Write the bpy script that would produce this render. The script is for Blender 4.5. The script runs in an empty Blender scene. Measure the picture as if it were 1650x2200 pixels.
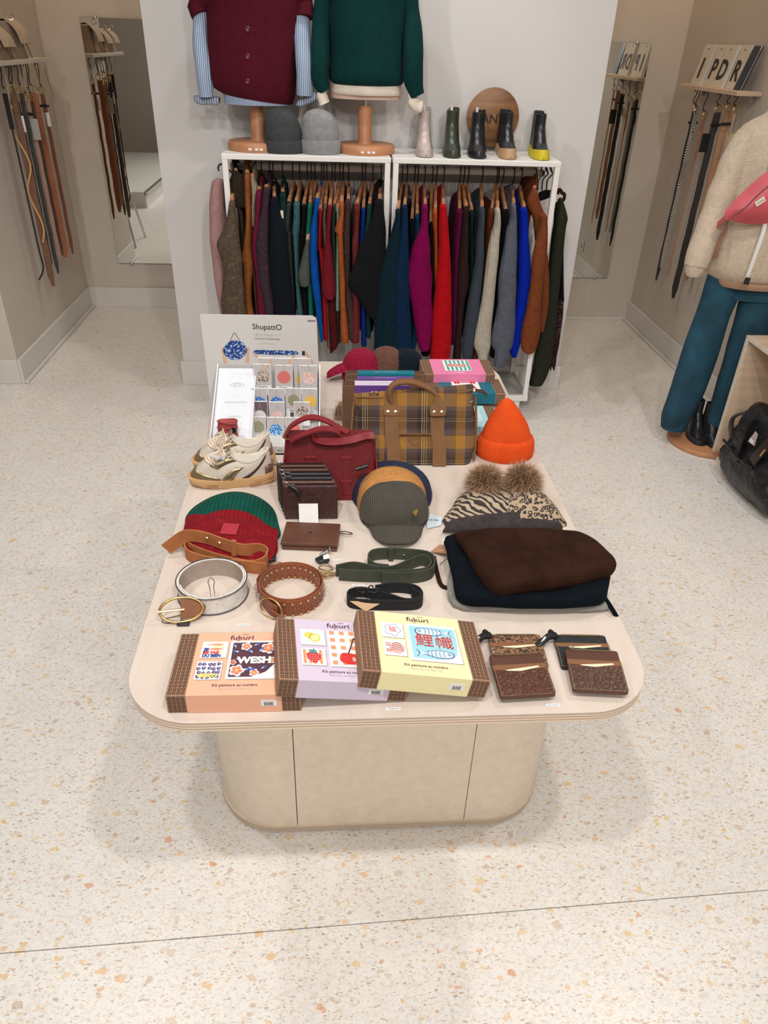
import bpy, bmesh, math, random
from mathutils import Vector, Matrix, noise
random.seed(7)
sc = bpy.context.scene
COL = sc.collection
V = Vector
# ---------------------------------------------------------------- camera
YAW, PITCH, ROLL, FPX, CH = 0.0801483, 0.5701143, 0.0354853, 1588.283, 1.65
_f = V((math.sin(YAW)*math.cos(PITCH), math.cos(YAW)*math.cos(PITCH), -math.sin(PITCH)))
_r0 = V((math.cos(YAW), -math.sin(YAW), 0)); _u0 = _r0.cross(_f)
_r = math.cos(ROLL)*_r0 + math.sin(ROLL)*_u0
_u = -math.sin(ROLL)*_r0 + math.cos(ROLL)*_u0
cd = bpy.data.cameras.new('camera'); cam = bpy.data.objects.new('camera', cd); COL.objects.link(cam)
cd.sensor_fit = 'VERTICAL'; cd.sensor_height = 36; cd.lens = FPX/2200*36
cd.clip_start = 0.02
cam.matrix_world = Matrix(((_r.x, _u.x, -_f.x, 0), (_r.y, _u.y, -_f.y, 0), (_r.z, _u.z, -_f.z, CH), (0, 0, 0, 1)))
sc.camera = cam
# ---------------------------------------------------------------- world, lamps, exposure
wd = bpy.data.worlds.new('shop_air'); sc.world = wd; wd.use_nodes = True
wd.node_tree.nodes['Background'].inputs[0].default_value = (1.0, .975, .96, 1)
wd.node_tree.nodes['Background'].inputs[1].default_value = 0.24
vs = sc.view_settings
vs.view_transform = 'Standard'; vs.look = 'None'; vs.exposure = 0.0; vs.gamma = 1; vs.use_curve_mapping = False
def lamp(name, loc, energy, size, col=(1, .93, .84), target=None, spot=None, blend=.5):
    l = bpy.data.lights.new(name, 'SPOT' if spot else 'AREA')
    l.energy = energy; l.color = col
    if spot:
        l.spot_size = math.radians(spot); l.spot_blend = blend; l.shadow_soft_size = size
    else:
        l.shape = 'DISK'; l.size = size
    o = bpy.data.objects.new(name, l); COL.objects.link(o); o.location = loc
    d = V(target)-V(loc) if target else V((0, 0, -1))
    o.rotation_euler = d.to_track_quat('-Z', 'Y').to_euler()
    return o
WHT = (1, .955, .905)
lamp('ceiling_spot', (-.30, .15, 2.95), 82, .05, WHT, (-.1, 1.3, 0), 110)
lamp('ceiling_spot', (.48, .15, 2.95), 82, .05, WHT, (.3, 1.3, 0), 110)
lamp('ceiling_spot', (-1.15, 1.9, 2.95), 50, .06, WHT, (-.6, 2.9, .2), 115)
lamp('ceiling_spot', (1.5, 1.7, 2.95), 55, .06, WHT, (1.0, 2.9, .2), 115)
lamp('ceiling_spot', (-.1, 3.32, 2.98), 30, .06, (1, .96, .91), (.0, 3.8, .6), 95)
lamp('ceiling_spot', (.75, 3.32, 2.98), 30, .06, (1, .96, .91), (.65, 3.8, .6), 95)
lamp('ceiling_spot', (-1.3, 4.6, 2.95), 22, .08, (1, .72, .44), (-1.35, 4.9, 1.4), 110)
lamp('ceiling_spot', (1.8, 4.5, 2.95), 25, .08, (1, .72, .44), (1.9, 4.7, 1.4), 110)
lamp('ceiling_spot', (-1.6, .8, 2.95), 35, .1, WHT, (-1.6, 1.2, 0), 120)
lamp('ceiling_spot', (-.7, -1.5, 2.9), 84, .12, WHT, (.0, .9, .1), 120)
lamp('ceiling_spot', (.9, -1.5, 2.9), 84, .12, WHT, (.2, .9, .1), 120)
lamp('soft_fill', (0.1, -.5, 3.0), 8, 1.0, (1, .97, .93))  # added soft fill light, not a fixture of the shop
# ---------------------------------------------------------------- helpers
def W(x, y, X=None, Y=None, Z=None):
    d = _f + (x-825)/FPX*_r - (y-1100)/FPX*_u
    if Z is not None: t = (Z-CH)/d.z
    elif Y is not None: t = Y/d.y
    else: t = X/d.x
    return V((d.x*t, d.y*t, CH+d.z*t))
OFF = {}
def tag(o, label, cat, group=None):
    o['label'] = label; o['category'] = cat
    if group: o['group'] = group
    return o
def thing(name, label, cat, loc, group=None):
    o = bpy.data.objects.new(name, None); COL.objects.link(o); o.location = loc
    o.empty_display_size = .05
    OFF[o.name] = V(loc); return tag(o, label, cat, group)
class MB:
    def __init__(s): s.v = []; s.f = []
    def add(s, vs_, fs):
        b = len(s.v); s.v += [V(p) for p in vs_]; s.f += [tuple(b+i for i in f) for f in fs]; return s
    def box(s, lo, hi, rz=0, piv=None, mtx=None):
        x0, y0, z0 = lo; x1, y1, z1 = hi
        p = [V(q) for q in ((x0,y0,z0),(x1,y0,z0),(x1,y1,z0),(x0,y1,z0),(x0,y0,z1),(x1,y0,z1),(x1,y1,z1),(x0,y1,z1))]
        if rz:
            c = V(piv) if piv else (V(lo)+V(hi))/2; R = Matrix.Rotation(rz, 3, 'Z'); p = [R@(q-c)+c for q in p]
        if mtx: p = [mtx@q for q in p]
        return s.add(p, [(3,2,1,0),(4,5,6,7),(0,1,5,4),(1,2,6,5),(2,3,7,6),(3,0,4,7)])
    def loft(s, rings, cap=True, closed=True):
        n = len(rings[0]); b = len(s.v)
        for r in rings: s.v += [V(p) for p in r]
        for i in range(len(rings)-1):
            for j in range(n if closed else n-1):
                k = (j+1) % n
                s.f.append((b+i*n+j, b+i*n+k, b+(i+1)*n+k, b+(i+1)*n+j))
        if cap and closed:
            s.f.append(tuple(b+j for j in reversed(range(n)))); m = b+(len(rings)-1)*n
            s.f.append(tuple(m+j for j in range(n)))
        return s
    def tube(s, path, r, n=8, closed=False, flat=1.0):
        path = [V(p) for p in path]; N = len(path); rr = r if isinstance(r, (list, tuple)) else [r]*N
        rings = []; up = None
        for i, p in enumerate(path):
            a = path[(i-1) % N] if (closed or i) else p; c = path[(i+1) % N] if (closed or i < N-1) else p
            t = (c-a).normalized()
            if up is None:
                up = t.orthogonal().normalized() if abs(t.z) > .9 else t.cross(V((0,0,1))).normalized()
            up = (up - t*up.dot(t)).normalized(); w = t.cross(up)
            rings.append([p+rr[i]*(math.cos(2*math.pi*k/n)*up+flat*math.sin(2*math.pi*k/n)*w) for k in range(n)])
        if closed: rings.append(rings[0])
        return s.loft(rings, cap=not closed)
    def ribbon(s, path, wdir, w, t, closed=False):
        path = [V(p) for p in path]; N = len(path); rings = []
        for i, p in enumerate(path):
            a = path[(i-1) % N] if (closed or i) else p; c = path[(i+1) % N] if (closed or i < N-1) else p
            d = (c-a).normalized(); wd_ = V(wdir[i] if isinstance(wdir, list) else wdir)
            wd_ = (wd_-d*wd_.dot(d)).normalized(); nn = d.cross(wd_)
            ww = w[i] if isinstance(w, list) else w
            h = wd_*ww/2; q = nn*t/2
            rings.append([p-h-q, p+h-q, p+h+q, p-h+q])
        if closed: rings.append(rings[0])
        return s.loft(rings, cap=not closed)
    def prism(s, pts, vec):
        pts = [V(p) for p in pts]; n = len(pts); vec = V(vec)
        return s.add(pts+[p+vec for p in pts], [tuple(reversed(range(n))), tuple(range(n, 2*n))]+[(i,(i+1)%n,(i+1)%n+n,i+n) for i in range(n)])
    def lathe(s, prof, c, n=24, sx=1, sy=1, mod=None, rot=None, cap=True):
        c = V(c); rings = []
        for r, z in prof:
            ring = []
            for k in range(n):
                a = 2*math.pi*k/n; rr = r*(mod(a, z) if mod else 1)
                q = V((rr*sx*math.cos(a), rr*sy*math.sin(a), z))
                if rot: q = rot@q
                ring.append(c+q)
            rings.append(ring)
        return s.loft(rings, cap)
    def puff(s, outline, h, O, ex, ey, ez, rings=6, p=2.2, base=0.0, nz=0, sc_=20):
        # pillow over an outline given in the (ex, ey) plane, rising along ez
        O, ex, ey, ez = V(O), V(ex), V(ey), V(ez); n = len(outline)
        cx = sum(a for a, b in outline)/n; cy = sum(b for a, b in outline)/n
        R = [[O+ex*(cx+(a-cx)*.97)+ey*(cy+(b-cy)*.97) for a, b in outline]]
        for i in range(rings+1):
            k = 1-i/(rings+.6)
            hh = base+h*(1-k**p)
            ring = []
            for a, b in outline:
                q = O+ex*(cx+(a-cx)*k)+ey*(cy+(b-cy)*k)+ez*max(hh, .0015 if i == 0 else 0)
                if nz and i: q += ez*nz*noise.noise(q*sc_)
                elif nz: q += (ex*noise.noise(q*sc_)+ey*noise.noise(q*sc_+V((9,9,9))))*nz*.6
                ring.append(q)
            R.append(ring)
        return s.loft(R)
    def done(s, name, mat, parent=None, smooth=True, bevel=0, sub=0, label=None, cat=None, group=None, kind=None, solid=0):
        if parent is not None: base = OFF[parent.name]
        else:
            n = len(s.v); base = V((sum(p.x for p in s.v)/n, sum(p.y for p in s.v)/n, min(p.z for p in s.v)))
        me = bpy.data.meshes.new(name); me.from_pydata([p-base for p in s.v], [], s.f); me.validate()
        bm = bmesh.new(); bm.from_mesh(me); bmesh.ops.recalc_face_normals(bm, faces=bm.faces); bm.to_mesh(me); bm.free()
        me.materials.append(mat)
        if smooth: me.polygons.foreach_set('use_smooth', [True]*len(me.polygons))
        o = bpy.data.objects.new(name, me); COL.objects.link(o)
        if parent is not None: o.parent = parent; OFF[o.name] = base
        else: o.location = base; OFF[o.name] = base
        if solid: m = o.modifiers.new('thickness', 'SOLIDIFY'); m.thickness = solid; m.offset = 0
        if bevel: m = o.modifiers.new('bevel', 'BEVEL'); m.width = bevel; m.segments = 2; m.limit_method = 'ANGLE'; m.harden_normals = False
        if sub: m = o.modifiers.new('sub', 'SUBSURF'); m.levels = sub; m.render_levels = sub
        if smooth and not sub:
            try: me.set_sharp_from_angle(angle=math.radians(50))
            except Exception: pass
        if label: o['label'] = label
        if cat: o['category'] = cat
        if group: o['group'] = group
        if kind: o['kind'] = kind
        return o
def rrect(cx, cy, hx, hy, r, n=5):
    out = []
    for qx, qy, a0 in ((1, 1, 0), (-1, 1, 90), (-1, -1, 180), (1, -1, 270)):
        for k in range(n+1):
            a = math.radians(a0+90*k/n); out.append((cx+qx*(hx-r)+r*math.cos(a), cy+qy*(hy-r)+r*math.sin(a)))
    return out
def smooth_path(pts, k=6, closed=False):
    pts = [V(p) for p in pts]; out = []; N = len(pts)
    for i in range(N if closed else N-1):
        p0 = pts[(i-1) % N] if (closed or i) else pts[0]; p1 = pts[i]; p2 = pts[(i+1) % N]
        p3 = pts[(i+2) % N] if (closed or i+2 < N) else pts[-1]
        for j in range(k):
            t = j/k; out.append(.5*((2*p1)+(p2-p0)*t+(2*p0-5*p1+4*p2-p3)*t*t+(3*p1-p0-3*p2+p3)*t**3))
    if not closed: out.append(pts[-1])
    return out
def smooth2(pts, k=4, closed=True): return [(p.x, p.y) for p in smooth_path([(a, b, 0) for a, b in pts], k, closed)]
def text(body, O, ex, ey, size, mat, parent, name='lettering', align='LEFT', ext=.0002, width=1.0, bold=0.0, shear=0):
    cu = bpy.data.curves.new(name, 'FONT'); cu.body = body; cu.size = size; cu.extrude = 0
    cu.align_x = align; cu.align_y = 'CENTER'; cu.offset = bold; cu.resolution_u = 3; cu.shear = shear
    t = bpy.data.objects.new(name, cu); COL.objects.link(t); bpy.context.view_layer.update()
    me = bpy.data.meshes.new_from_object(t.evaluated_get(bpy.context.evaluated_depsgraph_get()))
    bpy.data.objects.remove(t); bpy.data.curves.remove(cu)
    O, ex, ey = V(O), V(ex).normalized(), V(ey).normalized(); ez = ex.cross(ey)
    base = OFF[parent.name]
    for v in me.vertices: v.co = O+ex*v.co.x*width+ey*v.co.y+ez*ext-base
    me.materials.clear(); me.materials.append(mat)
    o = bpy.data.objects.new(name, me); COL.objects.link(o); o.parent = parent; OFF[o.name] = base
    return o
# ---------------------------------------------------------------- materials
MC = {}
def mat(key, col, rough=.6, metal=0, kind=None, sc_=60, amp=.25, bump=.3, col2=None, sheen=0, spec=.5, emit=0, dist=.002):
    if key in MC: return MC[key]
    m = bpy.data.materials.new(key); m.use_nodes = True; nt = m.node_tree; N = nt.nodes; L = nt.links
    b = N['Principled BSDF']; b.inputs['Roughness'].default_value = rough; b.inputs['Metallic'].default_value = metal
    b.inputs['Specular IOR Level'].default_value = spec
    c4 = (*col, 1); b.inputs['Base Color'].default_value = c4
    if sheen: b.inputs['Sheen Weight'].default_value = sheen; b.inputs['Sheen Roughness'].default_value = .4; b.inputs['Sheen Tint'].default_value = (*[min(1, c*1.5+.05) for c in col], 1)
    def node(t, **k):
        n = N.new(t)
        for a, v in k.items(): setattr(n, a, v)
        return n
    tc = node('ShaderNodeTexCoord'); co = tc.outputs['Object']
    def mapping(s):
        mp = node('ShaderNodeMapping'); mp.inputs['Scale'].default_value = s; L.new(co, mp.inputs[0]); return mp.outputs[0]
    def setbump(h, st, d=dist):
        bp = node('ShaderNodeBump'); bp.inputs['Strength'].default_value = st; bp.inputs['Distance'].default_value = d
        L.new(h, bp.inputs['Height']); L.new(bp.outputs[0], b.inputs['Normal'])
    def mixc(fac, a, c):
        mx = node('ShaderNodeMix', data_type='RGBA')
        if isinstance(fac, float): mx.inputs[0].default_value = fac
        else: L.new(fac, mx.inputs[0])
        for i, q in ((6, a), (7, c)):
            if isinstance(q, tuple): mx.inputs[i].default_value = (*q[:3], 1)
            else: L.new(q, mx.inputs[i])
        return mx.outputs[2]
    def ramp(fac, stops, interp='LINEAR'):
        r = node('ShaderNodeValToRGB'); r.color_ramp.interpolation = interp
        e = r.color_ramp.elements
        while len(e) < len(stops): e.new(.5)
        for q, (p, c) in zip(e, stops): q.position = p; q.color = (*c, 1) if len(c) == 3 else c
        L.new(fac, r.inputs[0]); return r.outputs[0]
    dk = tuple(c*(1-amp) for c in col); lt = tuple(min(1, c*(1+amp)) for c in col)
    if kind in ('noise', 'knit', 'tweed', 'leather', 'rib', 'fur', 'cord', 'suede'):
        nz = node('ShaderNodeTexNoise'); nz.inputs['Scale'].default_value = sc_; nz.inputs['Detail'].default_value = 4; L.new(co, nz.inputs[0])
        out = ramp(nz.outputs[0], [(.3, dk), (.7, lt)])
        if kind == 'tweed':
            vo = node('ShaderNodeTexVoronoi'); vo.inputs['Scale'].default_value = 260; L.new(co, vo.inputs[0])
            sp = node('ShaderNodeSeparateColor'); L.new(vo.outputs['Color'], sp.inputs[0])
            out = mixc(ramp(sp.outputs[0], [(.90, (0, 0, 0)), (.93, (.4, .4, .4))]), out, col2 or lt)
        if kind in ('knit', 'tweed', 'fur', 'noise', 'suede'):
            n2 = node('ShaderNodeTexNoise'); n2.inputs['Scale'].default_value = {'fur': 220, 'noise': sc_*2, 'suede': 500}.get(kind, 420); n2.inputs['Detail'].default_value = 3; L.new(co, n2.inputs[0])
            setbump(n2.outputs[0], bump)
        if kind in ('rib', 'cord'):
            wv = node('ShaderNodeTexWave'); wv.bands_direction = 'X'; wv.inputs['Scale'].default_value = 32 if kind == 'rib' else 75; wv.inputs['Distortion'].default_value = .6; wv.inputs['Detail'].default_value = 1
            L.new(co, wv.inputs[0]); setbump(wv.outputs[1], bump)
            out = mixc(ramp(wv.outputs[1], [(0, (.0, .0, .0)), (.5, (1, 1, 1))]), mixc(.6, out, tuple(c*.45 for c in col)), out)
        if kind == 'leather':
            vo = node('ShaderNodeTexVoronoi', feature='DISTANCE_TO_EDGE'); vo.inputs['Scale'].default_value = 450; L.new(co, vo.inputs[0])
            setbump(ramp(vo.outputs[0], [(0, (0, 0, 0)), (.12, (1, 1, 1))]), bump, .001)
        L.new(out, b.inputs['Base Color'])
    elif kind == 'croc':
        n2 = node('ShaderNodeTexNoise'); n2.inputs['Scale'].default_value = 30; L.new(co, n2.inputs[0])
        va = node('ShaderNodeVectorMath', operation='MULTIPLY_ADD'); L.new(n2.outputs[1], va.inputs[0]); va.inputs[1].default_value = (.012, .012, .012); L.new(co, va.inputs[2])
        vo = node('ShaderNodeTexVoronoi', feature='DISTANCE_TO_EDGE'); vo.inputs['Scale'].default_value = 130; L.new(va.outputs[0], vo.inputs[0])
        r_ = ramp(vo.outputs[0], [(0, (0, 0, 0)), (.14, (1, 1, 1))]); setbump(r_, .6, .001)
        L.new(mixc(r_, tuple(c*.5 for c in col), col), b.inputs['Base Color'])
    elif kind == 'wood':
        mp = mapping((1.6, 14, 14) if sc_ > 0 else (14, 1.6, 14)); nz = node('ShaderNodeTexNoise'); nz.inputs['Scale'].default_value = abs(sc_); nz.inputs['Detail'].default_value = 5; nz.inputs['Distortion'].default_value = .6; L.new(mp, nz.inputs[0])
        L.new(ramp(nz.outputs[0], [(.3, dk), (.7, lt)]), b.inputs['Base Color']); setbump(nz.outputs[0], bump*.2, .001)
    elif kind == 'ply':   # layered edge by height
        sx = node('ShaderNodeSeparateXYZ'); L.new(co, sx.inputs[0]); m1 = node('ShaderNodeMath', operation='MULTIPLY'); m1.inputs[1].default_value = 230; L.new(sx.outputs[2], m1.inputs[0])
        s1 = node('ShaderNodeMath', operation='PINGPONG'); s1.inputs[1].default_value = 1; L.new(m1.outputs[0], s1.inputs[0])
        L.new(ramp(s1.outputs[0], [(.4, col2), (.55, col)]), b.inputs['Base Color'])
    elif kind == 'stripe':  # fine vertical stripes on X / Z
        sx = node('ShaderNodeSeparateXYZ'); L.new(co, sx.inputs[0]); ad = node('ShaderNodeMath', operation='MULTIPLY'); ad.inputs[1].default_value = sc_; L.new(sx.outputs[{'X': 0, 'Y': 1, 'Z': 2}[spec if isinstance(spec, str) else 'X']] if False else sx.outputs[0], ad.inputs[0])
        s1 = node('ShaderNodeMath', operation='PINGPONG'); s1.inputs[1].default_value = 1; L.new(ad.outputs[0], s1.inputs[0])
        L.new(ramp(s1.outputs[0], [(.42, col), (.55, col2)]), b.inputs['Base Color'])
    elif kind == 'zebra':
        wv = node('ShaderNodeTexWave'); wv.bands_direction = 'DIAGONAL'; wv.inputs['Scale'].default_value = sc_; wv.inputs['Distortion'].default_value = 9; wv.inputs['Detail'].default_value = 2.5; wv.inputs['Detail Scale'].default_value = .9
        L.new(co, wv.inputs[0]); L.new(ramp(wv.outputs[1], [(.44, col), (.5, col2)]), b.inputs['Base Color'])
        n2 = node('ShaderNodeTexNoise'); n2.inputs['Scale'].default_value = 400; L.new(co, n2.inputs[0]); setbump(n2.outputs[0], .4)
    elif kind == 'leopard':
        n2 = node('ShaderNodeTexNoise'); n2.inputs['Scale'].default_value = sc_; L.new(co, n2.inputs[0])
        va = node('ShaderNodeVectorMath', operation='MULTIPLY_ADD'); L.new(n2.outputs[1], va.inputs[0]); va.inputs[1].default_value = (.01, .01, .01); L.new(co, va.inputs[2])
        vo = node('ShaderNodeTexVoronoi'); vo.inputs['Scale'].default_value = sc_*2; L.new(va.outputs[0], vo.inputs[0])
        L.new(ramp(vo.outputs[0], [(0, col), (.2, col), (.26, col2), (.48, col2), (.55, col)]), b.inputs['Base Color'])
    elif kind == 'plaid':
        sx = node('ShaderNodeSeparateXYZ'); L.new(co, sx.inputs[0])
        def stripes(o_, per, off, stops):
            a = node('ShaderNodeMath', operation='MULTIPLY_ADD'); a.inputs[1].default_value = 1/per; a.inputs[2].default_value = off; L.new(o_, a.inputs[0])
            fr = node('ShaderNodeMath', operation='FRACT'); L.new(a.outputs[0], fr.inputs[0])
            return ramp(fr.outputs[0], stops, 'CONSTANT')
        mus = (.36, .17, .025); pur = (.035, .018, .028); brn = (.11, .06, .022); blk = (.005, .004, .007); yel = (.55, .38, .10); lil = (.085, .062, .07); crm = (.42, .34, .24)
        xs = stripes(sx.outputs[0], .155, .50, [(0, lil), (.13, brn), (.22, mus), (.38, lil), (.46, brn), (.56, pur), (.63, yel), (.645, pur), (.67, yel), (.685, pur), (.71, crm), (.722, brn), (.84, lil), (.92, mus)])
        zs = stripes(sx.outputs[2], .115, .10, [(0, blk), (.14, crm), (.15, blk), (.20, crm), (.21, blk), (.30, pur), (.40, lil), (.50, mus), (.80, brn), (.84, lil), (.94, pur)])
        n2 = node('ShaderNodeTexNoise'); n2.inputs['Scale'].default_value = 500; L.new(co, n2.inputs[0])
        cc = mixc(.5, xs, zs); L.new(mixc(ramp(n2.outputs[0], [(.3, (0, 0, 0)), (.8, (.45, .45, .45))]), cc, (.02, .012, .01)), b.inputs['Base Color']); setbump(n2.outputs[0], .3)
    elif kind == 'check':
        ck = node('ShaderNodeTexChecker'); ck.inputs['Scale'].default_value = sc_; ck.inputs[1].default_value = c4; ck.inputs[2].default_value = (*col2, 1); L.new(co, ck.inputs[0]); L.new(ck.outputs[0], b.inputs['Base Color'])
    elif kind == 'patch':
        n2 = node('ShaderNodeTexNoise'); n2.inputs['Scale'].default_value = sc_; n2.inputs['Detail'].default_value = 1; L.new(co, n2.inputs[0])
        L.new(ramp(n2.outputs[0], ([(.41, col), (.45, col2)] if amp > 1 else [(.5-amp*.2, col), (.53, col2)])), b.inputs['Base Color'])
    elif kind == 'terrazzo':
        out = None
        n2 = node('ShaderNodeTexNoise'); n2.inputs['Scale'].default_value = 140; n2.inputs['Detail'].default_value = 2; L.new(co, n2.inputs[0])
        nb = node('ShaderNodeTexNoise'); nb.inputs['Scale'].default_value = 9; nb.inputs['Detail'].default_value = 6; L.new(co, nb.inputs[0])
        out = ramp(nb.outputs[0], [(.3, dk), (.7, lt)])
        pal = [(0, (.36, .24, .18)), (.25, (.58, .34, .16)), (.45, (.66, .30, .07)), (.55, (.72, .50, .20)), (.75, (.45, .38, .36)), (.88, (.28, .19, .17))]
        palo = [(0, (.74, .42, .12)), (.2, (.74, .52, .20)), (.55, (.52, .36, .24)), (.75, (.62, .50, .36)), (.9, (.68, .26, .07))]
        palp = [(0, (.55, .54, .52)), (.3, (.68, .58, .44)), (.55, (.58, .57, .56)), (.8, (.64, .54, .48))]
        for s_, g, al, pl, st, ro in ((230, .72, .25, palp, 1.3, .3), (120, .82, .3, palp, 1.5, 1.1), (330, .965, .5, pal, 1.4, .5), (210, .965, .6, pal, 2.2, .9), (130, .97, .6, pal, 2.0, 2.3), (125, .965, .5, palp, 2.2, .2), (85, .982, .55, palo, 1.5, .7), (62, .989, .6, palo, 1.3, 2.0)):
            va = node('ShaderNodeVectorMath', operation='MULTIPLY_ADD'); L.new(n2.outputs[1], va.inputs[0]); va.inputs[1].default_value = (.0025, .0025, .0025); L.new(co, va.inputs[2])
            mp = node('ShaderNodeMapping'); mp.inputs['Scale'].default_value = (1, st, 1); mp.inputs['Rotation'].default_value = (0, 0, ro); mp.inputs['Location'].default_value = (s_*.013, 0, 0); L.new(va.outputs[0], mp.inputs[0])
            vo = node('ShaderNodeTexVoronoi', voronoi_dimensions='2D'); vo.inputs['Scale'].default_value = s_; L.new(mp.outputs[0], vo.inputs[0])
            sp = node('ShaderNodeSeparateColor'); L.new(vo.outputs['Color'], sp.inputs[0])
            gt = node('ShaderNodeMath', operation='GREATER_THAN'); gt.inputs[1].default_value = g; L.new(sp.outputs[0], gt.inputs[0])
            mu2 = node('ShaderNodeMath', operation='MULTIPLY'); L.new(gt.outputs[0], mu2.inputs[0]); mu2.inputs[1].default_value = al
            out = mixc(mu2.outputs[0], out, ramp(sp.outputs[1], pl, 'CONSTANT'))
        L.new(out, b.inputs['Base Color'])
    if emit: b.inputs['Emission Color'].default_value = c4; b.inputs['Emission Strength'].default_value = emit
    MC[key] = m; return m
def hexc(h):
    c = [int(h[i:i+2], 16)/255 for i in (0, 2, 4)]
    return tuple(x/12.92 if x <= .04045 else ((x+.055)/1.055)**2.4 for x in c)
BLK = mat('black_plastic', (.012, .012, .014), .35)
INK = mat('ink', (.02, .018, .02), .6)
WHITEP = mat('white_paper', (.78, .78, .78), .6)
GOLD = mat('gold_metal', (.62, .42, .18), .32, 1)
STEEL = mat('steel', (.6, .6, .6), .25, 1)
# ================================================================ ROOM
WALL = mat('wall_paint', (.65, .635, .625), .75, kind='noise', sc_=3, amp=.02, bump=.04)
WALLW = mat('alcove_paint', (.58, .52, .46), .75, kind='noise', sc_=3, amp=.03, bump=.04)
SKIRT = mat('skirting_paint', (.66, .64, .61), .45)
TERR = mat('terrazzo', (.79, .775, .75), .34, kind='terrazzo', amp=.03)
JOINT = mat('joint_filler', (.05, .045, .04), .9)
def struct(name, mb, m, parent=None, **k):
    o = mb.done(name, m, parent, smooth=k.pop('smooth', False), **k)
    if parent is None: o['kind'] = 'structure'
    return o
def slab(poly, z0, z1): return MB().prism([(x, y, z0) for x, y in poly], (0, 0, z1-z0))
XL, XR, YB, YF = -4.2, 4.2, 5.3, -2.6
fl = struct('floor', MB().box((XL, YF, -.08), (XR, YB+.1, -.012)), JOINT)
# slabs of terrazzo, hairline joints between them
def jy(x): return .881+(x)*.0367
g = .0012
struct('terrazzo_slab', slab([(XL, YF), (XR, YF), (XR, jy(XR)-g), (XL, jy(XL)-g)], -.012, 0), TERR, fl)
struct('terrazzo_slab', slab([(XL, jy(XL)+g), (XR, jy(XR)+g), (XR, 4.50-g), (XL, 4.50-g)], -.012, 0), TERR, fl)
struct('terrazzo_slab', slab([(XL, 4.50+g), (XR, 4.50+g), (XR, YB+.1), (XL, YB+.1)], -.012, 0), TERR, fl)
H = 3.1
struct('ceiling', MB().box((XL, YF+.4, H), (XR, YB+.1, H+.1)), WALL)
# central column wall
COLF = [(-.812, 3.90), (1.253, 3.85)]
struct('wall_column', slab([COLF[0], COLF[1], (1.253, 5.34), (-.812, 5.34)], 0, H), WALL)
def skirt(name, a, b, h=.135, t=.016, side=1, trim=False):
    a, b = V((*a, 0)), V((*b, 0)); d = (b-a).normalized(); n = V((d.y, -d.x, 0))*side*t
    o = struct(name, MB().prism([a, b, b+n, a+n], (0, 0, h)), SKIRT, bevel=.003)
    if trim:
        a2, b2 = a+n, b+n; n2 = n.normalized()*.02
        struct('quarter_round', MB().prism([a2, b2, b2+n2, a2+n2], (0, 0, .018)), SKIRT, o, bevel=.006)
    return o
skirt('baseboard_column', (-.828, 3.90), (1.269, 3.85))
skirt('baseboard_column_left', (-.812, 3.89), (-.812, 5.26), side=-1)
skirt('baseboard_column_right', (1.253, 3.84), (1.253, 5.1), side=1)
# left alcove
struct('wall_left', MB().box((-1.85, 3.9, 0), (-1.695, 5.36, H)), WALLW)
skirt('baseboard_left', (-1.695, 3.89), (-1.695, 5.28), h=.135, side=1, trim=True)
struct('wall_left_front', MB().box((XL, 3.9, 0), (-1.85, 4.02, H)), WALLW)
skirt('baseboard_left_front', (-3.3, 3.9), (-1.695, 3.9), h=.135, side=1)
struct('wall_back', MB().box((-1.85, 5.28, 0), (-.812, 5.40, H)), WALLW)
skirt('baseboard_back', (-1.695, 5.28), (-.812, 5.265), h=.135, side=1)
# right alcove
struct('wall_right', MB().box((2.105, -1.0, 0), (2.25, 5.36, H)), WALLW)
skirt('baseboard_right', (2.105, -.5), (2.105, 5.09), h=.135, side=-1, trim=True)
struct('wall_back_right', MB().box((1.253, 5.09, 0), (2.105, 5.22, H)), WALLW)
skirt('baseboard_back_right', (1.253, 5.09), (2.105, 5.09), h=.02, t=.01, side=1)
# the far shop area that only the mirrors show
struct('wall_far_left', MB().box((XL-.1, YF, 0), (XL, 4.0, H)), WALLW)
struct('wall_far_rear', MB().box((XL, YF-.1, 0), (XR, YF, H)), WALLW)
st = struct('step_platform', MB().box((-4.2, -1.4, 0), (-2.02, 1.75, .16)), SKIRT)  # raised step platform, edged by the metal nosing
struct('metal_nosing', MB().box((-2.03, -1.4, .13), (-1.995, 1.75, .165)), STEEL, st)
# mirrors
MIR = mat('mirror_glass', (.86, .87, .83), .015, 1)
MEDGE = mat('mirror_edge', (.25, .32, .28), .2)
for lab, x0, x1, z0, z1, y in (('tall frameless wall mirror in the left alcove reflecting hanging belts', -1.455, -.82, .302, 1.70, 5.262),
                               ('tall frameless wall mirror in the right alcove reflecting lettered notebooks', 1.26, 1.90, .298, 1.668, 5.075)):
    t = thing('wall_mirror', lab, 'mirror', (x0, y, z0))
    MB().box((x0, y, z0), (x1, y+.006, z1)).done('mirror_backing', MEDGE, t, smooth=False)
    MB().box((x0+.002, y-.0015, z0+.002), (x1-.002, y-.0002, z1-.002)).done('mirror_glass', MIR, t, smooth=False)
    for cx in (x0+.09, x1-.09):
        for cz in (z0, z1):
            R = Matrix.Rotation(math.pi/2, 3, 'X')
            MB().lathe([(.011, 0), (.011, .008), (.008, .011)], (cx, y+.001, cz), 14, rot=R).done('clip', STEEL, t)
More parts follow.
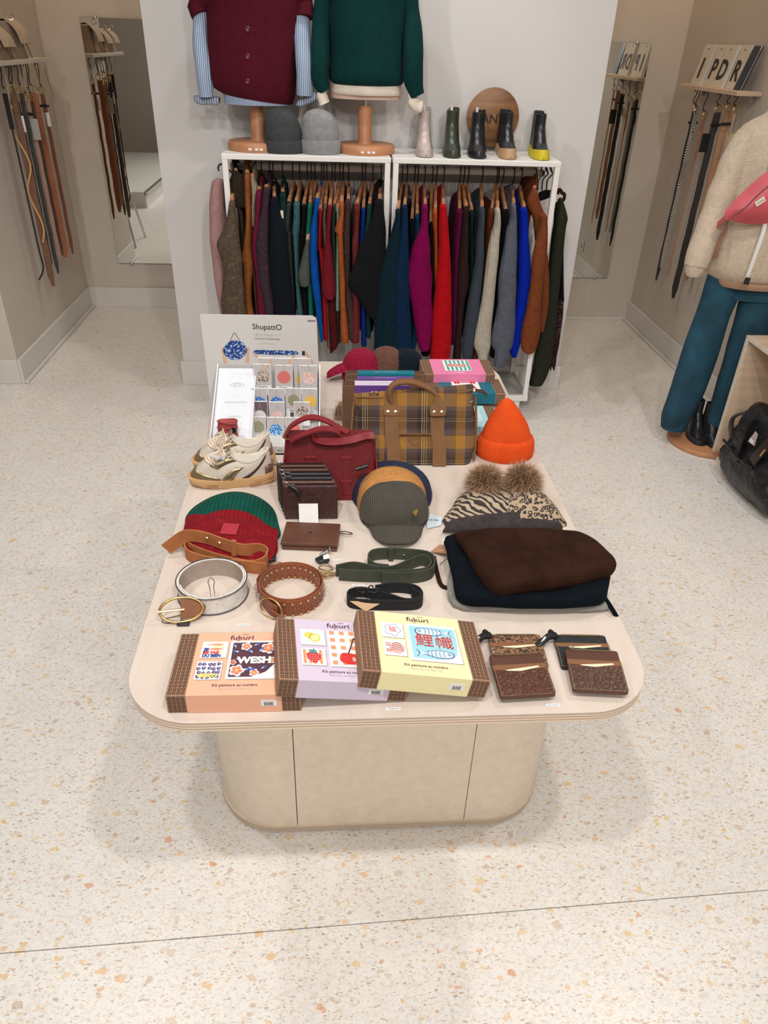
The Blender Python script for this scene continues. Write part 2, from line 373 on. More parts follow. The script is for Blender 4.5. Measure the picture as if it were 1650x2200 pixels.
# socket on right wall
t = thing('wall_socket', 'small white wall socket above the baseboard on the right alcove wall', 'socket', (2.104, 3.82, .22))
MB().box((2.094, 3.78, .19), (2.1045, 3.86, .27)).done('face_plate', SKIRT, t, bevel=.004)
MB().lathe([(.02, 0), (.02, .002)], (2.0935, 3.82, .23), 16, rot=Matrix.Rotation(-math.pi/2, 3, 'Y')).done('outlet', mat('socket_grey', (.4, .4, .4), .5), t)
# stool in the far area, seen in the left mirror
t = thing('side_chair', 'pale chair on thin metal legs seen in the left alcove mirror', 'chair', (-1.96, 3.36, 0))
MB().prism([(x, y, .43) for x, y in rrect(-1.96, 3.36, .2, .2, .06)], (0, 0, .02)).done('seat', SKIRT, t, bevel=.004)
for sx_ in (-1, 1):
    for sy_ in (-1, 1):
        MB().tube([(-1.96+.14*sx_, 3.36+.14*sy_, .43), (-1.96+.21*sx_, 3.36+.21*sy_, .0)], .011, 8).done('leg', STEEL, t)
    MB().tube([(-1.96-.17, 3.36+.15*sx_, .44), (-1.96-.23, 3.36+.16*sx_, .82)], .01, 8).done('back_post', STEEL, t)
MB().box((-2.21, 3.2, .66), (-2.19, 3.52, .83)).done('backrest', SKIRT, t, bevel=.008)
# ================================================================ RACK against the column
RW = mat('rack_white', (.78, .77, .75), .35)
RG = mat('rack_grey_shelf', (.42, .40, .38), .5)
RY0, RY1, RZ = 3.50, 3.845, 1.215
XM = .262
for k, (x0, x1, lab) in enumerate(((-.468, XM-.004, 'left white metal clothes rack unit with rail under the two torsos'), (XM+.004, 1.008, 'right white metal clothes rack unit with rail and bottom shelf under the boots'))):
    t = thing('clothes_rack', lab, 'rack', (x0, RY0, 0), 'white clothes racks')
    MB().box((x0, RY0, RZ-.022), (x1, RY1, RZ)).done('top_board', RW, t, smooth=False, bevel=.003)
    MB().box((x0, RY0, .085), (x1, RY1, .105)).done('bottom_shelf', RG, t, smooth=False, bevel=.003)
    MB().box((x0, RY0-.004, .08), (x1, RY0+.012, .112)).done('shelf_lip', RW, t, smooth=False, bevel=.002)
    for px_ in (x0+.002, x1-.026):
        for py_ in (RY0, RY1-.024):
            MB().box((px_, py_, .105), (px_+.024, py_+.024, RZ-.022)).done('post', RW, t, smooth=False, bevel=.002)
    for px_ in (x0+.03, x1-.07):
        for py_ in (RY0+.02, RY1-.05):
            MB().tube([(px_+.02, py_, .086), (px_+.02, py_, 0)], .018, 12).done('foot', RW, t)
    MB().tube([(x0+.02, 3.69, 1.142), (x1-.02, 3.69, 1.142)], .015, 14).done('rail', mat('rail_white', (.62, .59, .55), .4), t)
    MB().box((x0+.02, 3.682, 1.142), (x0+.03, 3.70, RZ-.02)).done('bracket', STEEL, t, smooth=False)
# ---------------- hangers and garments
HW = mat('hanger_wood', (.27, .115, .05), .5, kind='wood', sc_=3, amp=.2)
HW2 = mat('hanger_arm_wood', (.42, .20, .10), .5, kind='wood', sc_=3, amp=.2)
HK = mat('hanger_black_wire', (.01, .01, .01), .4)
RODZ, RODY = 1.142, 3.69
def hanger(x, tip, label, tw=0):
    """hook over the rail, two shaped wooden arms square to the rail; tip = front end of the arm"""
    t = thing('clothes_hanger', label, 'hanger', (x, RODY, 1.05), 'clothes hangers on the rails')
    r = .0185; pts = []
    for a in range(-20, 190, 21):
        pts.append((x+tw*.2*math.sin(math.radians(a)), RODY-r*math.cos(math.radians(a)), RODZ+r*math.sin(math.radians(a))+.002))
    pts = pts[::-1]
    pts += [(x+tw, RODY-.012, RODZ-.03), (x+tw, RODY-.002, RODZ-.045), (x, RODY, RODZ-.06), (x, RODY, 1.062)]
    MB().tube(pts, .0026, 6).done('hook', HK, t)
    N_ = V((x, RODY, 1.062)); T = V(tip)
    for s, P in ((1, T), (-1, V((2*x-T.x, 2*RODY-T.y-.05, T.z)))):
        w = .0095; rings = []
        for k in range(7):
            q = k/6; c = N_.lerp(P, q)+V((0, 0, -.012*math.sin(q*math.pi)*0+.012*(1-q)**2)); h = .016*(1-q)+.010; ww = w*(1-.25*q)
            rings.append([c+V((-ww, 0, -h)), c+V((ww, 0, -h)), c+V((ww*.8, 0, h*.6)), c+V((-ww*.8, 0, h*.6))])
        MB().loft(rings).done('arm', HW, t, bevel=.002)
        if s == 1:
            a, b_ = N_.lerp(P, .72), N_.lerp(P, 1.02); rings = []
            for c in (a, b_): rings.append([c+V((-w*.86, -.002, -.0125)), c+V((w*.86, -.002, -.0125)), c+V((w*.7, -.003, .009)), c+V((-w*.7, -.003, .009))])
            MB().loft(rings).done('arm_tip', HW2, t)
    return t
C3 = (3.929, 440, 300); C4 = (3.667, 820, 300)
def cpx(C, x, y): return x/C[0]+C[1], y/C[0]+C[2]
def row(C, cy, xl, xr, Y):
    a = W(*cpx(C, xl, cy), Y=Y); b = W(*cpx(C, xr, cy), Y=Y); return ((a.x+b.x)/2, (b.x-a.x)/2, (a.z+b.z)/2)
def loft_rows(rows, Y, dep, n=14, wob=.0, seed=0, roundbot=True):
    """vertical soft form: rows (x centre, half width, z) from top to bottom, resampled smoothly"""
    P = smooth_path([(a, b, c) for a, b, c in rows], 5)
    rings = []; top = P[0]; bot = P[-1]
    def ring(x, hw, z, d, yo=0):
        out = []
        for k in range(n):
            a = 2*math.pi*k/n; ca, sa = math.cos(a), math.sin(a)
            nn = 1+wob*noise.noise(V((x*9+ca*1.5+seed, sa*1.5, z*9)))
            out.append((x+hw*nn*abs(ca)**.8*(1 if ca > 0 else -1), Y+yo-d*sa*nn, z))
        return out
    for q, s_ in ((.0, .3), (.5, .75)): rings.append(ring(top.x, max(.003, top.y)*s_, top.z+.012*(1-q)*1, dep(0)*s_))
    for i, p in enumerate(P): rings.append(ring(p.x, max(.003, p.y), p.z, dep(i/(len(P)-1))))
    if roundbot:
        for q, s_ in ((.5, .8), (.9, .35)): rings.append(ring(bot.x, max(.003, bot.y)*s_, bot.z-.010*q, dep(1)*s_))
    return MB().loft(rings)
def garment(C, prof, m, label, hem=None, Y=3.50, name='knit_sweater', cat='sweater', xh=None, tip=None, hk=None, back=True, dep=None, bx=None, slv=True, sleeve2=None, hanger_label=None, bh=.0105, tw=0, wob=.12, group='knitwear on the rack'):
    rows = [row(C, cy, xl, xr, Y) for cy, xl, xr in prof]
    sx = rows[0][0]; zt = rows[0][2]
    X = bx if bx is not None else sx
    if hk is not None: hx = W(*cpx(C, hk, 190), Y=RODY).x
    else: hx = X
    t = thing(name, label, cat, (sx, RODY, max(.12, rows[-1][2]-.02)), group)
    if slv:
        dd = dep or (lambda q: .034*(1-.25*abs(q-.4)))
        loft_rows(rows, Y, dd, wob=wob, seed=random.random()*9).done('sleeve', m, t)
    # body panel: follows the hanger slope, hangs to the hem
    zb = hem if hem is not None else max(.28, rows[-1][2]+.06)
    zt2 = zt-.005; rings = []
    prf = [(zt2+.052, .045), (zt2+.035, .10), (zt2+.012, .145), (zt2-.02, .16), (zt2-.2, .158), ((zt2+zb)/2-.05, .155), (zb+.03, .155), (zb, .14)]
    for i, (z, hd) in enumerate(prf):
        hw = bh*(.75 if i < 2 else 1)*(1+.25*math.sin(i*2.1+sx*40)); out = []
        for k in range(16):
            a = 2*math.pi*k/16; ca, sa = math.cos(a), math.sin(a)
            wv_ = .0035*math.sin(sa*7+z*12+sx*50) if i > 3 else 0
            out.append((hx+(X-hx)*min(1, i/4)+hw*ca+wv_, RODY+.005-hd*sa*abs(sa)**.0, z))
        rings.append(out)
    MB().loft(rings).done('body', m, t)
    if back:
        rr = [(hx, .014, zt-.0), (hx, .016, zt-.15), (hx, .017, zt-.35), (hx, .013, max(.25, zt-.52))]
        loft_rows(rr, RODY+.125, lambda q: .02, wob=.1).done('sleeve', m, t)
    if hanger_label:
        tp = V((sx, Y-.0, zt+.012)); 
        hanger(hx, tp, hanger_label, tw)
    return t
def K(name, col, kind='knit', **k): return mat(name, tuple(c*.68 for c in col), .95, kind=kind, sc_=k.pop('sc_', 45), amp=k.pop('amp', .14), bump=k.pop('bump', .5), sheen=k.pop('sheen', .15), spec=.15, **k)
HL = 'wooden hanger with black wire hook holding the '
A = [ # (profile, material, label, extra)
 ([(285,230,300),(300,222,330),(370,200,385),(450,196,380),(560,245,365)], K('dark_umber_knit', (.045,.032,.018), 'rib'), 'umber brown ribbed turtleneck draped over the first hanger beside the left post', dict(hk=245, Y=3.56, name='turtleneck_collar_sweater', hem=.75, back=False)),
 ([(530,205,255),(640,190,270),(760,155,285),(870,95,297),(960,120,310),(1080,155,318),(1240,150,328),(1400,140,340),(1600,160,350),(1850,170,350)], K('brown_tweed_knit', (.12,.085,.06), 'tweed', col2=(.35,.25,.15)), 'wide flecked brown tweed sweater at the left end of the rail', dict(hk=245, Y=3.47, bx=-.405, tw=0)),
 ([(300,335,385),(520,340,388),(700,345,390),(900,325,392),(1010,308,402),(1060,325,405),(1340,335,395),(1540,350,430),(1700,370,440)], K('rust_orange_knit', (.33,.10,.025), 'tweed', col2=(.5,.2,.06)), 'rust orange flecked sweater next to the brown tweed one', dict(hk=350, Y=3.53)),
 ([(330,385,420),(400,385,452),(470,392,440),(570,392,425),(720,398,425)], K('cream_cable_knit', (.52,.42,.30), 'rib'), 'short cream cable knit top between rust and magenta sweaters', dict(hk=425, Y=3.56, hem=.6)),
 ([(440,430,492),(560,425,485),(640,425,475),(800,400,470),(920,392,460),(1100,425,470),(1300,440,520),(1600,460,530)], K('raspberry_knit', (.20,.014,.05)), 'raspberry sweater with dark red hem near the left end', dict(hk=478, Y=3.54, hem=.35)),
 ([(420,495,550),(590,478,545),(760,440,545),(900,428,545),(1000,438,545),(1180,450,560),(1400,500,590),(1650,520,600)], K('plum_brown_tweed', (.055,.033,.045), 'tweed', col2=(.16,.07,.16)), 'dark plum tweed sweater with purple flecks on the left rail', dict(hk=545, Y=3.52)),
 ([(500,560,618),(620,548,640),(800,548,690),(1100,545,720),(1300,570,740),(1500,595,760),(1700,610,760)], K('midnight_navy_knit', (.006,.010,.018)), 'big midnight navy cardigan hanging left of centre on the left rail', dict(hk=575, Y=3.50, bh=.016)),
 ([(460,630,688),(560,628,690),(640,632,690),(800,650,700),(1000,660,720)], K('bottle_green_knit', (.006,.035,.035)), 'bottle green sweater with a small white tag at the shoulder', dict(hk=655, Y=3.535)),
 ([(540,690,735),(640,678,725),(760,680,722),(820,695,735),(1200,700,755),(1600,720,770)], K('moss_grey_knit', (.045,.055,.045)), 'moss grey sweater right of the white-tagged green one', dict(hk=742, Y=3.54)),
 ([(540,748,802),(650,748,802),(780,738,796),(830,745,790),(1200,765,800),(1500,780,832),(1700,785,835)], K('petrol_teal_knit', (.05,.14,.15), 'tweed', col2=(.1,.25,.26)), 'petrol teal chunky sweater on the left rail', dict(hk=800, Y=3.51)),
 ([(560,822,855),(700,815,850),(900,800,845),(1300,815,865),(1650,830,885)], K('black_knit_a', (.008,.008,.009)), 'black sweater between the petrol teal and sea green ones', dict(hk=865, Y=3.545)),
 ([(550,868,912),(650,862,908),(830,850,892),(1000,850,890),(1300,870,915),(1700,880,925)], K('sea_green_knit', (.012,.19,.14)), 'sea green sweater next to the royal blue one', dict(hk=897, Y=3.53)),
 ([(860,852,888),(930,835,890),(1000,820,890),(1130,787,890),(1200,795,890),(1225,800,882)], K('sage_grey_wool', (.10,.12,.10)), 'sage grey short sleeved knit poking out low before the green one', dict(hk=928, Y=3.49, hem=.5, back=False)),
 ([(510,930,972),(620,918,952),(700,903,952),(820,888,952),(1000,888,952),(1250,905,972),(1400,930,985),(1690,975,1000)], K('royal_blue_knit', (.0,.095,.48)), 'bright royal blue mohair sweater on the left rail', dict(hk=985, Y=3.485)),
 ([(600,960,990),(900,952,985),(940,962,1005),(1200,985,1020),(1450,990,1035),(1680,1002,1038)], K('scarlet_knit', (.42,.01,.015)), 'thin scarlet sweater right of the royal blue mohair one', dict(hk=1005, Y=3.51)),
 ([(560,1000,1036),(680,990,1026),(900,1000,1040),(1300,1010,1050),(1740,1030,1065)], K('taupe_pink_knit', (.26,.15,.12)), 'taupe pink sweater between the scarlet and crimson ones', dict(hk=1030, Y=3.54)),
 ([(570,1035,1078),(680,1028,1066),(820,1020,1060),(1000,1000,1082),(1200,985,1100),(1300,990,1102),(1335,1010,1090)], K('crimson_knit', (.22,.012,.025)), 'crimson sweater with a wide cut sleeve ending above the hem', dict(hk=1075, Y=3.48, hem=.31)),
 ([(1345,1040,1100),(1500,1045,1120),(1700,1062,1130),(1755,1080,1112)], K('oxblood_knit', (.10,.008,.01)), 'oxblood long sleeve hanging low under the crimson sweater', dict(hk=1100, Y=3.51, back=False)),
 ([(560,1085,1112),(680,1068,1106),(880,1070,1106),(1200,1090,1125),(1700,1112,1150)], K('loden_knit', (.05,.07,.055)), 'dark loden sweater left of the mint one', dict(hk=1140, Y=3.53)),
 ([(600,1112,1134),(900,1110,1132),(1200,1106,1138),(1430,1105,1138)], K('mint_knit', (.25,.42,.32)), 'pale mint thin knit sleeve by the orange sweater', dict(hk=1168, Y=3.50, back=False, hem=.45)),
 ([(540,1135,1178),(620,1138,1176),(700,1115,1172),(770,1098,1170),(830,1118,1166),(1200,1135,1182),(1400,1140,1190),(1700,1150,1217)], K('tangerine_bouclé'.replace('é','e'), (.46,.11,.025), 'tweed', col2=(.6,.2,.08)), 'burnt orange loopy sweater with bunched sleeve on the left rail', dict(hk=1168, Y=3.47)),
 ([(520,1185,1240),(600,1178,1232),(800,1160,1226),(1200,1172,1230),(1500,1190,1270),(1670,1200,1272)], K('walnut_tweed_knit', (.07,.04,.035), 'tweed', col2=(.2,.1,.1)), 'walnut tweed sweater right of the burnt orange one', dict(hk=1215, Y=3.50)),
 ([(560,1260,1312),(750,1258,1302),(880,1240,1300),(1000,1245,1300),(1300,1250,1310),(1700,1230,1305)], K('brick_red_knit', (.19,.025,.03), 'tweed', col2=(.3,.06,.06)), 'brick red sweater left of the small cobalt one', dict(hk=1330, Y=3.50)),
 ([(590,1320,1356),(880,1305,1346),(1200,1310,1350),(1730,1318,1366)], K('cobalt_knit', (.005,.035,.30)), 'narrow cobalt sweater near the middle post of the rack', dict(hk=1357, Y=3.53)),
 ([(560,1370,1412),(700,1358,1402),(780,1340,1382),(1000,1345,1390),(1660,1362,1402)], K('spruce_knit', (.01,.06,.06), 'tweed', col2=(.03,.14,.13)), 'spruce green sweater left of the big black cardigan', dict(hk=1420, Y=3.54)),
 ([(520,1440,1510),(700,1400,1520),(900,1310,1532),(1050,1262,1545),(1200,1205,1542),(1310,1262,1525),(1500,1400,1460)], K('charcoal_black_knit', (.009,.010,.013)), 'wide black poncho cardigan spreading before the middle post', dict(hk=1490, Y=3.455, bh=.016, hem=.42, bx=.19)),
]
B = [
 ([(560,108,150),(650,100,150),(900,25,150),(1100,-25,150),(1500,-60,150),(1700,-60,140)], K('deep_teal_knit', (.003,.02,.035), 'tweed', col2=(.01,.045,.06)), 'deep teal sweater just right of the middle post', dict(hk=165, Y=3.445)),
 ([(530,155,205),(600,153,207),(800,128,212),(1050,75,216),(1300,70,222),(1500,10,235),(1750,-10,240)], K('marine_blue_knit', (.003,.025,.075)), 'wide marine blue sweater on the right rail', dict(hk=205, Y=3.45, bh=.014)),
 ([(640,215,262),(900,222,272),(1200,200,270),(1700,150,252)], K('ink_navy_knit', (.004,.008,.02)), 'ink navy sweater behind the marine blue one', dict(hk=265, Y=3.54)),
 ([(600,262,296),(700,265,302),(900,255,300),(1400,250,310),(1700,215,250)], K('lagoon_knit', (.004,.06,.13)), 'lagoon blue thin sweater left of the magenta one', dict(hk=290, Y=3.52)),
 ([(525,318,365),(600,314,366),(700,300,370),(850,238,382),(950,215,386),(1090,182,392),(1200,215,396),(1400,250,402),(1600,284,386),(1650,298,372)], K('magenta_knit', (.25,.0,.085)), 'magenta sweater with a wide batwing sleeve on the right rail', dict(hk=345, Y=3.465)),
 ([(660,372,400),(1000,378,410),(1400,385,420),(1690,310,372)], K('black_knit_b', (.007,.007,.008)), 'black sweater between the magenta and orange ones', dict(hk=405, Y=3.53, hem=.36)),
 ([(560,403,440),(660,400,440),(750,408,440),(1000,412,440),(1150,416,436)], K('bright_orange_knit', (.62,.12,.015)), 'narrow bright orange sweater beside the big red mohair one', dict(hk=438, Y=3.51)),
 ([(525,455,512),(600,454,517),(700,450,526),(900,448,541),(1200,415,546),(1400,396,549),(1600,388,546),(1850,380,520)], K('red_mohair', (.55,.004,.01), 'fur'), 'long bright red mohair sweater on the right rail', dict(hk=495, Y=3.46)),
 ([(560,585,640),(680,578,632),(900,558,612),(1200,552,600),(1600,545,600)], K('wine_knit', (.11,.003,.045)), 'wine purple sweater right of the red mohair one', dict(hk=625, Y=3.525)),
 ([(540,642,682),(650,640,682),(900,612,682),(1150,592,684),(1300,590,650),(1740,560,620)], K('espresso_knit', (.035,.014,.013)), 'espresso brown sweater with a bent elbow on the right rail', dict(hk=655, Y=3.505)),
 ([(570,688,722),(750,690,716),(1100,692,722),(1600,640,690)], K('pine_knit', (.008,.03,.022), 'tweed', col2=(.04,.1,.08)), 'pine green sweater behind the espresso brown sleeve', dict(hk=690, Y=3.54)),
 ([(545,765,812),(640,765,812),(800,745,806),(1000,730,800),(1400,660,762),(1650,630,722),(1730,642,700)], K('slate_blue_knit', (.055,.07,.095)), 'slate blue sweater with a plain long sleeve left of the cream one', dict(hk=800, Y=3.48)),
 ([(560,840,892),(700,820,872),(900,815,850),(1300,790,830),(1740,705,752)], K('copper_knit', (.16,.04,.014)), 'copper sweater behind the cream ribbed sleeve', dict(hk=915, Y=3.53)),
 ([(550,890,932),(650,888,936),(750,862,932),(900,830,920),(1200,796,890),(1500,740,862),(1620,725,856),(1690,752,835),(1800,770,832)], K('cream_ribbed_knit', (.66,.60,.50), 'rib', amp=.1), 'cream ribbed sweater with a balloon sleeve and long cuff', dict(hk=928, Y=3.465)),
 ([(565,948,1000),(900,930,965),(1300,900,950),(1700,850,892)], K('jet_knit', (.006,.006,.008)), 'jet black sweater between the cream and grey ribbed ones', dict(hk=965, Y=3.52)),
 ([(520,1018,1056),(620,1018,1062),(720,985,1066),(850,960,1066),(1040,926,1062),(1300,914,1056),(1500,870,1050),(1610,865,1030),(1665,890,1002),(1690,890,998),(1780,886,966)], K('grey_ribbed_knit', (.15,.17,.22), 'rib', amp=.15), 'blue-grey cable ribbed sweater with a balloon sleeve and cuff', dict(hk=1050, Y=3.46)),
 ([(550,1090,1146),(680,1080,1156),(900,1070,1166),(1080,1070,1176),(1300,1050,1142),(1600,1000,1090),(1700,1018,1062)], K('electric_blue_knit', (.0,.02,.45)), 'electric blue sweater left of the russet mohair cardigan', dict(hk=1110, Y=3.49)),
 ([(400,1178,1222),(500,1142,1250),(620,1190,1298),(700,1200,1306),(900,1220,1308),(1100,1240,1318),(1300,1240,1312),(1500,1232,1272)], K('russet_mohair', (.24,.065,.022), 'fur'), 'russet mohair cardigan at the right end of the rail', dict(hk=1222, Y=3.52, name='mohair_cardigan', cat='cardigan', sleeve2=1)),
]
for C, LST in ((C3, A), (C4, B)):
    for prof, m, lab, k in LST:
        k.setdefault('hem', None)
        short = m.name.replace('_', ' ')
        garment(C, prof, m, lab, hanger_label=HL+short+' garment', **k)
# extra front sleeve of the russet cardigan
rc = [o for o in bpy.data.objects if o.get('label', '').startswith('russet mohair')][0]
rows = [row(C4, *q, 3.462) for q in ((600,1250,1300),(700,1238,1305),(900,1190,1300),(1100,1172,1272),(1300,1147,1256),(1500,1100,1246),(1630,1095,1222),(1670,1120,1195))]
loft_rows(rows, 3.462, lambda q: .03, wob=.1).done('sleeve', MC['russet_mohair'], rc)
# small tags seen on the garments
gn = [o for o in bpy.data.objects if o.get('label', '').startswith('bottle green')][0]
p = W(*cpx(C3, 648, 632), Y=3.497)
MB().prism([(p.x-.006, p.y, p.z-.016), (p.x+.008, p.y, p.z-.016), (p.x+.008, p.y, p.z+.016), (p.x-.004, p.y, p.z+.018)], (0, .0015, 0)).done('price_tag', mat('tag_pink', (.75, .62, .5), .6), gn, smooth=False)
# garments hung outside the end posts
def endpiece(C, prof, m, name, cat, label, Y, dp=.05):
    rows = [row(C, *q, Y) for q in prof]
    t = thing(name, label, cat, (rows[0][0], Y, rows[-1][2]), 'garments hung outside the rack posts')
    loft_rows(rows, Y, lambda q: dp, wob=.1, seed=3).done('body', m, t)
    rr = [(a+(.006), b*.7, c-.03) for a, b, c in rows]
    loft_rows(rr, Y+.07, lambda q: dp*.8, wob=.1, seed=8).done('sleeve', m, t)
    return t, rows
PK = K('pink_mohair', (.55, .32, .31), 'fur', amp=.12)
tp_, rws = endpiece(C3, [(355,60,165),(420,50,170),(600,40,175),(800,42,190),(1000,60,200),(1200,85,200),(1400,125,200),(1560,150,205)], PK, 'pink_coat', 'coat', 'pale pink mohair cardigan hung outside the left end of the rack', 3.60, .06)
MB().tube(smooth_path([W(*cpx(C3, *q), Y=3.6) for q in ((120,265),(112,235),(135,205),(160,225),(190,245),(235,285))], 4), .004, 6).done('clothes_hanger', HK, None, label='black plastic hanger hooked outside the left rack post above the pink cardigan', cat='hanger')
OL = K('olive_black_wool', (.03, .033, .022), 'knit')
endpiece(C4, [(480,1392,1425),(560,1375,1450),(620,1368,1462),(690,1360,1450),(900,1335,1425),(1200,1300,1395),(1500,1245,1370),(1800,1190,1325),(1925,1166,1266)], OL, 'olive_coat', 'coat', 'long dark olive coat hung outside the right rack post', 3.55, .03)
endpiece(C4, [(660,1405,1440),(900,1405,1432),(1100,1405,1432),(1270,1392,1436)], K('black_shawl', (.008,.006,.01)), 'black_shawl', 'shawl', 'short black shawl behind the olive coat', 3.66, .015)
endpiece(C4, [(1285,1385,1432),(1400,1368,1425),(1600,1345,1400),(1700,1330,1380),(1770,1335,1372),(1805,1350,1362)], K('lace_brown', (.035,.012,.016), 'tweed', col2=(.4,.3,.28)), 'lace_scarf', 'scarf', 'brown open-work lace scarf tip hanging below the black shawl', 3.64, .01)
pts = [W(*cpx(C4, *q), Y=3.62) for q in ((1385,430),(1395,395),(1410,400),(1420,420),(1440,430),(1435,470),(1415,490))]
MB().tube(smooth_path(pts, 3), [.008]*19, 8).done('leather_strap', K('dark_berry', (.05,.012,.014)), None, label='dark berry leather strap bundle on top of the olive coat', cat='strap')
# cluster of spare hangers at the right end
for i, (cx_, dy) in enumerate(((1278, 0), (1312, .012), (1348, .03))):
    a = [W(*cpx(C4, cx_+q[0], q[1]), Y=3.69-dy*2-.02) for q in ((30,255),(22,225),(0,205),(-20,225),(-10,250),(0,270),(-30,300),(-45,330),(-50,400))]
    MB().tube(smooth_path(a, 3), .0034, 6).done('clothes_hanger', HK, None, label=('leftmost', 'middle', 'rightmost')[i]+' of three thick black empty hanger hooks at the right rail end', cat='hanger', group='empty black hangers at the rail end')
ph = [W(*cpx(C4, *q), Y=3.63) for q in ((1240,420),(1290,400),(1340,400),(1372,395),(1370,440),(1300,470),(1240,490))]
MB().prism(ph, (0, .02, 0)).done('knitted_garment', K('black_knit_c', (.01,.008,.01)), None, bevel=.006, label='bundled black knit top under the empty hanger hooks', cat='knitwear')
# ---------------- things on the rack top
RTZ = RZ+.0005
MD = mat('mannequin_wood', (.46, .21, .10), .45, kind='wood', sc_=3, amp=.12)
def rack_plinth(t, cx, cy, r, pole_z, px_):
    MB().lathe([(r*.98, 0), (r, .004), (r, .026), (r*.95, .034), (r*.93, .036)], (cx, cy, RTZ), 48).done('plinth', MD, t)
    MB().lathe([(.034, .036), (.030, .045), (.0285, pole_z-RTZ)], (px_, cy, RTZ), 24).done('pole', MD, t)
    for dx in (-.02, .008, .028):
        a = math.asin((dx)/r)
        MB().box((cx+dx-.0065, cy-r*math.cos(a)-.0012, RTZ+.010), (cx+dx+.0065, cy-r*math.cos(a)+.004, RTZ+.018)).done('price_sticker', WHITEP, t, smooth=False)
def torso(rows, cy, n=40, wob=.02, seed=0, folds=0):
    P = smooth_path([V((a, b, c)) for a, b, c, d in rows], 5); D = smooth_path([V((d, 0, 0)) for a, b, c, d in rows], 5)
    rings = []
    for p, d in zip(P, D):
        out = []
        for k in range(n):
            a = 2*math.pi*k/n; ca, sa = math.cos(a), math.sin(a)
            f = 1+wob*noise.noise(V((ca*1.8+seed, sa*1.8, p.z*5)))+folds*math.sin(a*7+p.z*6)
            out.append((p.x+p.y*f*ca, cy-d.x*f*sa, p.z))
        rings.append(out)
    return MB().loft(rings)
# --- burgundy bust
BY = 3.69
t = thing('torso_mannequin', 'left torso mannequin on a round wooden plinth with pole', 'mannequin', (-.326, BY, RTZ))
rack_plinth(t, -.328, BY-.02, .128, 1.42, -.322)
LIN = mat('linen_torso', (.6, .55, .5), .8)
torso([(-.31, .13, 1.40, .09), (-.31, .15, 1.5, .1), (-.31, .12, 1.65, .09), (-.31, .14, 1.85, .1), (-.31, .12, 1.96, .08), (-.31, .05, 2.0, .05), (-.31, .05, 2.08, .05)], BY).done('torso', LIN, t)
SHB = mat('striped_shirt_cotton', (.46, .55, .68), .75, kind='stripe', sc_=260, col2=(.13, .19, .33))
s = thing('striped_shirt', 'blue and white striped shirt with turned cuffs under the burgundy vest', 'shirt', (-.31, BY, 1.40), 'clothes on the left torso')
torso([(-.315, .145, 1.392, .115), (-.315, .15, 1.44, .12), (-.315, .15, 1.5, .12)], BY, folds=.02).done('shirt_tail', SHB, s)
def sleeve(pts, rs, m, name, par, flat=.8, n=16):
    P = smooth_path(pts, 5); R = [v.x for v in smooth_path([(r, 0, 0) for r in rs], 5)]
    return MB().tube(P, [r_*(1+.10*noise.noise(p_*14)) for r_, p_ in zip(R, P)], n, flat=flat).done(name, m, par)
Yv = 3.62
def wp(x, y, Y=Yv): return W(x, y, Y=Y)
sleeve([V((-.50, 3.67, 1.93)), wp(432, 20, 3.66), wp(431, 90, 3.64), wp(438, 150), wp(444, 208)], [.05, .035, .034, .038, .036], SHB, 'sleeve', s)
sleeve([V((-.12, 3.67, 1.93)), wp(648, 30, 3.66), wp(650, 90, 3.64), wp(655, 150), wp(655, 205)], [.05, .035, .038, .04, .038], SHB, 'sleeve', s)
CF = mat('cuff_stripe', (.42, .46, .52), .7, kind='stripe', sc_=200, col2=(.12, .17, .28))
def cuff(a, b, r, m, name, par, fl=.55):
    P = [V(a).lerp(V(b), q) for q in (0, .1, .9, 1)]
    return MB().tube(P, [r*.9, r, r, r*.9], 14, flat=fl).done(name, m, par)
a, b = wp(446, 200), wp(443, 222)
MB().prism([wp(412, 206), wp(471, 210), wp(469, 226), wp(430, 226), wp(420, 222)], (0, .06, 0)).done('cuff', CF, s, bevel=.008)
MB().prism([wp(676, 195), wp(688, 212), wp(648, 231), wp(634, 229), wp(638, 218)], (0, .06, 0)).done('cuff', CF, s, bevel=.008)
BU = K('burgundy_mohair', (.105, .008, .02), 'fur', amp=.12)
ve = thing('sleeveless_cardigan', 'burgundy mohair sleeveless cardigan with round buttons on the left torso', 'cardigan', (-.31, BY, 1.42), 'clothes on the left torso')
x_ = lambda px, py: wp(px, py, BY-.05).x
def vrow(py, l, r, d):
    a, b = wp(l, py, BY-.02), wp(r, py, BY-.02); return ((a.x+b.x)/2, (b.x-a.x)/2, (a.z+b.z)/2, d)
vb = torso([vrow(217, 480, 628, .12), vrow(200, 455, 633, .135), vrow(170, 443, 636, .145), vrow(110, 440, 641, .145), vrow(50, 438, 645, .14), vrow(0, 436, 650, .14),
       (-.325, .20, 1.85, .14), (-.325, .17, 1.93, .12), (-.325, .08, 1.985, .09), (-.325, .065, 2.0, .08)], BY, folds=.012)
for q in vb.v:
    if q.z < 1.52: q.z += ((1.52-q.z)/.1)*(-.10*(q.x+.31)+.006)
vb.done('body', BU, ve)
for cxs, pts in ((-1, [(-.47, 3.69, 1.92), wp(434, 0, 3.67), wp(427, 18, 3.66), wp(432, 34, 3.65)]), (1, [(-.17, 3.69, 1.92), wp(645, 0, 3.67), wp(651, 20, 3.66), wp(652, 38, 3.65)])):
    MB().tube(smooth_path(pts, 4), [.06]*5+[.045]*4+[.04]*4, 14).done('armhole', BU, ve)
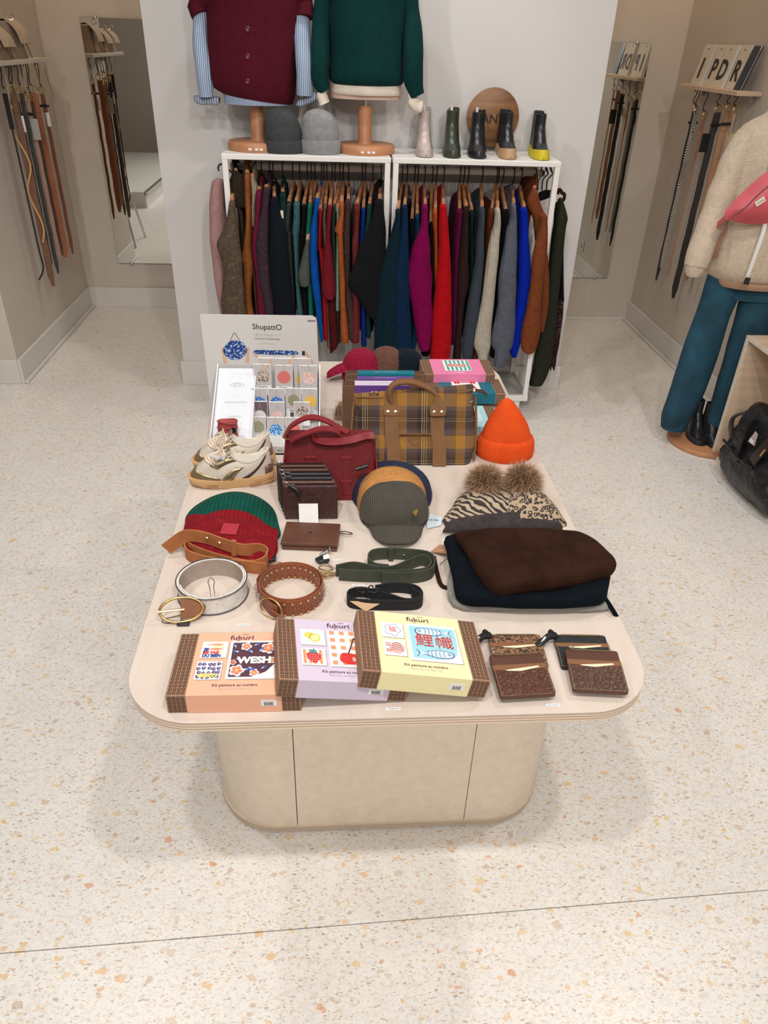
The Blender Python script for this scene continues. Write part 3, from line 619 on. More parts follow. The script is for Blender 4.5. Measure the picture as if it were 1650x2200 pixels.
for py in (62, 121, 175):
    c = W(532, py, Y=BY-.146)
    MB().lathe([(.0, 0), (.009, 0), (.010, .002), (.008, .004), (.0, .003)], (c.x, c.y, c.z), 16, rot=Matrix.Rotation(math.pi/2, 3, 'X')).done('button', mat('button_berry', (.09, .015, .03), .35), ve)
# --- green bust
t = thing('torso_mannequin', 'right torso mannequin on a round wooden plinth with pole', 'mannequin', (.148, BY, RTZ))
rack_plinth(t, .155, BY-.03, .128, 1.40, .149)
MB().tube([(.149, BY-.03, 1.39), (.149, BY-.03, 1.45)], .012, 12).done('steel_neck', STEEL, t)
torso([(.15, .155, 1.425, .10), (.15, .155, 1.5, .1), (.15, .12, 1.65, .09), (.15, .14, 1.85, .1), (.15, .12, 1.96, .08), (.15, .05, 2.0, .05), (.15, .05, 2.08, .05)], BY).done('torso', mat('pink_lining', (.62, .42, .36), .8), t)
bl = thing('white_blouse', 'cream white blouse peeking out below the dark green sweater', 'blouse', (.15, BY, 1.43), 'clothes on the right torso')
CR = mat('cream_cotton', (.72, .64, .55), .8, kind='noise', sc_=20, amp=.08)
torso([vrow(203, 712, 864, .115), vrow(196, 709, 866, .12), vrow(180, 712, 862, .115), vrow(160, 715, 860, .11)], BY, folds=.02).done('shirt_tail', CR, bl)
for pts, rs in (([wp(692, 190, 3.63), wp(692, 205), wp(697, 222)], [.024, .028, .03]), ([wp(884, 200, 3.63), wp(888, 215), wp(896, 226), wp(908, 229)], [.02, .03, .028, .02])):
    MB().tube(smooth_path(pts, 4), [rs[min(len(rs)-1, int(i/4))] for i in range((len(pts)-1)*4+1)], 14, flat=.7).done('cuff', CR, bl)
GR = K('dark_green_mohair', (.003, .045, .045), 'fur', amp=.12)
sw = thing('dark_green_sweater', 'dark green mohair crew sweater on the right torso', 'sweater', (.15, BY, 1.43), 'clothes on the right torso')
torso([vrow(184, 716, 858, .11), vrow(178, 709, 866, .13), vrow(165, 706, 870, .145), vrow(120, 708, 870, .145), vrow(60, 704, 872, .14), vrow(0, 702, 876, .135),
       (.15, .19, 1.85, .135), (.15, .17, 1.93, .12), (.15, .09, 1.985, .09), (.15, .07, 2.0, .08)], BY, folds=.012).done('body', GR, sw)
sleeve([V((-.0, 3.69, 1.93)), wp(696, 0, 3.67), wp(690, 60, 3.65), wp(688, 130), wp(688, 170), wp(697, 196)], [.06, .042, .045, .044, .042, .028], GR, 'sleeve', sw)
sleeve([V((.30, 3.69, 1.93)), wp(880, 0, 3.67), wp(886, 60, 3.65), wp(888, 130), wp(888, 170), wp(897, 205)], [.06, .04, .046, .048, .045, .034], GR, 'sleeve', sw)
# --- beanies standing
def beanie(label, cx, cy, z, r, h, m, band, group=None, lean=0, sy=.75, tipf=.25, ribn=60, prof=None, m2=None):
    t = thing('beanie', label, 'beanie', (cx, cy, z), group)
    md = lambda a, z_: 1+.012*math.cos(a*ribn)
    cuffp = [(r*.99, 0), (r*1.04, .006), (r*1.06, band*.5), (r*1.05, band-.006), (r*1.0, band)]
    MB().lathe(cuffp, (cx, cy, z), 240 if ribn > 50 else 120, sy=sy, mod=md).done('cuff', m2 or m, t)
    pr = prof or [(r*.97, band-.01), (r*1.0, band+.02), (r*.99, band+(h-band)*.35), (r*.9, band+(h-band)*.62), (r*.7, band+(h-band)*.83), (r*.42, band+(h-band)*.95), (r*.12, h)]
    P = smooth_path([(a, b, 0) for a, b in pr], 4)
    mb = MB().lathe([(p.x, p.y) for p in P], (cx, cy, z), 120, sy=sy, mod=lambda a, z_: 1+.006*math.cos(a*30)+.03*noise.noise(V((math.cos(a), math.sin(a), z_*9+cx*30))))
    mb.v = [v+V((lean*((v.z-z)/h)**2, 0, 0)) if v.z > z else v for v in mb.v]
    mb.done('crown', m, t); return t
beanie('charcoal grey knitted beanie on the rack top between the wooden plinths', -.205, 3.585, RTZ, .079, .172, K('charcoal_wool', (.075,.08,.085)), .05, 'grey beanies on the rack', lean=-.012)
beanie('light grey ribbed beanie on the rack top right of the charcoal one', -.045, 3.585, RTZ, .080, .172, K('light_grey_wool', (.36,.37,.38)), .055, 'grey beanies on the rack', lean=-.012)
# --- rubber boots
def boot(parent_label, cx, y0, ms, mu, L=.20, wd=.036, h=.175, plat=.022, group='rubber boots on the rack', name='ankle_boot', ang=0, zb=None, lug=True, pull=True, group_thing=None):
    z0 = RTZ if zb is None else zb; R = Matrix.Rotation(ang, 3, 'Z'); O = V((cx, y0, z0))
    t = thing(name, parent_label, 'boot', (cx, y0, z0), group)
    def pl(s, w): # outline: s along length 0 toe..1 heel
        pts = []
        for k in range(28):
            a = 2*math.pi*k/28; ca, sa = math.cos(a), math.sin(a)
            yy = L*.5*(1-ca); ww = w*(1.0-.16*math.exp(-((yy/L-.6)/.16)**2))*(.94 if yy/L > .6 else 1.04)
            pts.append((ww*abs(sa)**.75*(1 if sa > 0 else -1)*s, L/2+(yy-L/2)*s))
        return pts
    def ring(pts, zf): return [O+R@V((a, b, zf(a, b) if callable(zf) else zf)) for a, b in pts]
    so = MB().loft([ring(pl(.97, wd), 0), ring(pl(1.04, wd*1.04), .003), ring(pl(1.04, wd*1.04), plat*.5), ring(pl(1.0, wd), lambda a, b: plat+.008*math.cos(b/L*3.1)**2)])
    so.done('sole', ms, t)
    if lug:
        lg = MB()
        for k in range(7):
            x = (k-3)*wd*.3; yy = .003+L*.35*(abs(k-3)/3)**2.4*.5
            q = O+R@V((x, yy-.004, 0)); lg.box((q.x-.0035, q.y-.003, q.z+.001), (q.x+.0035, q.y+.006, q.z+.012))
        lg.done('tread', mat('tread_dark_'+ms.name, tuple(c*.55 for c in ms.node_tree.nodes['Principled BSDF'].inputs[0].default_value[:3]), .6), t)  # tread lugs in a darker tone of the sole colour
    rings = []; sh = (.0, L*.70, .0245, .037)   # shaft ellipse
    foot = pl(1, wd*.96)
    sft = [(sh[0]+sh[2]*math.sin(2*math.pi*k/28), sh[1]-sh[3]*math.cos(2*math.pi*k/28)) for k in range(28)]
    for i in range(15):
        q = i/14; e = q**.55 if q < .5 else .683+(q-.5)*2*.317
        e = 1-(1-min(1, q*1.45))**1.6
        zz = plat+(h-plat)*q
        out = []
        for (a, b), (c, d) in zip(foot, sft):
            # toe box height: front of the foot stays low
            fr = max(0, 1-(b/L)/.55); zf = zz if q > .35 else zz-(h-plat)*q*fr*.25
            ta = 1 if q > .6 else 1
            out.append(O+R@V((a+(c*(1.06-.1*q)-a)*e, b+(d-b)*e, zf)))
        rings.append(out)
    top = rings[-1]; c = sum(top, V())/len(top)
    rings.append([c+(p-c)*.9+V((0, 0, .001)) for p in top]); rings.append([c+(p-c)*.85+V((0, 0, -.05)) for p in top])
    MB().loft(rings).done('upper', mu, t)
    # side elastic gore + pull tab
    if pull:
        q = O+R@V((0, L*.70+.032, h))
        MB().ribbon([q+V((0, 0, -.02)), q+V((0, -.004, .012)), q+V((0, -.010, .016)), q+V((0, -.012, -.012))], (1, 0, 0), .011, .0016).done('pull_tab', mat('pull_tab', (.62, .62, .58), .6), t)
    return t
def rub(n, c, r=.32): return mat(n, c, r, spec=.6)
bt = [('pale blush', W(904, 325, Z=RTZ).x, rub('blush_rubber', (.50,.42,.40)), rub('blush_rubber', (.5,.42,.4)), .172, .022),
      ('olive green', W(960, 326, Z=RTZ).x, rub('olive_rubber', (.035,.045,.028)), rub('olive_rubber', (.035,.045,.028)), .176, .022),
      ('glossy black', W(1012, 327, Z=RTZ).x, rub('black_rubber', (.012,.014,.018)), rub('black_rubber', (.012,.014,.018)), .172, .022),
      ('black and tan-soled', W(1072, 327, Z=RTZ).x, rub('tan_sole', (.50,.32,.17), .5), rub('black_rubber', (.012,.014,.018)), .176, .036),
      ('black and yellow-soled', W(1138, 328, Z=RTZ).x, rub('yellow_sole', (.62,.52,.02), .45), rub('black_rubber', (.012,.014,.018)), .172, .034)]
for i, (nm, cx, ms, mu, h, pl_) in enumerate(bt):
    boot(nm+' rubber ankle boot on the rack top, front one of its pair', cx, 3.525, ms, mu, h=h, plat=pl_, pull=i < 3)
    boot(nm+' rubber ankle boot on the rack top, rear one of its pair', (cx*1.058-(.030 if i > 2 else .002)), 3.735, ms, mu, h=h, plat=pl_, L=.10 if i < 3 else .10, pull=False, wd=.034)
# --- round wooden shop sign leaning against the wall
SG = mat('acacia_wood', (.24, .11, .045), .45, kind='wood', sc_=2.2, amp=.45)
sg = thing('round_wood_sign', 'round acacia wood sign with dark brand lettering leaning on the wall', 'sign', (.745, 3.815, RTZ))
R = Matrix.Rotation(math.pi/2, 3, 'X')
MB().lathe([(.117, 0), (.121, .003), (.121, .012), (.117, .015)], (.745, 3.825, RTZ+.140), 64, rot=R).done('disc', SG, sg, bevel=.0)
text('TANTÄ', (.748, 3.808, RTZ+.133), (1, 0, 0), (0, 0, 1), .053, INK, sg, align='CENTER', bold=.0008, width=1.0)
for dx in (-.05, .05):
    MB().box((.745+dx-.02, 3.775, RTZ), (.745+dx+.02, 3.835, RTZ+.022)).done('stand_block', mat('copper_block', (.6, .33, .22), .4), sg, smooth=False, bevel=.003)
# ================================================================ LEFT ALCOVE: shelf, bags, belts
SHW = mat('shelf_white', (.62, .57, .52), .5)
HKS = mat('s_hook_wire', (.02, .018, .016), .35, .6)
WX = -1.693
sh = thing('wall_shelf', 'small white wall shelf above the belts in the left alcove', 'shelf', (-1.6, 4.2, 1.49))
MB().box((WX, 3.97, 1.485), (-1.53, 4.80, 1.505)).done('board', SHW, sh, smooth=False, bevel=.002)
for y in (4.05, 4.7): MB().box((WX, y, 1.445), (WX+.05, y+.02, 1.485)).done('bracket', SHW, sh, smooth=False)
def shook(x, y, z0, z1, label, group, d=1):
    h = (z0-z1)
    pts = [(x, y-.018, z0-.012), (x, y-.012, z0+.002), (x, y, z0+.006), (x, y+.014, z0-.008), (x, y+.010, z0-h*.4), (x, y-.006, z0-h*.65), (x, y-.008, z1+.01), (x, y+.002, z1), (x, y+.014, z1+.006)]
    if d < 0: pts = [(a, 2*y-b, c) for a, b, c in pts]
    return MB().tube(smooth_path(pts, 3), .0024, 6).done('s_hook', HKS, None, label=label, cat='hook', group=group)
def buckle(mb, c, ry, rz, r=.003, n=20):
    return mb.tube([(c[0]+ry*math.cos(2*math.pi*k/n), c[1]+.3*ry*math.cos(2*math.pi*k/n), c[2]+rz*math.sin(2*math.pi*k/n)) for k in range(n)], r, 6, closed=True)
def hung_belt(x, y, zt, zb, w, m, label, group, curl=0, bm=None, tag_=None, twin=None, taper=False, thick=.004, y2=None):
    t = thing('belt', label, 'belt', (x, y, zb), group)
    y2 = y if y2 is None else y2
    n = 16; P = [V((x+.0015*math.sin(q*2+y*9), y+(y2-y)*q/n+curl*max(0, q/n-.8)**2*12, zt+(zb-zt)*q/n)) for q in range(n+1)]
    Wd = [w*(1 if q < n else .45) for q in range(n+1)]
    if taper: Wd = [w*(1 if q < 4 else .5) for q in range(n+1)]
    wdv = (.93, .36, 0) if x < 0 else (.93, -.36, 0)
    MB().ribbon(P, wdv, Wd, thick).done('strap', m, t, smooth=False)
    MB().ribbon([V((x, y-.006, zt)), V((x, y-.006, zt-.09))], wdv, w*1.02, .004).done('keeper', m, t, smooth=False)
    b = MB(); buckle(b, (x, y, zt+.014), max(.012, w*.6), .02); b.tube([(x, y-.002, zt-.006), (x+.001, y-.004, zt+.034)], .0022, 6)
    b.done('buckle', bm or GOLD, t)
    if tag_:
        MB().box((x+tag_[0], y-.016, zt-tag_[1]-tag_[3]), (x+tag_[0]+tag_[2], y-.014, zt-tag_[1])).done('price_tag', tag_[4], t, smooth=False)
        MB().box((x-.028, y-.02, zt-.065), (x+.028, y-.008, zt-.052)).done('security_clip', BLK, t, bevel=.003)
    return t
def c5(x, y): return x/3.234, y/3.234
LB = -1.575
def lp(x, y, X=LB): return W(*c5(x, y), X=X)
L5 = lambda n, c, **k: mat(n, c, .45, kind='leather', sc_=20, amp=.12, bump=.25, **k)
lb = [((85,640),(370,1990),.034,L5('mocha_leather',(.15,.065,.035)),'broad mocha brown belt with the lowest tip on the left alcove wall',0,None),
      ((155,690),(350,1835),.016,L5('black_leather_a',(.015,.013,.012)),'narrow black belt right of the broad mocha belt',0,(.0,.06,.018,.08,WHITEP)),
      ((130,650),(405,1900),.022,mat('braid_black',(.02,.022,.02),.5,kind='tweed',sc_=30,amp=.3,col2=(.2,.2,.15)),'black braided belt with glittering weave on the left alcove wall',0,None),
      ((190,700),(408,1800),.018,L5('rose_leather',(.34,.19,.14)),'slim rosy beige belt on the left alcove wall',0,(-.01,.08,.045,.10,mat('card_grey',(.4,.38,.35),.6))),
      ((225,700),(435,1775),.014,L5('umber_leather',(.05,.02,.012)),'thin umber belt left of the wide cognac belt',0,None),
      ((255,640),(450,1790),.042,L5('cognac_leather',(.30,.09,.03)),'wide cognac belt with round gold buckle on the left alcove wall',0,None),
      ((295,650),(508,1765),.020,L5('chestnut_leather',(.20,.06,.022)),'chestnut belt hanging furthest right on the left alcove wall',0,(.0,.09,.02,.07,WHITEP))]
for i, (a, b, w, m, lab, cu, tg) in enumerate(lb):
    pa, pb = lp(*a), lp(*b)
    hung_belt(LB+.006*(i % 2), pb.y, pa.z, pb.z, w, m, lab, 'belts on the left alcove wall', cu, tag_=tg, y2=pb.y)
    shook(LB, pb.y, 1.484, pa.z+.035, 's-shaped black wire hook holding the '+lab.split(' on the')[0].split(' with')[0], 'hooks under the left shelf')
p1, p2, p3_, p4_, p5 = lp(30, 650), lp(75, 900), lp(150, 1300), lp(268, 1720), lp(232, 2020)
t = thing('cord_belt', 'thin black cord belt curling at its tip, furthest left on the alcove wall', 'belt', p5, 'belts on the left alcove wall')
yc = p4_.y
MB().ribbon([V((LB, yc-.01, p1.z)), V((LB, yc-.01, p2.z))], (1,0,0), .022, .006).done('webbing', BLK, t, smooth=False)
MB().ribbon(smooth_path([V((LB, yc-.01, p2.z)), V((LB, yc-.005, p3_.z)), V((LB, yc, p4_.z)), V((LB+.002, yc, (p4_.z+p5.z)/2-.02)), V((LB-.035, yc, p5.z))], 5), (1,0,.01), .009, .003).done('strap', MC['black_leather_a'], t, smooth=False)
shook(LB, yc-.01, 1.484, p1.z+.02, 's-shaped black wire hook holding the thin black cord belt', 'hooks under the left shelf')
yc = lp(370, 1990).y
pts = [V((LB+d, yc-.016, lp(*q).z)) for d, q in ((-.01,(105,730)), (-.035,(95,900)), (.02,(200,1130)), (-.02,(190,1350)), (.02,(275,1560)), (.0,(265,1710)))]
MB().ribbon(smooth_path(pts, 4), (1, 0, 0), .008, .003).done('lace_belt', mat('tan_lace', (.62,.33,.13), .5), None, smooth=False, label='thin tan lace belt zigzagging over the broad mocha belt', cat='belt', group='belts on the left alcove wall')
# beige bags on the shelf
CV = mat('beige_canvas', (.50, .40, .31), .85, kind='noise', sc_=12, amp=.15, bump=.3)
CVD = mat('beige_canvas_dark', (.36, .27, .2), .85, kind='noise', sc_=12, amp=.15, bump=.3)
for i, (yy, lab) in enumerate(((4.02, 'small beige canvas flap bag on the left shelf, cut by the photo edge'), (4.22, 'middle beige canvas flap bag on the left shelf'), (4.46, 'beige canvas flap bag with a pulled-out corner, right end of the left shelf'))):
    z0 = 1.5055; w = .155; hh = .155 if i == 2 else .125
    t = thing('canvas_bag', lab, 'bag', (-1.6, yy+w/2, z0), 'beige bags on the left shelf')
    rings = []
    for k in range(6):
        q = k/5; d = .055*(1-q*.5); ww = w/2*(1-.08*q)
        rings.append([V((-1.615+a, yy+w/2+b, z0+hh*q)) for a, b in rrect(0, 0, d, ww, min(d, .02), 3)])
    MB().loft(rings).done('body', CVD, t)
    fl_ = [V((-1.64, yy+.005, z0+hh+.004)), V((-1.60, yy+.003, z0+hh+.012)), V((-1.553, yy+.0, z0+hh*.78)), V((-1.535, yy+.002, z0+hh*.42))]
    rr = [[p_, p_+V((0, w*.97+(.02 if j == 3 else 0), -.01*j)), p_+V((.004, w*.97+(.02 if j == 3 else 0), -.01*j+.003)), p_+V((.004, 0, .003))] for j, p_ in enumerate(smooth_path(fl_, 3))]
    rr = [[p_, p_+V((0, w*.96, 0)), p_+V((.004, w*.96, .003)), p_+V((.004, 0, .003))] for p_ in smooth_path(fl_, 3)]
    MB().loft(rr).done('flap', CV, t)
    MB().ribbon(smooth_path([V((-1.56, yy+w-.02, z0+.07)), V((-1.545, yy+w, z0-.01)), V((-1.54, yy+w+.003, z0-.10)), V((-1.545, yy+w+.004, z0-.16+.03*i))], 4), (0, 1, 0), .02, .003).done('strap', CVD, t)
    b = MB(); buckle(b, (-1.575, yy+.03, z0+hh+.022), .016, .014, .003); b.done('clasp', STEEL, t)
MB().tube(smooth_path([V((LB+.02, 4.80+a, c)) for a, c in ((.0,1.45),(.02,1.40),(.06,1.34),(.075,1.30),(.05,1.285),(.02,1.29))], 4), .003, 6).done('hanging_strap', mat('grey_webbing', (.3,.27,.23), .7), None, label='thin grey webbing strap curling off the right end of the left shelf', cat='strap')
# ================================================================ RIGHT ALCOVE
RXW = 2.103
sr = thing('wall_shelf', 'narrow birch wall shelf carrying lettered notebooks in the right alcove', 'shelf', (2.03, 4.4, 1.47))
BIR = mat('birch_light', (.62, .47, .34), .5, kind='wood', sc_=3, amp=.08)
a, b = W(1475, 183, X=2.0), W(1605, 205, X=2.0)
MB().box((1.975, 4.02, 1.462), (RXW, 4.74, 1.482)).done('board', BIR, sr, smooth=False, bevel=.002)
for y in (4.08, 4.66): MB().box((RXW-.02, y, 1.43), (RXW, y+.02, 1.462)).done('bracket', STEEL, sr, smooth=False)
def c6(x, y): return x/3.548+1220, y/3.548+60
def rp(x, y, X=2.03): return W(*c6(x, y), X=X)
rb = [((940,630),(655,1925),.020,L5('black_leather_b',(.012,.01,.009)),'black belt with a curled tip furthest left on the right alcove wall','',None,False,(.0,.1,.02,.05,BLK)),
      ((985,660),(695,1830),.022,mat('chequer_weave',(.62,.55,.45),.7,kind='check',sc_=140,col2=(.05,.045,.04)),'black and cream chequered woven belt on the right alcove wall','',STEEL,False,None),
      ((1030,690),(740,1890),.012,L5('tan_leather',(.36,.14,.06)),'very thin tan belt with a broad top on the right alcove wall','',None,True,None),
      ((1110,640),(785,2060),.034,L5('black_leather_c',(.02,.015,.012)),'broad black belt with eyelets hanging lowest on the right alcove wall','',None,False,(-.06,.1,.045,.09,BLK)),
      ((1185,630),(882,1925),.030,L5('caramel_leather',(.40,.19,.09)),'broad caramel belt beside the star-shaped tag on the right alcove wall','',None,False,(.02,.1,.05,.06,mat('star_tag_card',(.6,.45,.25),.6))),
      ((1235,650),(910,2020),.010,L5('sand_leather',(.42,.27,.17)),'thin sand-coloured belt nearest the cream jacket on the right wall','',None,False,None)]
for i, (a, b, w, m, lab, _, bm, tp, tg) in enumerate(rb):
    pa, pb = rp(*a), rp(*b)
    hung_belt(2.045-.004*(i % 2), pb.y, pa.z, pb.z, w, m, lab, 'belts on the right alcove wall', 0, bm=bm or GOLD, tag_=tg, taper=tp, y2=pb.y)
    shook(2.03, pb.y, 1.461, pa.z+.035, 's-shaped wire hook holding the '+lab.split(' on the')[0].split(' with')[0], 'hooks under the right shelf', -1)
# S hooks visible without clear belts are covered above; lettered notebooks leaning on the shelf
NBP = mat('notebook_cream', (.66, .60, .50), .6)
for i, (ch, yc, wd_) in enumerate((('I', 4.62, .118), ('P', 4.49, .118), ('D', 4.355, .118), ('R', 4.225, .105))):
    z0 = 1.4825; lean = .035; Rr = Matrix.Rotation(0, 3, 'Z')
    t = thing('lettered_notebook', 'cream notebook with a big black letter %s leaning on the right shelf' % ch, 'notebook', (2.03, yc, z0), 'lettered notebooks on the right shelf')
    bx_ = 2.015+.012*(i % 2)
    q = [V((bx_, yc-wd_/2, z0)), V((bx_, yc+wd_/2, z0)), V((bx_+lean, yc+wd_/2-.012, z0+.19)), V((bx_+lean, yc-wd_/2-.012, z0+.19))]
    MB().prism(q, (.007, 0, .0)).done('cover', NBP, t, smooth=False, bevel=.001)
    MB().prism([v+V((.0072, 0, -.0)) for v in q], (.012, 0, 0)).done('pages', WHITEP, t, smooth=False)
    mid = (q[0]+q[1]+q[2]+q[3])/4; ey = (q[2]-q[1]).normalized(); ex = V((0, -1, 0))
    text(ch, mid-ey*.02+V((-.0012, 0, 0)), ex, ey, .125, INK, t, align='CENTER', bold=.004 if ch != 'I' else .006)
    MB().box((mid.x-.0+.028*0+lean*.42-.0025, mid.y-.012-.002, z0+.170), (mid.x+lean*.42-.001, mid.y+.012-.002, z0+.1715)).done('printed_line', INK, t, smooth=False)
t = thing('dark_magazine', 'dark blue magazine sheaf at the right end of the lettered notebooks', 'magazine', (2.05, 4.14, 1.4825), 'printed matter on the right shelf')
for k, (m_, dx) in enumerate(((mat('mag_navy', (.02,.03,.06), .4), 0), (WHITEP, .012), (MC['mag_navy'], .018))):
    MB().prism([V((2.02+dx, 4.105, 1.4825)), V((2.02+dx, 4.165, 1.4825)), V((2.065+dx, 4.145, 1.672)), V((2.065+dx, 4.085, 1.67))], (.004, .006*k, 0)).done('issue', m_, t, smooth=False)
# ================================================================ MANNEQUIN on the right
MX, MY = 1.905, 3.20
t = thing('full_mannequin', 'full-height mannequin on a round wooden disc near the right wall', 'mannequin', (1.93, MY, 0))
mp_ = W(1545, 935, Z=.02)
MB().lathe([(.185, 0), (.19, .004), (.19, .018), (.183, .024)], (1.857, 3.19, 0), 56).done('base_disc', MD, t)
MB().tube([(1.89, 3.26, .024), (1.90, 3.26, .8)], .012, 10).done('support_rod', STEEL, t)
torso([(1.915, .12, .80, .10), (1.915, .15, .95, .11), (1.87, .12, 1.08, .09), (1.815, .15, 1.28, .10), (1.80, .12, 1.36, .08), (1.795, .05, 1.42, .05), (1.795, .045, 1.50, .05)], MY+.02).done('torso', LIN, t)
DN = mat('blue_denim', (.007, .05, .085), .85, kind='knit', sc_=9, amp=.45, bump=.3)
je = thing('blue_jeans', 'flared teal-blue jeans with frayed hems on the full mannequin', 'jeans', (1.8, MY, .1), 'clothes on the full mannequin')
def legrows(lst, Y, dep, m, name, par, n=20, rb=False):
    lst = [(a, b+4, c-4) for a, b, c in lst]
    rows = []
    for py, xl, xr in lst:
        a, b = W(xl, py, Y=Y), W(xr, py, Y=Y); rows.append(((a.x+b.x)/2, (b.x-a.x)/2, (a.z+b.z)/2))
    return loft_rows(rows, Y, dep, n=n, wob=.05, roundbot=rb).done(name, m, par)
legrows([(560,1530,1622),(600,1515,1606),(680,1490,1570),(760,1462,1545),(830,1440,1520),(890,1420,1490),(918,1417,1474)], MY, lambda q: .055+.004*q, DN, 'leg', je)
legrows([(560,1606,1690),(600,1597,1690),(680,1577,1670),(760,1556,1640),(830,1536,1615),(900,1515,1590),(932,1503,1575)], MY-.01, lambda q: .055+.004*q, DN, 'leg', je)
torso([(1.905, .19, .72, .10), (1.905, .185, .82, .11), (1.905, .16, .95, .105)], MY+.02).done('seat', DN, je)
STC = mat('hem_thread', (.05, .14, .2), .8)
for (y_, l_, r_) in ((921, 1417, 1474), (934, 1503, 1570)):
    fb = MB()
    for k in range(11):
        q = k/10; c = W(l_+(r_-l_)*q, y_-6+16*math.sin(q*math.pi)*.6, Y=MY-.075*math.sin(q*math.pi)-.01)
        fb.box((c.x-.001, c.y-.006, c.z-.006), (c.x+.001, c.y-.004, c.z+.006))
    fb.done('fringe', STC, je, smooth=False)
boot('black ankle boot on the wooden disc under the left jeans leg', 1.782, 3.10, MC['black_rubber'], MC['black_rubber'], L=.24, wd=.044, h=.17, plat=.02, group='boots on the full mannequin', ang=-.15, zb=.0245, lug=False, pull=False)
boot('black ankle boot on the wooden disc under the right jeans leg', 1.868, 3.045, MC['black_rubber'], MC['black_rubber'], L=.24, wd=.044, h=.17, plat=.02, group='boots on the full mannequin', ang=.12, zb=.0245, lug=False, pull=False)
# sherpa jacket
SH = mat('cream_sherpa', (.60, .50, .39), .95, kind='fur', sc_=60, amp=.08, bump=.9, sheen=.3, spec=.1, dist=.006)
ja = thing('sherpa_jacket', 'cream sherpa zip jacket with pocket trim on the full mannequin', 'jacket', (1.93, MY, .77), 'clothes on the full mannequin')
def jr(py, l, r, d, Y=MY-.02):
    a, b = W(l, py, Y=Y), W(r, py, Y=Y); return ((a.x+b.x)/2, (b.x-a.x)/2, (a.z+b.z)/2, d)
torso([jr(598, 1532, 1712, .12), jr(588, 1524, 1722, .14), jr(565, 1519, 1728, .15), jr(500, 1533, 1736, .155), jr(430, 1556, 1745, .15), jr(360, 1576, 1758, .145), jr(310, 1590, 1765, .13), jr(280, 1602, 1765, .115), jr(262, 1625, 1750, .09), jr(245, 1655, 1740, .07), jr(225, 1662, 1738, .07)], MY+.0, folds=.01, n=48).done('body', SH, ja)
torso([jr(612, 1536, 1708, .125), jr(604, 1533, 1712, .13), jr(597, 1534, 1710, .128)], MY+.0, n=48).done('hem_lining', mat('tan_lining', (.36, .23, .14), .8), ja)
sleeve([W(1612, 292, Y=MY), W(1588, 330, Y=MY), W(1560, 400, Y=MY-.01), W(1533, 470, Y=MY-.03), W(1505, 540, Y=MY-.06), W(1494, 572, Y=MY-.07)], [.058, .062, .064, .062, .058, .050], SH, 'sleeve', ja, flat=.9, n=20)
MB().tube([W(1494, 570, Y=MY-.07), W(1491, 584, Y=MY-.075), W(1489, 592, Y=MY-.075)], [.047, .042, .032], 18, flat=.9).done('cuff', SH, ja)
xr_ = 2.02
sleeve([V((1.93, MY, 1.31)), V((1.99, MY-.02, 1.2)), V((2.03, MY-.06, 1.0)), V((2.045, MY-.09, .84))], [.06, .058, .054, .045], SH, 'sleeve', ja)
zp = [W(px_, py, Y=MY-y_) for px_, py, y_ in ((1666, 300, .12), (1652, 400, .155), (1644, 480, .168), (1625, 540, .166), (1604, 598, .15))]
MB().ribbon(smooth_path(zp, 5), (1, 0, 0), .014, .008).done('zip_tape', WHITEP, ja)
MB().ribbon([zp[-1]+V((0, -.012, .006)), zp[-1]+V((-.004, -.014, -.022))], (1, 0, 0), .02, .008).done('zip_pull', BLK, ja)
pk = [W(px_, py, Y=MY-y_) for px_, py, y_ in ((1562, 488, .115), (1550, 510, .12), (1542, 535, .125), (1537, 555, .12))]
MB().ribbon(smooth_path(pk, 4), (1, 0, 0), .015, .006).done('pocket_trim', mat('mauve_trim', (.25, .12, .09), .6), ja)
# pink bum bag
PB = mat('pink_nylon', (.55, .085, .11), .5, kind='noise', sc_=14, amp=.14, bump=.15)
fb_ = thing('bum_bag', 'pink crossbody bum bag with white patch over the sherpa jacket', 'bag', W(1600, 470, Y=MY-.2), 'clothes on the full mannequin')
Yb = MY-.17
ol = [W(px_, py, Y=Yb) for px_, py in ((1556,462),(1562,448),(1600,408),(1640,374),(1672,352),(1700,345),(1716,370),(1712,420),(1690,462),(1660,478),(1620,482),(1585,478),(1562,470))]
c0 = sum(ol, V())/len(ol)
MB().puff(smooth2([(p.x-c0.x, p.z-c0.z) for p in ol], 3), .055, c0, (1, 0, 0), (0, 0, 1), (0, -1, 0), rings=6).done('pouch', PB, fb_)
zz = [W(px_, py, Y=Yb-.030-.014*math.sin((px_-1560)/150*3)) for px_, py in ((1574, 464), (1600, 447), (1625, 422), (1650, 400), (1685, 376))]
MB().tube(smooth_path(zz, 4), .0022, 6).done('zip', mat('zip_maroon', (.12, .03, .04), .5), fb_)
MB().ribbon([W(1700, 350, Y=Yb-.01), W(1740, 300, Y=Yb+.03), W(1770, 270, Y=Yb+.10)], (0, 0, 1), .03, .003).done('strap', PB, fb_)
MB().ribbon([W(1562, 465, Y=Yb-.01), W(1545, 480, Y=Yb+.05), W(1535, 490, Y=Yb+.12)], (0, 0, 1), .022, .003).done('strap', PB, fb_)
pc = W(1633, 433, Y=Yb-.0555); ex = (W(1645, 425, Y=Yb-.0555)-W(1620, 442, Y=Yb-.0555)).normalized(); ey = V((0,-1,0)).cross(ex)*1
if ey.z < 0: ey = -ey
mb = MB(); hw_, hh_ = .019, .010
mb.prism([pc-ex*hw_-ey*hh_, pc+ex*hw_-ey*hh_, pc+ex*hw_+ey*hh_, pc-ex*hw_+ey*hh_], (0, -.002, 0)).done('brand_patch', mat('patch_cream', (.75, .7, .6), .7), fb_, smooth=False)
text('hindbag', pc+V((0, -.0022, 0)), ex, ey, .0095, INK, fb_, align='CENTER')
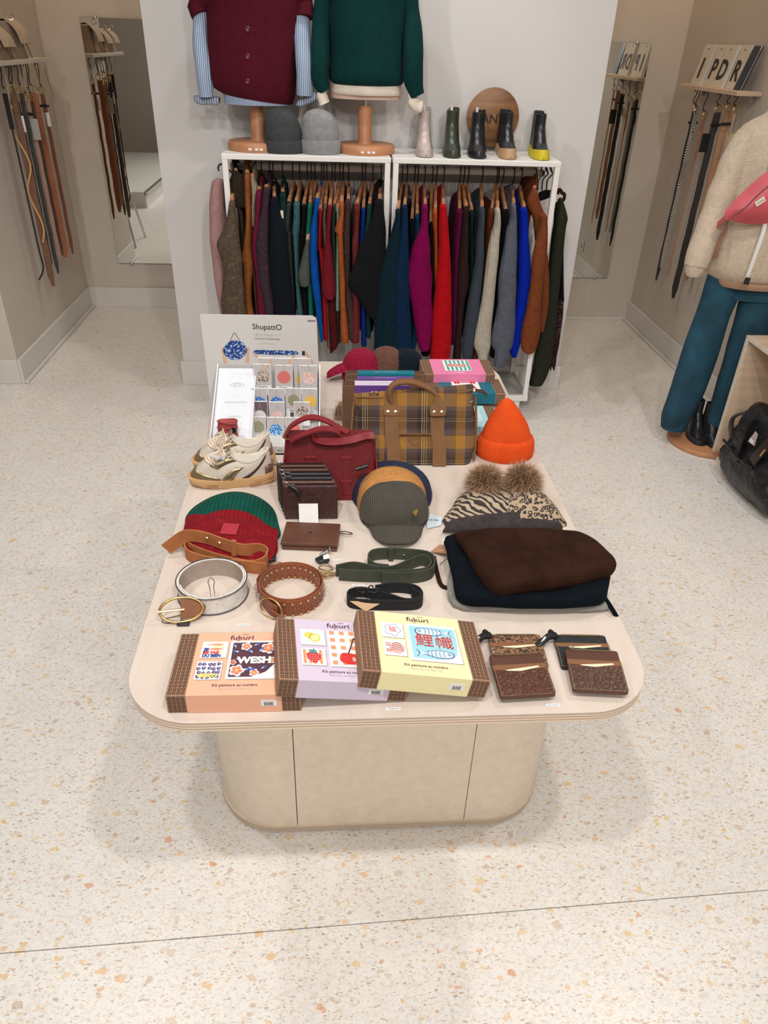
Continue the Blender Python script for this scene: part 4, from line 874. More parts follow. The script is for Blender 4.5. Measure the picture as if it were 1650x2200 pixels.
# ================================================================ CUBBY BOX right
BX, BY1, BY0 = 1.822, 3.06, 1.75
PW = mat('birch_ply', (.66, .50, .36), .5, kind='wood', sc_=3, amp=.1)
PE = mat('birch_edge_pale', (.74, .66, .56), .5)
cb = thing('birch_cubby', 'open birch plywood cubby by the right wall holding a black bag', 'shelf', (BX, 2.4, 0))
th = .018; XB = 2.10
def board(lo, hi, nm, m=PW): MB().box(lo, hi).done(nm, m, cb, smooth=False, bevel=.0015)
board((BX+.004, BY0, .577), (XB, BY1, .595), 'top_board')
board((BX+.004, BY0, .0), (XB, BY1, th), 'bottom_board')
board((BX+.004, BY1-th, th), (XB, BY1, .577), 'side_panel')
board((BX+.004, BY0, th), (XB, BY0+th, .577), 'side_panel')
board((BX+.02, 2.36, th), (XB, 2.36+th, .577), 'divider')
board((XB-.01, BY0+th, th), (XB, BY1-th, .577), 'back_panel')
for lo, hi in (((BX, BY0, .577), (BX+.004, BY1, .595)), ((BX, BY0, 0), (BX+.004, BY1, th)), ((BX, BY1-th, th), (BX+.004, BY1, .577))):
    MB().box(lo, hi).done('edge_strip', PE, cb, smooth=False)
# olive cap on the cubby
t = thing('knitted_hat', 'olive and rust knitted cap on the birch cubby at the photo edge', 'hat', (1.95, 2.83, .596))
MB().lathe([(.075, 0), (.08, .02), (.075, .05), (.055, .08), (.02, .095)], (1.965, 2.80, .596), 28, mod=lambda a, z: 1+.05*math.sin(a*3)).done('crown', K('olive_knit', (.11,.09,.04)), t)
MB().lathe([(.078, 0), (.088, .003), (.088, .015), (.08, .018)], (1.962, 2.80, .5955), 28).done('brim', K('rust_knit', (.30,.12,.05)), t)
# black leather bag
BL = mat('black_nappa', (.010, .010, .012), .36, kind='noise', sc_=14, amp=.4, bump=.8, spec=.5, dist=.012)
bb = thing('black_leather_bag', 'large soft black leather bag slumping out of the birch cubby', 'bag', (1.83, 2.7, .02))
def blob(seq, n=36, seed=0, amp=.05, p=3):
    P = smooth_path([V((a, b, c)) for a, b, c, d, e in seq], 4); D = smooth_path([V((d, e, 0)) for a, b, c, d, e in seq], 4); rings = []
    for q, d in zip(P, D):
        out = []
        for k in range(n):
            a = 2*math.pi*k/n; ca, sa = math.cos(a), math.sin(a); e_ = 2/p
            f = 1+amp*noise.noise(V((ca*2+seed, sa*2, q.z*12)))+amp*.5*noise.noise(V((ca*6+seed, sa*6, q.z*25)))
            out.append((q.x+d.x*f*abs(ca)**e_*(1 if ca > 0 else -1), q.y+d.y*f*abs(sa)**e_*(1 if sa > 0 else -1), q.z))
        rings.append(out)
    return MB().loft(rings)
blob([(1.85,2.66,.03,.05,.16),(1.845,2.66,.035,.085,.20),(1.84,2.67,.09,.10,.235),(1.85,2.68,.16,.10,.235),(1.87,2.70,.23,.095,.22),(1.89,2.72,.30,.08,.205),(1.895,2.73,.335,.05,.19),(1.895,2.73,.345,.02,.17)], seed=2, amp=.16, p=3.6).done('body', BL, bb)
MB().ribbon(smooth_path([V((1.80,2.80,.345)), V((1.765,2.78,.30)), V((1.748,2.76,.22)), V((1.742,2.74,.14))], 4), (0,1,0), .07, .006).done('flap_strap', BL, bb)
MB().tube(smooth_path([V((1.755,2.88,.17)), V((1.735,2.80,.185)), V((1.733,2.70,.175)), V((1.75,2.60,.18))], 4), .006, 8).done('pocket_edge', BL, bb)
MB().tube(smooth_path([V((1.83,2.88,.31)), V((1.80,2.93,.26)), V((1.80,2.92,.20)), V((1.81,2.88,.14))], 4), .018, 10, flat=.4).done('side_strap', mat('grey_brown_leather', (.08,.06,.055), .5), bb)
MB().ribbon(smooth_path([V((1.86,2.62,.34)), V((1.80,2.60,.33)), V((1.765,2.60,.27)), V((1.75,2.62,.20))], 4), (0,1,0), .05, .006).done('handle', mat('brown_black_leather', (.03,.018,.015), .4), bb)
MB().prism([V((1.757,2.70,.255)), V((1.757,2.65,.26)), V((1.765,2.665,.305)), V((1.765,2.685,.31))], (-.003,0,0)).done('price_tag', mat('tag_taupe', (.45,.36,.33), .6), bb, smooth=False)
MB().box((1.752,2.66,.262), (1.7535,2.69,.278)).done('tag_sticker', WHITEP, bb, smooth=False)
MB().tube([V((1.75,2.58,.25)), V((1.748,2.56,.29))], .004, 8).done('metal_bar', GOLD, bb)
# ================================================================ DISPLAY TABLE
TZ = .70
TT = mat('birch_laminate', (.61, .53, .465), .45, kind='wood', sc_=-2.5, amp=.035, bump=.1)
TB = mat('birch_panel', (.86, .75, .61), .5, kind='wood', sc_=-2.5, amp=.05, bump=.1)
PL = mat('ply_edge', (.70, .58, .46), .6); PL2 = mat('ply_edge_dark', (.50, .38, .29), .6)
tb = thing('display_table', 'large round-cornered birch plywood display table on a panelled pedestal', 'table', (.1, 1.6, 0))
def tt(z0, z1, off, m, nm):
    o = rrect(.1005, 1.645, .4605-off, .80-off, .125, 10)
    MB().prism([(x, y, z0) for x, y in o], (0, 0, z1-z0)).done(nm, m, tb, smooth=False)
tt(TZ-.003, TZ, 0, TT, 'table_top')
for i in range(6): tt(TZ-.003-.003*(i+1), TZ-.003-.003*i, .0 if i % 2 else .0012, PL if i % 2 else PL2, 'ply_layer')
def wallseg(pts, z0, z1, nm, m, t_=.018, off=0):
    # upright panel following a plan path
    P = [V((x, y, (z0+z1)/2)) for x, y in pts]
    MB().ribbon(P, (0, 0, 1), z1-z0, t_).done(nm, m, tb, bevel=.0)
bx0, bx1, by0, by1, br = -.282, .515, 1.125, 2.16, .145
def arc(cx, cy, r, a0, a1, n=12): return [(cx+r*math.cos(math.radians(a0+(a1-a0)*k/n)), cy+r*math.sin(math.radians(a0+(a1-a0)*k/n))) for k in range(n+1)]
gp = .001
fx0, fx1 = -.095, .315
wallseg([(fx0+gp, by0), (fx1-gp, by0)], .022, TZ-.021, 'front_panel', TB)
wallseg([(bx0, 1.50)]+arc(bx0+br, by0+br, br, 180, 270)+[(fx0-gp, by0)], .022, TZ-.021, 'corner_panel', TB)
wallseg([(fx1+gp, by0)]+arc(bx1-br, by0+br, br, 270, 360)+[(bx1, 1.50)], .022, TZ-.021, 'corner_panel', TB)
wallseg([(bx0, 1.502), (bx0, 1.85)], .022, TZ-.021, 'side_panel', TB)
wallseg([(bx1, 1.502), (bx1, 1.85)], .022, TZ-.021, 'side_panel', TB)
wallseg([(bx0, 1.852)]+arc(bx0+br, by1-br, br, 180, 90)+[(fx0, by1)], .022, TZ-.021, 'corner_panel', TB)
wallseg([(fx1, by1)]+arc(bx1-br, by1-br, br, 90, 0)+[(bx1, 1.852)], .022, TZ-.021, 'corner_panel', TB)
wallseg([(fx0+gp, by1), (fx1-gp, by1)], .022, TZ-.021, 'back_panel', TB)
for i in range(5):
    o = rrect((bx0+bx1)/2, (by0+by1)/2, (bx1-bx0)/2+.012, (by1-by0)/2+.012-(.001 if i % 2 else 0), br+.008, 10)
    MB().prism([(x, y, .004+i*.0036) for x, y in o], (0, 0, .0036)).done('plinth_layer', PL2 if i % 2 else PL, tb, smooth=False)
Z = TZ+.0006
# tiny shelf-edge price strips
for i, (px_, py, txt, lab) in enumerate(((845, 1523, 'kit peinture 29', 'paper price strip reading kit peinture on the table front edge'), (1188, 1515, 'porte cartes 39', 'paper price strip reading porte cartes at the front right of the table'), (524, 1343, 'ceintures 49 et 39', 'paper price strip below the white coiled belt'), (727, 1203, 'porte monnaie 49', 'paper price strip right of the black tag of the green strap'), (770, 1257, 'sangles 19 & 39', 'paper price strip above the black webbing strap'), (962, 1161, 'snoods 39', 'paper price strip left of the brown folded sweater'))):
    p = W(px_, py, Z=Z); t = thing('price_strip', lab, 'price label', p, 'price strips on the table')
    MB().box((p.x-.0125, p.y-.0032, Z), (p.x+.0125, p.y+.0032, Z+.0004)).done('paper', WHITEP, t, smooth=False)
    text(txt, (p.x, p.y, Z+.0004), (1, 0, 0), (0, 1, 0), .0042, INK, t, align='CENTER', width=.75)
# ================================================================ PAINT KIT BOXES
KR = mat('kraft_card', (.30, .165, .10), .7, kind='noise', sc_=120, amp=.06)
KRD = mat('kraft_print', (.045, .018, .012), .6)
class Frame:   # a flat local frame
    def __init__(s, O, ex, ey): s.O = V(O); s.x = V(ex).normalized(); s.y = V(ey).normalized(); s.z = s.x.cross(s.y)
    def p(s, a, b, c=0): return s.O+s.x*a+s.y*b+s.z*c
    def art(s, K0, sx=1.07, y0=.045, y1=.034, sy=1.14):
        q = Frame(s.O, s.x, s.y); q.p = lambda a, b, c=0: s.p(K0+(a-K0)*sx, y1+(b-y0)*sy, c); return q
    def rect(s, mb, a0, b0, a1, b1, c0, c1): return mb.prism([s.p(a0, b0, c0), s.p(a1, b0, c0), s.p(a1, b1, c0), s.p(a0, b1, c0)], s.z*(c1-c0))
    def poly(s, mb, pts, c0, c1): return mb.prism([s.p(a, b, c0) for a, b in pts], s.z*(c1-c0))
def u_pattern(F, a0, b0, a1, b1, c, step=.0082, rot=False):
    mb = MB(); na = max(1, round((a1-a0)/step)); nb = max(1, round((b1-b0)/step)); sa, sb = (a1-a0)/na, (b1-b0)/nb; w = .0011
    for i in range(na):
        for j in range(nb):
            x, y = a0+sa*i, b0+sb*j; l, r_, b_, t_ = x+sa*.14, x+sa*.86, y+sb*.12, y+sb*.86
            for q in ((l, b_, l+w, t_), (r_-w, b_, r_, t_), (l, b_, r_, b_+w)): mb.add([F.p(q[0], q[1], c), F.p(q[2], q[1], c), F.p(q[2], q[3], c), F.p(q[0], q[3], c)], [(0, 1, 2, 3)])
            m_ = (l+r_)/2; mb.add([F.p(m_-w/2, y+sb*.5, c), F.p(m_+w/2, y+sb*.5, c), F.p(m_+w/2, y+sb*1.02, c), F.p(m_-w/2, y+sb*1.02, c)], [(0, 1, 2, 3)])
    return mb
def art_poly(F, pts, c, m, nm, par): 
    mb = MB(); mb.add([F.p(a, b, c) for a, b in pts], [tuple(range(len(pts)))]); return mb.done(nm, m, par, smooth=False)
def circ(cx, cy, rx, ry=None, n=20, a0=0): ry = ry or rx; return [(cx+rx*math.cos(2*math.pi*k/n+a0), cy+ry*math.sin(2*math.pi*k/n+a0)) for k in range(n)]
def flower(cx, cy, r, n=5, d=.3, a0=0, k=40): return [(cx+r*(1-d+d*abs(math.cos(n*math.pi*q/k+a0)))*math.cos(2*math.pi*q/k), cy+r*(1-d+d*abs(math.cos(n*math.pi*q/k+a0)))*math.sin(2*math.pi*q/k)) for q in range(k)]
def multi(F, polys, c, m, nm, par):
    mb = MB()
    for pts in polys: mb.add([F.p(a, b, c) for a, b in pts], [tuple(range(len(pts)))])
    return mb.done(nm, m, par, smooth=False)
def tilecheck(F, a0, b0, a1, b1, n, c, m, nm, par, odd=False):
    mb = MB(); s_ = (a1-a0)/n; nb = round((b1-b0)/s_)
    for i in range(n):
        for j in range(nb):
            if (i+j) % 2 == 0 if not odd else (i % 2 == 0 and j % 2 == 0):
                mb.add([F.p(a0+s_*i, b0+s_*j, c), F.p(a0+s_*(i+1), b0+s_*j, c), F.p(a0+s_*(i+1), b0+s_*(j+1), c), F.p(a0+s_*i, b0+s_*(j+1), c)], [(0, 1, 2, 3)])
    return mb.done(nm, m, par, smooth=False)
def kitbox(label, O, ex, ey, Wd, Dp, Hh, mcol, k=.035, upside=False, plain=False, group='painting kit boxes'):
    """O = front-left-bottom corner, ex along the front, ey to the back"""
    F = Frame(O, ex, ey); t = thing('painting_kit_box', label, 'box', tuple(F.O), group)
    mb = MB(); F.rect(mb, 0, 0, Wd, Dp, 0, Hh); mb.done('kraft_box', KR, t, smooth=False, bevel=.0015)
    s_ = MB(); F.rect(s_, k, -.0008, Wd-k, Dp+.0008, -.0002, Hh+.0008); s_.done('sleeve', mcol, t, smooth=False, bevel=.001)
    T = Frame(F.p(0, 0, Hh), F.x, F.y)
    u_pattern(T, .002, .002, k-.001, Dp-.002, .0006).done('printed_pattern', KRD, t, smooth=False)
    u_pattern(T, Wd-k+.001, .002, Wd-.002, Dp-.002, .0006).done('printed_pattern', KRD, t, smooth=False)
    Fr = Frame(F.p(0, 0, 0), F.x, F.z)
    u_pattern(Fr, .002, .002, k-.001, Hh-.002, .0006).done('printed_pattern', KRD, t, smooth=False)
    u_pattern(Fr, Wd-k+.001, .002, Wd-.002, Hh-.002, .0006).done('printed_pattern', KRD, t, smooth=False)
    return t, F, T, Fr
def barcode(Fr, a, b, par, c=.0010):
    mb = MB(); Fr.rect(mb, a, b, a+.026, b+.014, c, c+.0004); mb.done('barcode_label', WHITEP, par, smooth=False)
    mb = MB(); x = a+.005
    rnd = random.Random(3)
    while x < a+.020:
        w = rnd.choice((.0004, .0008, .0012)); mb.add([Fr.p(x, b+.0015, c+.0006), Fr.p(x+w, b+.0015, c+.0006), Fr.p(x+w, b+.0095, c+.0006), Fr.p(x, b+.0095, c+.0006)], [(0, 1, 2, 3)]); x += w+.0007
    mb.done('bars', INK, par, smooth=False)
    text('KIT PEINTURE AU NUMERO', Fr.p(a+.0125, b+.0118, c+.0002), Fr.x, Fr.y, .0018, INK, par, align='CENTER')
INKV = mat('ink_plum', (.10, .03, .06), .6); INKG = mat('ink_grey', (.45, .42, .40), .6)
def kit_face(T, Wd, Dp, k, ink, par, c=.0014, frames=None):
    cx = Wd/2
    text('fUkUrI'.replace('U', 'U').replace('fUkUrI', 'fukuri'), T.p(cx, Dp-.014, 0), T.x, T.y, .0155, ink, par, align='CENTER', ext=c, bold=.0002, width=1.15)
    mb = MB(); T.rect(mb, cx-.009, Dp-.0215, cx-.003, Dp-.0205, c, c+.0001); T.rect(mb, cx-.0, Dp-.0065, cx+.011, Dp-.0057, c, c+.0001); mb.done('logo_bar', ink, par, smooth=False)
    text('Kit peinture au numéro', T.p(cx, .0205, 0), T.x, T.y, .0085, ink, par, align='CENTER', ext=c, bold=.0001, width=.93)
    text('Paint by number kit', T.p(cx, .0125, 0), T.x, T.y, .0068, INKG, par, align='CENTER', ext=c)
def canvas(T, a0, b0, a1, b1, par, c=.001, m=None):
    mb = MB(); T.rect(mb, a0+.0012, b0-.0012, a1+.0012, b1-.0012, c, c+.0002); mb.done('canvas_edge', mat('canvas_edge_grey', (.35,.28,.26), .7), par, smooth=False)
    mb = MB(); T.rect(mb, a0, b0, a1, b1, c+.0002, c+.0006); return mb.done('printed_canvas', m or WHITEP, par, smooth=False)
# --- peach box
MB_BLUE = mat('art_navy', (.02, .05, .28), .6); A_RED = mat('art_red', (.60, .035, .03), .6); A_COR = mat('art_coral', (.70, .22, .14), .6)
A_PLUM = mat('art_plum', (.085, .03, .05), .6); A_YEL = mat('art_yellow', (.80, .62, .12), .6); A_LY = mat('art_lightyellow', (.78, .70, .35), .6)
A_TEAL = mat('art_teal', (.03, .28, .30), .6); A_PINK = mat('art_pink', (.70, .42, .40), .6); A_ICE = mat('art_ice', (.58, .70, .76), .6); A_OR = mat('art_orange', (.72, .30, .14), .6)
HB = .040; KW, KD, KE = .2215, .150, .032
a = W(361, 1532, Z=Z); b = W(648, 1527, Z=Z); exv = (b-a); exv.z = 0; wd = exv.length; ex = exv.normalized(); ey = V((-ex.y, ex.x, 0))
PEA = mat('peach_card', (.78, .42, .28), .6)
t, F, T, Fr = kitbox('peach painting kit box with WESH artwork at the front left of the table', a, ex, ey, wd, .149, HB, PEA, KE)
kit_face(T, wd, .149, KE, INKV, t)
T = T.art(KE)
canvas(T, KE+.010, .090, KE+.052, .125, t); canvas(T, KE+.008, .045, KE+.048, .082, t); canvas(T, KE+.056, .045, KE+.150-.012, .126, t)
q = 1.0; c = .0018
for k_, (x, y, w, col) in enumerate(((.014, .118, .034, A_OR), (.020, .113, .030, A_LY), (.014, .108, .033, A_COR), (.022, .103, .028, A_LY))):
    art_poly(T, [(KE+x, y), (KE+x+w*.6, y+.003), (KE+x+w-.001, y+.001), (KE+x+w*.7, y-.002)], c, col, 'print', t)
text('JE', T.p(KE+.014, .107), T.x, T.y, .0105, MB_BLUE, t, ext=c+.0002, bold=.0006)
text('ME FAIS', T.p(KE+.013, .1005), T.x, T.y, .0092, A_RED, t, ext=c+.0002, bold=.0005, width=.9)
text('DU BIEN', T.p(KE+.013, .0938), T.x, T.y, .0092, MB_BLUE, t, ext=c+.0002, bold=.0006, width=.9)
rnd = random.Random(5); sp1, sp2 = [], []
for i in range(5):
    for j in range(4):
        x, y = KE+.0125+i*.0078+rnd.uniform(-.001, .001), .050+j*.0085+rnd.uniform(-.001, .001)
        sp1.append(flower(x, y, .0036, 3, .25, rnd.random()*3, 18)); sp2.append(flower(x+.0004, y, .0016, 3, .2, 0, 12))
multi(T, sp1, c, MB_BLUE, 'print', t); multi(T, sp2, c+.0002, A_OR, 'print', t)
text('OKLM', T.p(KE+.028, .052), T.x, T.y, .0115, A_YEL, t, align='CENTER', ext=c+.0005, bold=.0008)
ax0, ay0, ax1, ay1 = KE+.060, .049, KE+.134, .122
art_poly(T, [(ax0, ay0), (ax0+.036, ay0), (ax0+.058, ay0+.010), (ax0+.070, ay0+.026), (ax1, ay0+.045), (ax1, ay1), (ax0, ay1)], c, A_PLUM, 'print', t)
for x, y, r_, m_ in ((.012, .013, .011, A_COR), (.022, .064, .008, A_COR), (.058, .060, .011, A_COR), (.004, .030, .005, A_RED), (.040, .008, .007, A_COR), (.066, .034, .006, A_COR)):
    multi(T, [flower(ax0+x, ay0+y, r_*1.15, 5, .3, 0)], c+.0002, WHITEP, 'print', t); multi(T, [flower(ax0+x, ay0+y, r_*.85, 5, .35, .3)], c+.0004, m_, 'print', t); multi(T, [circ(ax0+x, ay0+y, r_*.22)], c+.0006, A_YEL, 'print', t)
lv = []
for x, y, an, l in ((.006, .062, 2.2, .012), (.012, .052, 2.9, .014), (.034, .066, .4, .012), (.044, .052, 1.0, .014), (.034, .050, 2.4, .013), (.022, .014, .2, .014), (.030, .020, -.6, .014), (.050, .016, .6, .012), (.064, .048, 1.6, .010), (.008, .038, -.4, .012)):
    u_, v_ = math.cos(an), math.sin(an); lv.append([(ax0+x, ay0+y), (ax0+x+l*.5*u_-l*.22*v_, ay0+y+l*.5*v_+l*.22*u_), (ax0+x+l*u_, ay0+y+l*v_), (ax0+x+l*.5*u_+l*.22*v_, ay0+y+l*.5*v_-l*.22*u_)])
cl = lambda ps: [[(min(max(a_, ax0), ax1), min(max(b_, ay0), ay1)) for a_, b_ in p_] for p_ in ps]
multi(T, cl(lv), c+.0003, mat('art_leafblue', (.05, .12, .45), .6), 'print', t)
multi(T, cl([[(a_*.5+p_[0][0]*.5, b_*.5+p_[0][1]*.5) for a_, b_ in p_] for p_ in lv]), c+.0005, A_ICE, 'print', t)
text('WESH', T.p((ax0+ax1)/2+.001, ay0+.033), T.x, T.y, .021, WHITEP, t, align='CENTER', ext=c+.0012, bold=.0012)
barcode(Fr, wd-KE-.034, .014, t)
# --- lavender box, leaning on the peach box
LAV = mat('lavender_card', (.60, .52, .66), .6)
def tilted(pa, pb, za, zb, depth):
    a = W(*pa, Z=za); b = W(*pb, Z=zb); ex = (b-a); ln = ex.length; ex.normalize(); ey = V((0, 0, 1)).cross(ex).normalized(); return a, ex, ey, ln
a, ex, ey, wd = tilted((592, 1497), (870, 1507), TZ+HB+.002, Z+.002, 0)
t, F, T, Fr = kitbox('lavender painting kit box with cherry artwork between the peach and yellow boxes', a, ex, ey, wd, .149, HB, LAV, KE)
kit_face(T, wd, .149, KE, INKV, t)
T = T.art(KE)
canvas(T, KE+.008, .088, KE+.048, .122, t); canvas(T, KE+.007, .045, KE+.046, .080, t); canvas(T, KE+.052, .044, KE+.145-.012, .122, t)
tilecheck(T, KE+.011, .091, KE+.045, .119, 8, c, A_ICE, 'print', t)
multi(T, [circ(KE+.022, .109, .008, .007), circ(KE+.031, .104, .0095)], c+.0002, A_YEL, 'print', t)
multi(T, [circ(KE+.031, .104, .007)], c+.0004, A_LY, 'print', t)
for i in range(4): art_poly(T, [(KE+.010+i*.0085, .048), (KE+.0145+i*.0085, .048), (KE+.0145+i*.0085, .077), (KE+.010+i*.0085, .077)], c, A_OR, 'print', t)
art_poly(T, [(KE+.027, .048), (KE+.016, .058), (KE+.015, .068), (KE+.022, .072), (KE+.030, .072), (KE+.038, .067), (KE+.037, .057)], c+.0003, A_RED, 'print', t)
multi(T, [circ(KE+.019+i*.0045+(j % 2)*.002, .054+j*.004, .0008, n=6) for i in range(4) for j in range(4)], c+.0005, WHITEP, 'print', t)
art_poly(T, flower(KE+.026, .073, .006, 5, .6), c+.0006, A_TEAL, 'print', t)
tilecheck(T, KE+.056, .048, KE+.129, .118, 9, c, A_OR, 'print', t, odd=True)
art_poly(T, smooth2([(KE+.068, .058), (KE+.077, .050), (KE+.090, .050), (KE+.097, .059), (KE+.094, .070), (KE+.084, .073), (KE+.072, .072)]), c+.0003, A_RED, 'print', t)
art_poly(T, smooth2([(KE+.098, .066), (KE+.104, .060), (KE+.118, .060), (KE+.124, .070), (KE+.118, .081), (KE+.104, .080)]), c+.00025, A_RED, 'print', t)
art_poly(T, circ(KE+.091, .060, .003, .005), c+.0005, A_PINK, 'print', t)
MB().ribbon([T.p(x, y, c+.0006) for x, y in smooth2([(KE+.083, .072), (KE+.089, .088), (KE+.095, .106)], 5, False)], T.z, .0003, .0022).done('print', A_PLUM, t)
MB().ribbon([T.p(x, y, c+.0006) for x, y in smooth2([(KE+.109, .080), (KE+.105, .092), (KE+.095, .106)], 5, False)], T.z, .0003, .0022).done('print', A_PLUM, t)
barcode(Fr, wd-KE-.036, .014, t)
# --- yellow box on top
YEL = mat('pale_yellow_card', (.80, .74, .42), .6)
a, ex, ey, wd = tilted((768, 1477), (1041, 1500), TZ+HB*1.0+.012, Z+.012, 0)
t, F, T, Fr = kitbox('pale yellow painting kit box with red carp characters, topmost of the three front boxes', a, ex, ey, wd, .150, HB, YEL, KE)
kit_face(T, wd, .150, KE, INKV, t)
T = T.art(KE)
canvas(T, KE+.008, .089, KE+.045, .122, t); canvas(T, KE+.008, .050, KE+.045, .083, t); canvas(T, KE+.050, .044, KE+.150-.014, .124, t)
A_LB = mat('art_lightblue', (.32, .62, .70), .6); A_BLUE = mat('art_blue', (.03, .12, .35), .6)
art_poly(T, [(KE+.055, .049), (KE+.100, .049), (KE+.128, .060), (KE+.133, .085), (KE+.133, .119), (KE+.055, .119)], c, A_LB, 'print', t)
text('鯉', T.p(KE+.0775, .086), T.x, T.y, .034, A_RED, t, align='CENTER', ext=c+.0014, bold=0)
text('幟', T.p(KE+.1105, .084), T.x, T.y, .034, A_RED, t, align='CENTER', ext=c+.0014, bold=0)
for cy, s_ in ((.108, 1), (.060, -1)):
    x0 = KE+.094; w_ = .030
    body = smooth2([(x0-w_*s_, cy), (x0-w_*.8*s_, cy+.007), (x0, cy+.0085), (x0+w_*.7*s_, cy+.002), (x0+w_*1.1*s_, cy+.008), (x0+w_*.95*s_, cy), (x0+w_*1.1*s_, cy-.008), (x0+w_*.7*s_, cy-.002), (x0, cy-.0085), (x0-w_*.8*s_, cy-.007)], 3)
    art_poly(T, body, c+.0003, A_BLUE, 'print', t)
    art_poly(T, [((a_-x0)*.93+x0, (b_-cy)*.84+cy) for a_, b_ in body], c+.0005, A_ICE, 'print', t)
    art_poly(T, circ(x0-w_*.72*s_, cy+.001, .0028), c+.0008, A_BLUE, 'print', t); art_poly(T, circ(x0-w_*.72*s_, cy+.001, .0016), c+.001, WHITEP, 'print', t)
    for i in range(5):
        xx = x0+(-.45+i*.22)*w_*s_
        MB().ribbon([T.p(xx+.002*s_*math.sin(k_/6*3.14), cy-.006+.012*k_/6, c+.0009) for k_ in range(7)], T.z, .0002, .0009).done('print', A_BLUE, t)
text('猫', T.p(KE+.0265, .106), T.x, T.y, .0145, A_RED, t, align='CENTER', ext=c)
for r_ in (.0125,): MB().tube([T.p(KE+.0265+r_*(1+.16*math.cos(5*a_))*math.cos(a_), .1055+r_*.95*(1+.16*math.cos(5*a_))*math.sin(a_), c) for a_ in [2*math.pi*k_/50 for k_ in range(50)]], .00035, 4, closed=True).done('print', A_BLUE, t)
text('盆栽', T.p(KE+.0145, .0665), (T.x), T.y, .0105, A_RED, t, align='CENTER', ext=c, width=.9) if False else None
text('盆', T.p(KE+.016, .0725), T.x, T.y, .011, A_RED, t, align='CENTER', ext=c); text('栽', T.p(KE+.016, .0590), T.x, T.y, .011, A_RED, t, align='CENTER', ext=c)
art_poly(T, circ(KE+.030, .066, .0125, .012), c, A_PINK, 'print', t)
for k_ in range(4): MB().tube([T.p(KE+.030+(.010-.001*k_)*math.cos(a_), .060+k_*.0045+.003*math.sin(a_), c+.0004) for a_ in [math.pi*q_/10 for q_ in range(11)]], .00035, 4).done('print', A_PLUM, t)
barcode(Fr, wd-KE-.036, .014, t)
# ================================================================ CARD HOLDERS
def cardholder(label, pxs, z0, m, rise=.016, cardstrip=True, top=None, tagm=None, hh=.096, ww=.099, ring=False):
    """thin stitched wallet lying almost flat: pxs = front-left and front-right pixels"""
    a = W(*pxs[0], Z=z0); b = W(*pxs[1], Z=z0); ex = b-a; ex.z = 0; L_ = ex.length; ex.normalize(); ey0 = V((0, 0, 1)).cross(ex)
    ey = (ey0*hh+V((0, 0, rise))).normalized(); F = Frame(a, ex, ey)
    t = thing('card_holder', label, 'card holder', tuple(a), 'leather card holders at the front right')
    mb = MB(); mb.prism([F.p(x, y, 0) for x, y in rrect(L_/2, hh/2, L_/2, hh/2, .005, 4)], F.z*.007); mb.done('body', top or m, t, smooth=False, bevel=.0018)
    v = [(0, hh*.62), (L_*.35, hh*.59), (L_*.5, hh*.565), (L_*.65, hh*.59), (L_, hh*.62)]
    mb = MB(); mb.prism([F.p(x, y, .0072) for x, y in [(.003, .001), (L_-.003, .001), (L_, .004)]+v[::-1]+[(0, .004)]], F.z*.0016); mb.done('front_pocket', m, t, smooth=False, bevel=.0006)
    mb = MB(); mb.prism([F.p(x, y, .0070) for x, y in [(0, hh*.56), (L_, hh*.56), (L_, hh*.73), (0, hh*.73)]], F.z*.0010); mb.done('rear_pocket', MC.get('pocket_tan') or mat('pocket_tan', (.20, .085, .035), .5), t, smooth=False)
    if cardstrip:
        mb = MB(); mb.prism([F.p(x, y, .0082) for x, y in [(L_*.26, hh*.58), (L_*.5, hh*.56), (L_*.86, hh*.635), (L_*.84, hh*.665), (L_*.22, hh*.60)]], F.z*.0008); mb.done('paper_insert', mat('insert_cream', (.78, .70, .48), .6), t, smooth=False)
        text('– ––– ––––– –––', F.p(L_*.54, hh*.612, .0092), ex, ey, .0036, INKG, t, align='CENTER')
    st = MB(); n_ = 26
    for k_ in range(n_):
        q = k_/n_
        for x0, y0, dx, dy in ((L_*q+.001, .0025, .0022, 0), (.0022, hh*.6*q+.002, 0, .0014), (L_-.0022, hh*.6*q+.002, 0, .0014)):
            e = F.p(x0, y0, .0089); st.add([e-F.y*.0003-F.x*.0003, e+F.x*(dx+.0003)-F.y*.0003, e+F.x*(dx+.0003)+F.y*(dy+.0003), e-F.x*.0003+F.y*(dy+.0003)], [(0, 1, 2, 3)])
    st.done('stitching', mat('stitch_tan', (.35, .22, .13), .7), t, smooth=False)
    mb = MB(); mb.tube([F.p(L_*.15, hh*.97, .008), F.p(L_*.9, hh*.97, .008)], .0015, 6); mb.done('zip', mat('zip_brass_dark', (.25, .17, .08), .4, .6), t)
    if ring:
        mb = MB(); mb.tube([F.p(L_*.12+.004*math.cos(a_), hh*1.0+.004*math.sin(a_), .010) for a_ in [2*math.pi*k_/12 for k_ in range(12)]], .0009, 5, closed=True); mb.done('zip_ring', STEEL, t)
    if tagm:
        mb = MB(); mb.ribbon([F.p(.006, hh*.93, .010), F.p(-.012, hh*.86, .012), F.p(-.036, hh*.62, .006)], F.z, .010, .012) ; mb.done('security_tag', BLK, t, bevel=.003)
        mb = MB(); mb.tube(smooth_path([F.p(.004, hh*.97, .006), F.p(-.006, hh*1.02, .014), F.p(-.010, hh*.90, .014)], 3), .0035, 6); mb.done('tag_loop', BLK, t)
        mb = MB(); mb.prism([F.p(-.030, hh*.66, .0135), F.p(-.022, hh*.71, .0155), F.p(-.017, hh*.79, .0175), F.p(-.021, hh*.80, .0175)], F.z*.0005); mb.done('tag_sticker', mat('sticker_grey', (.5,.5,.5), .4), t, smooth=False)
    return t, F
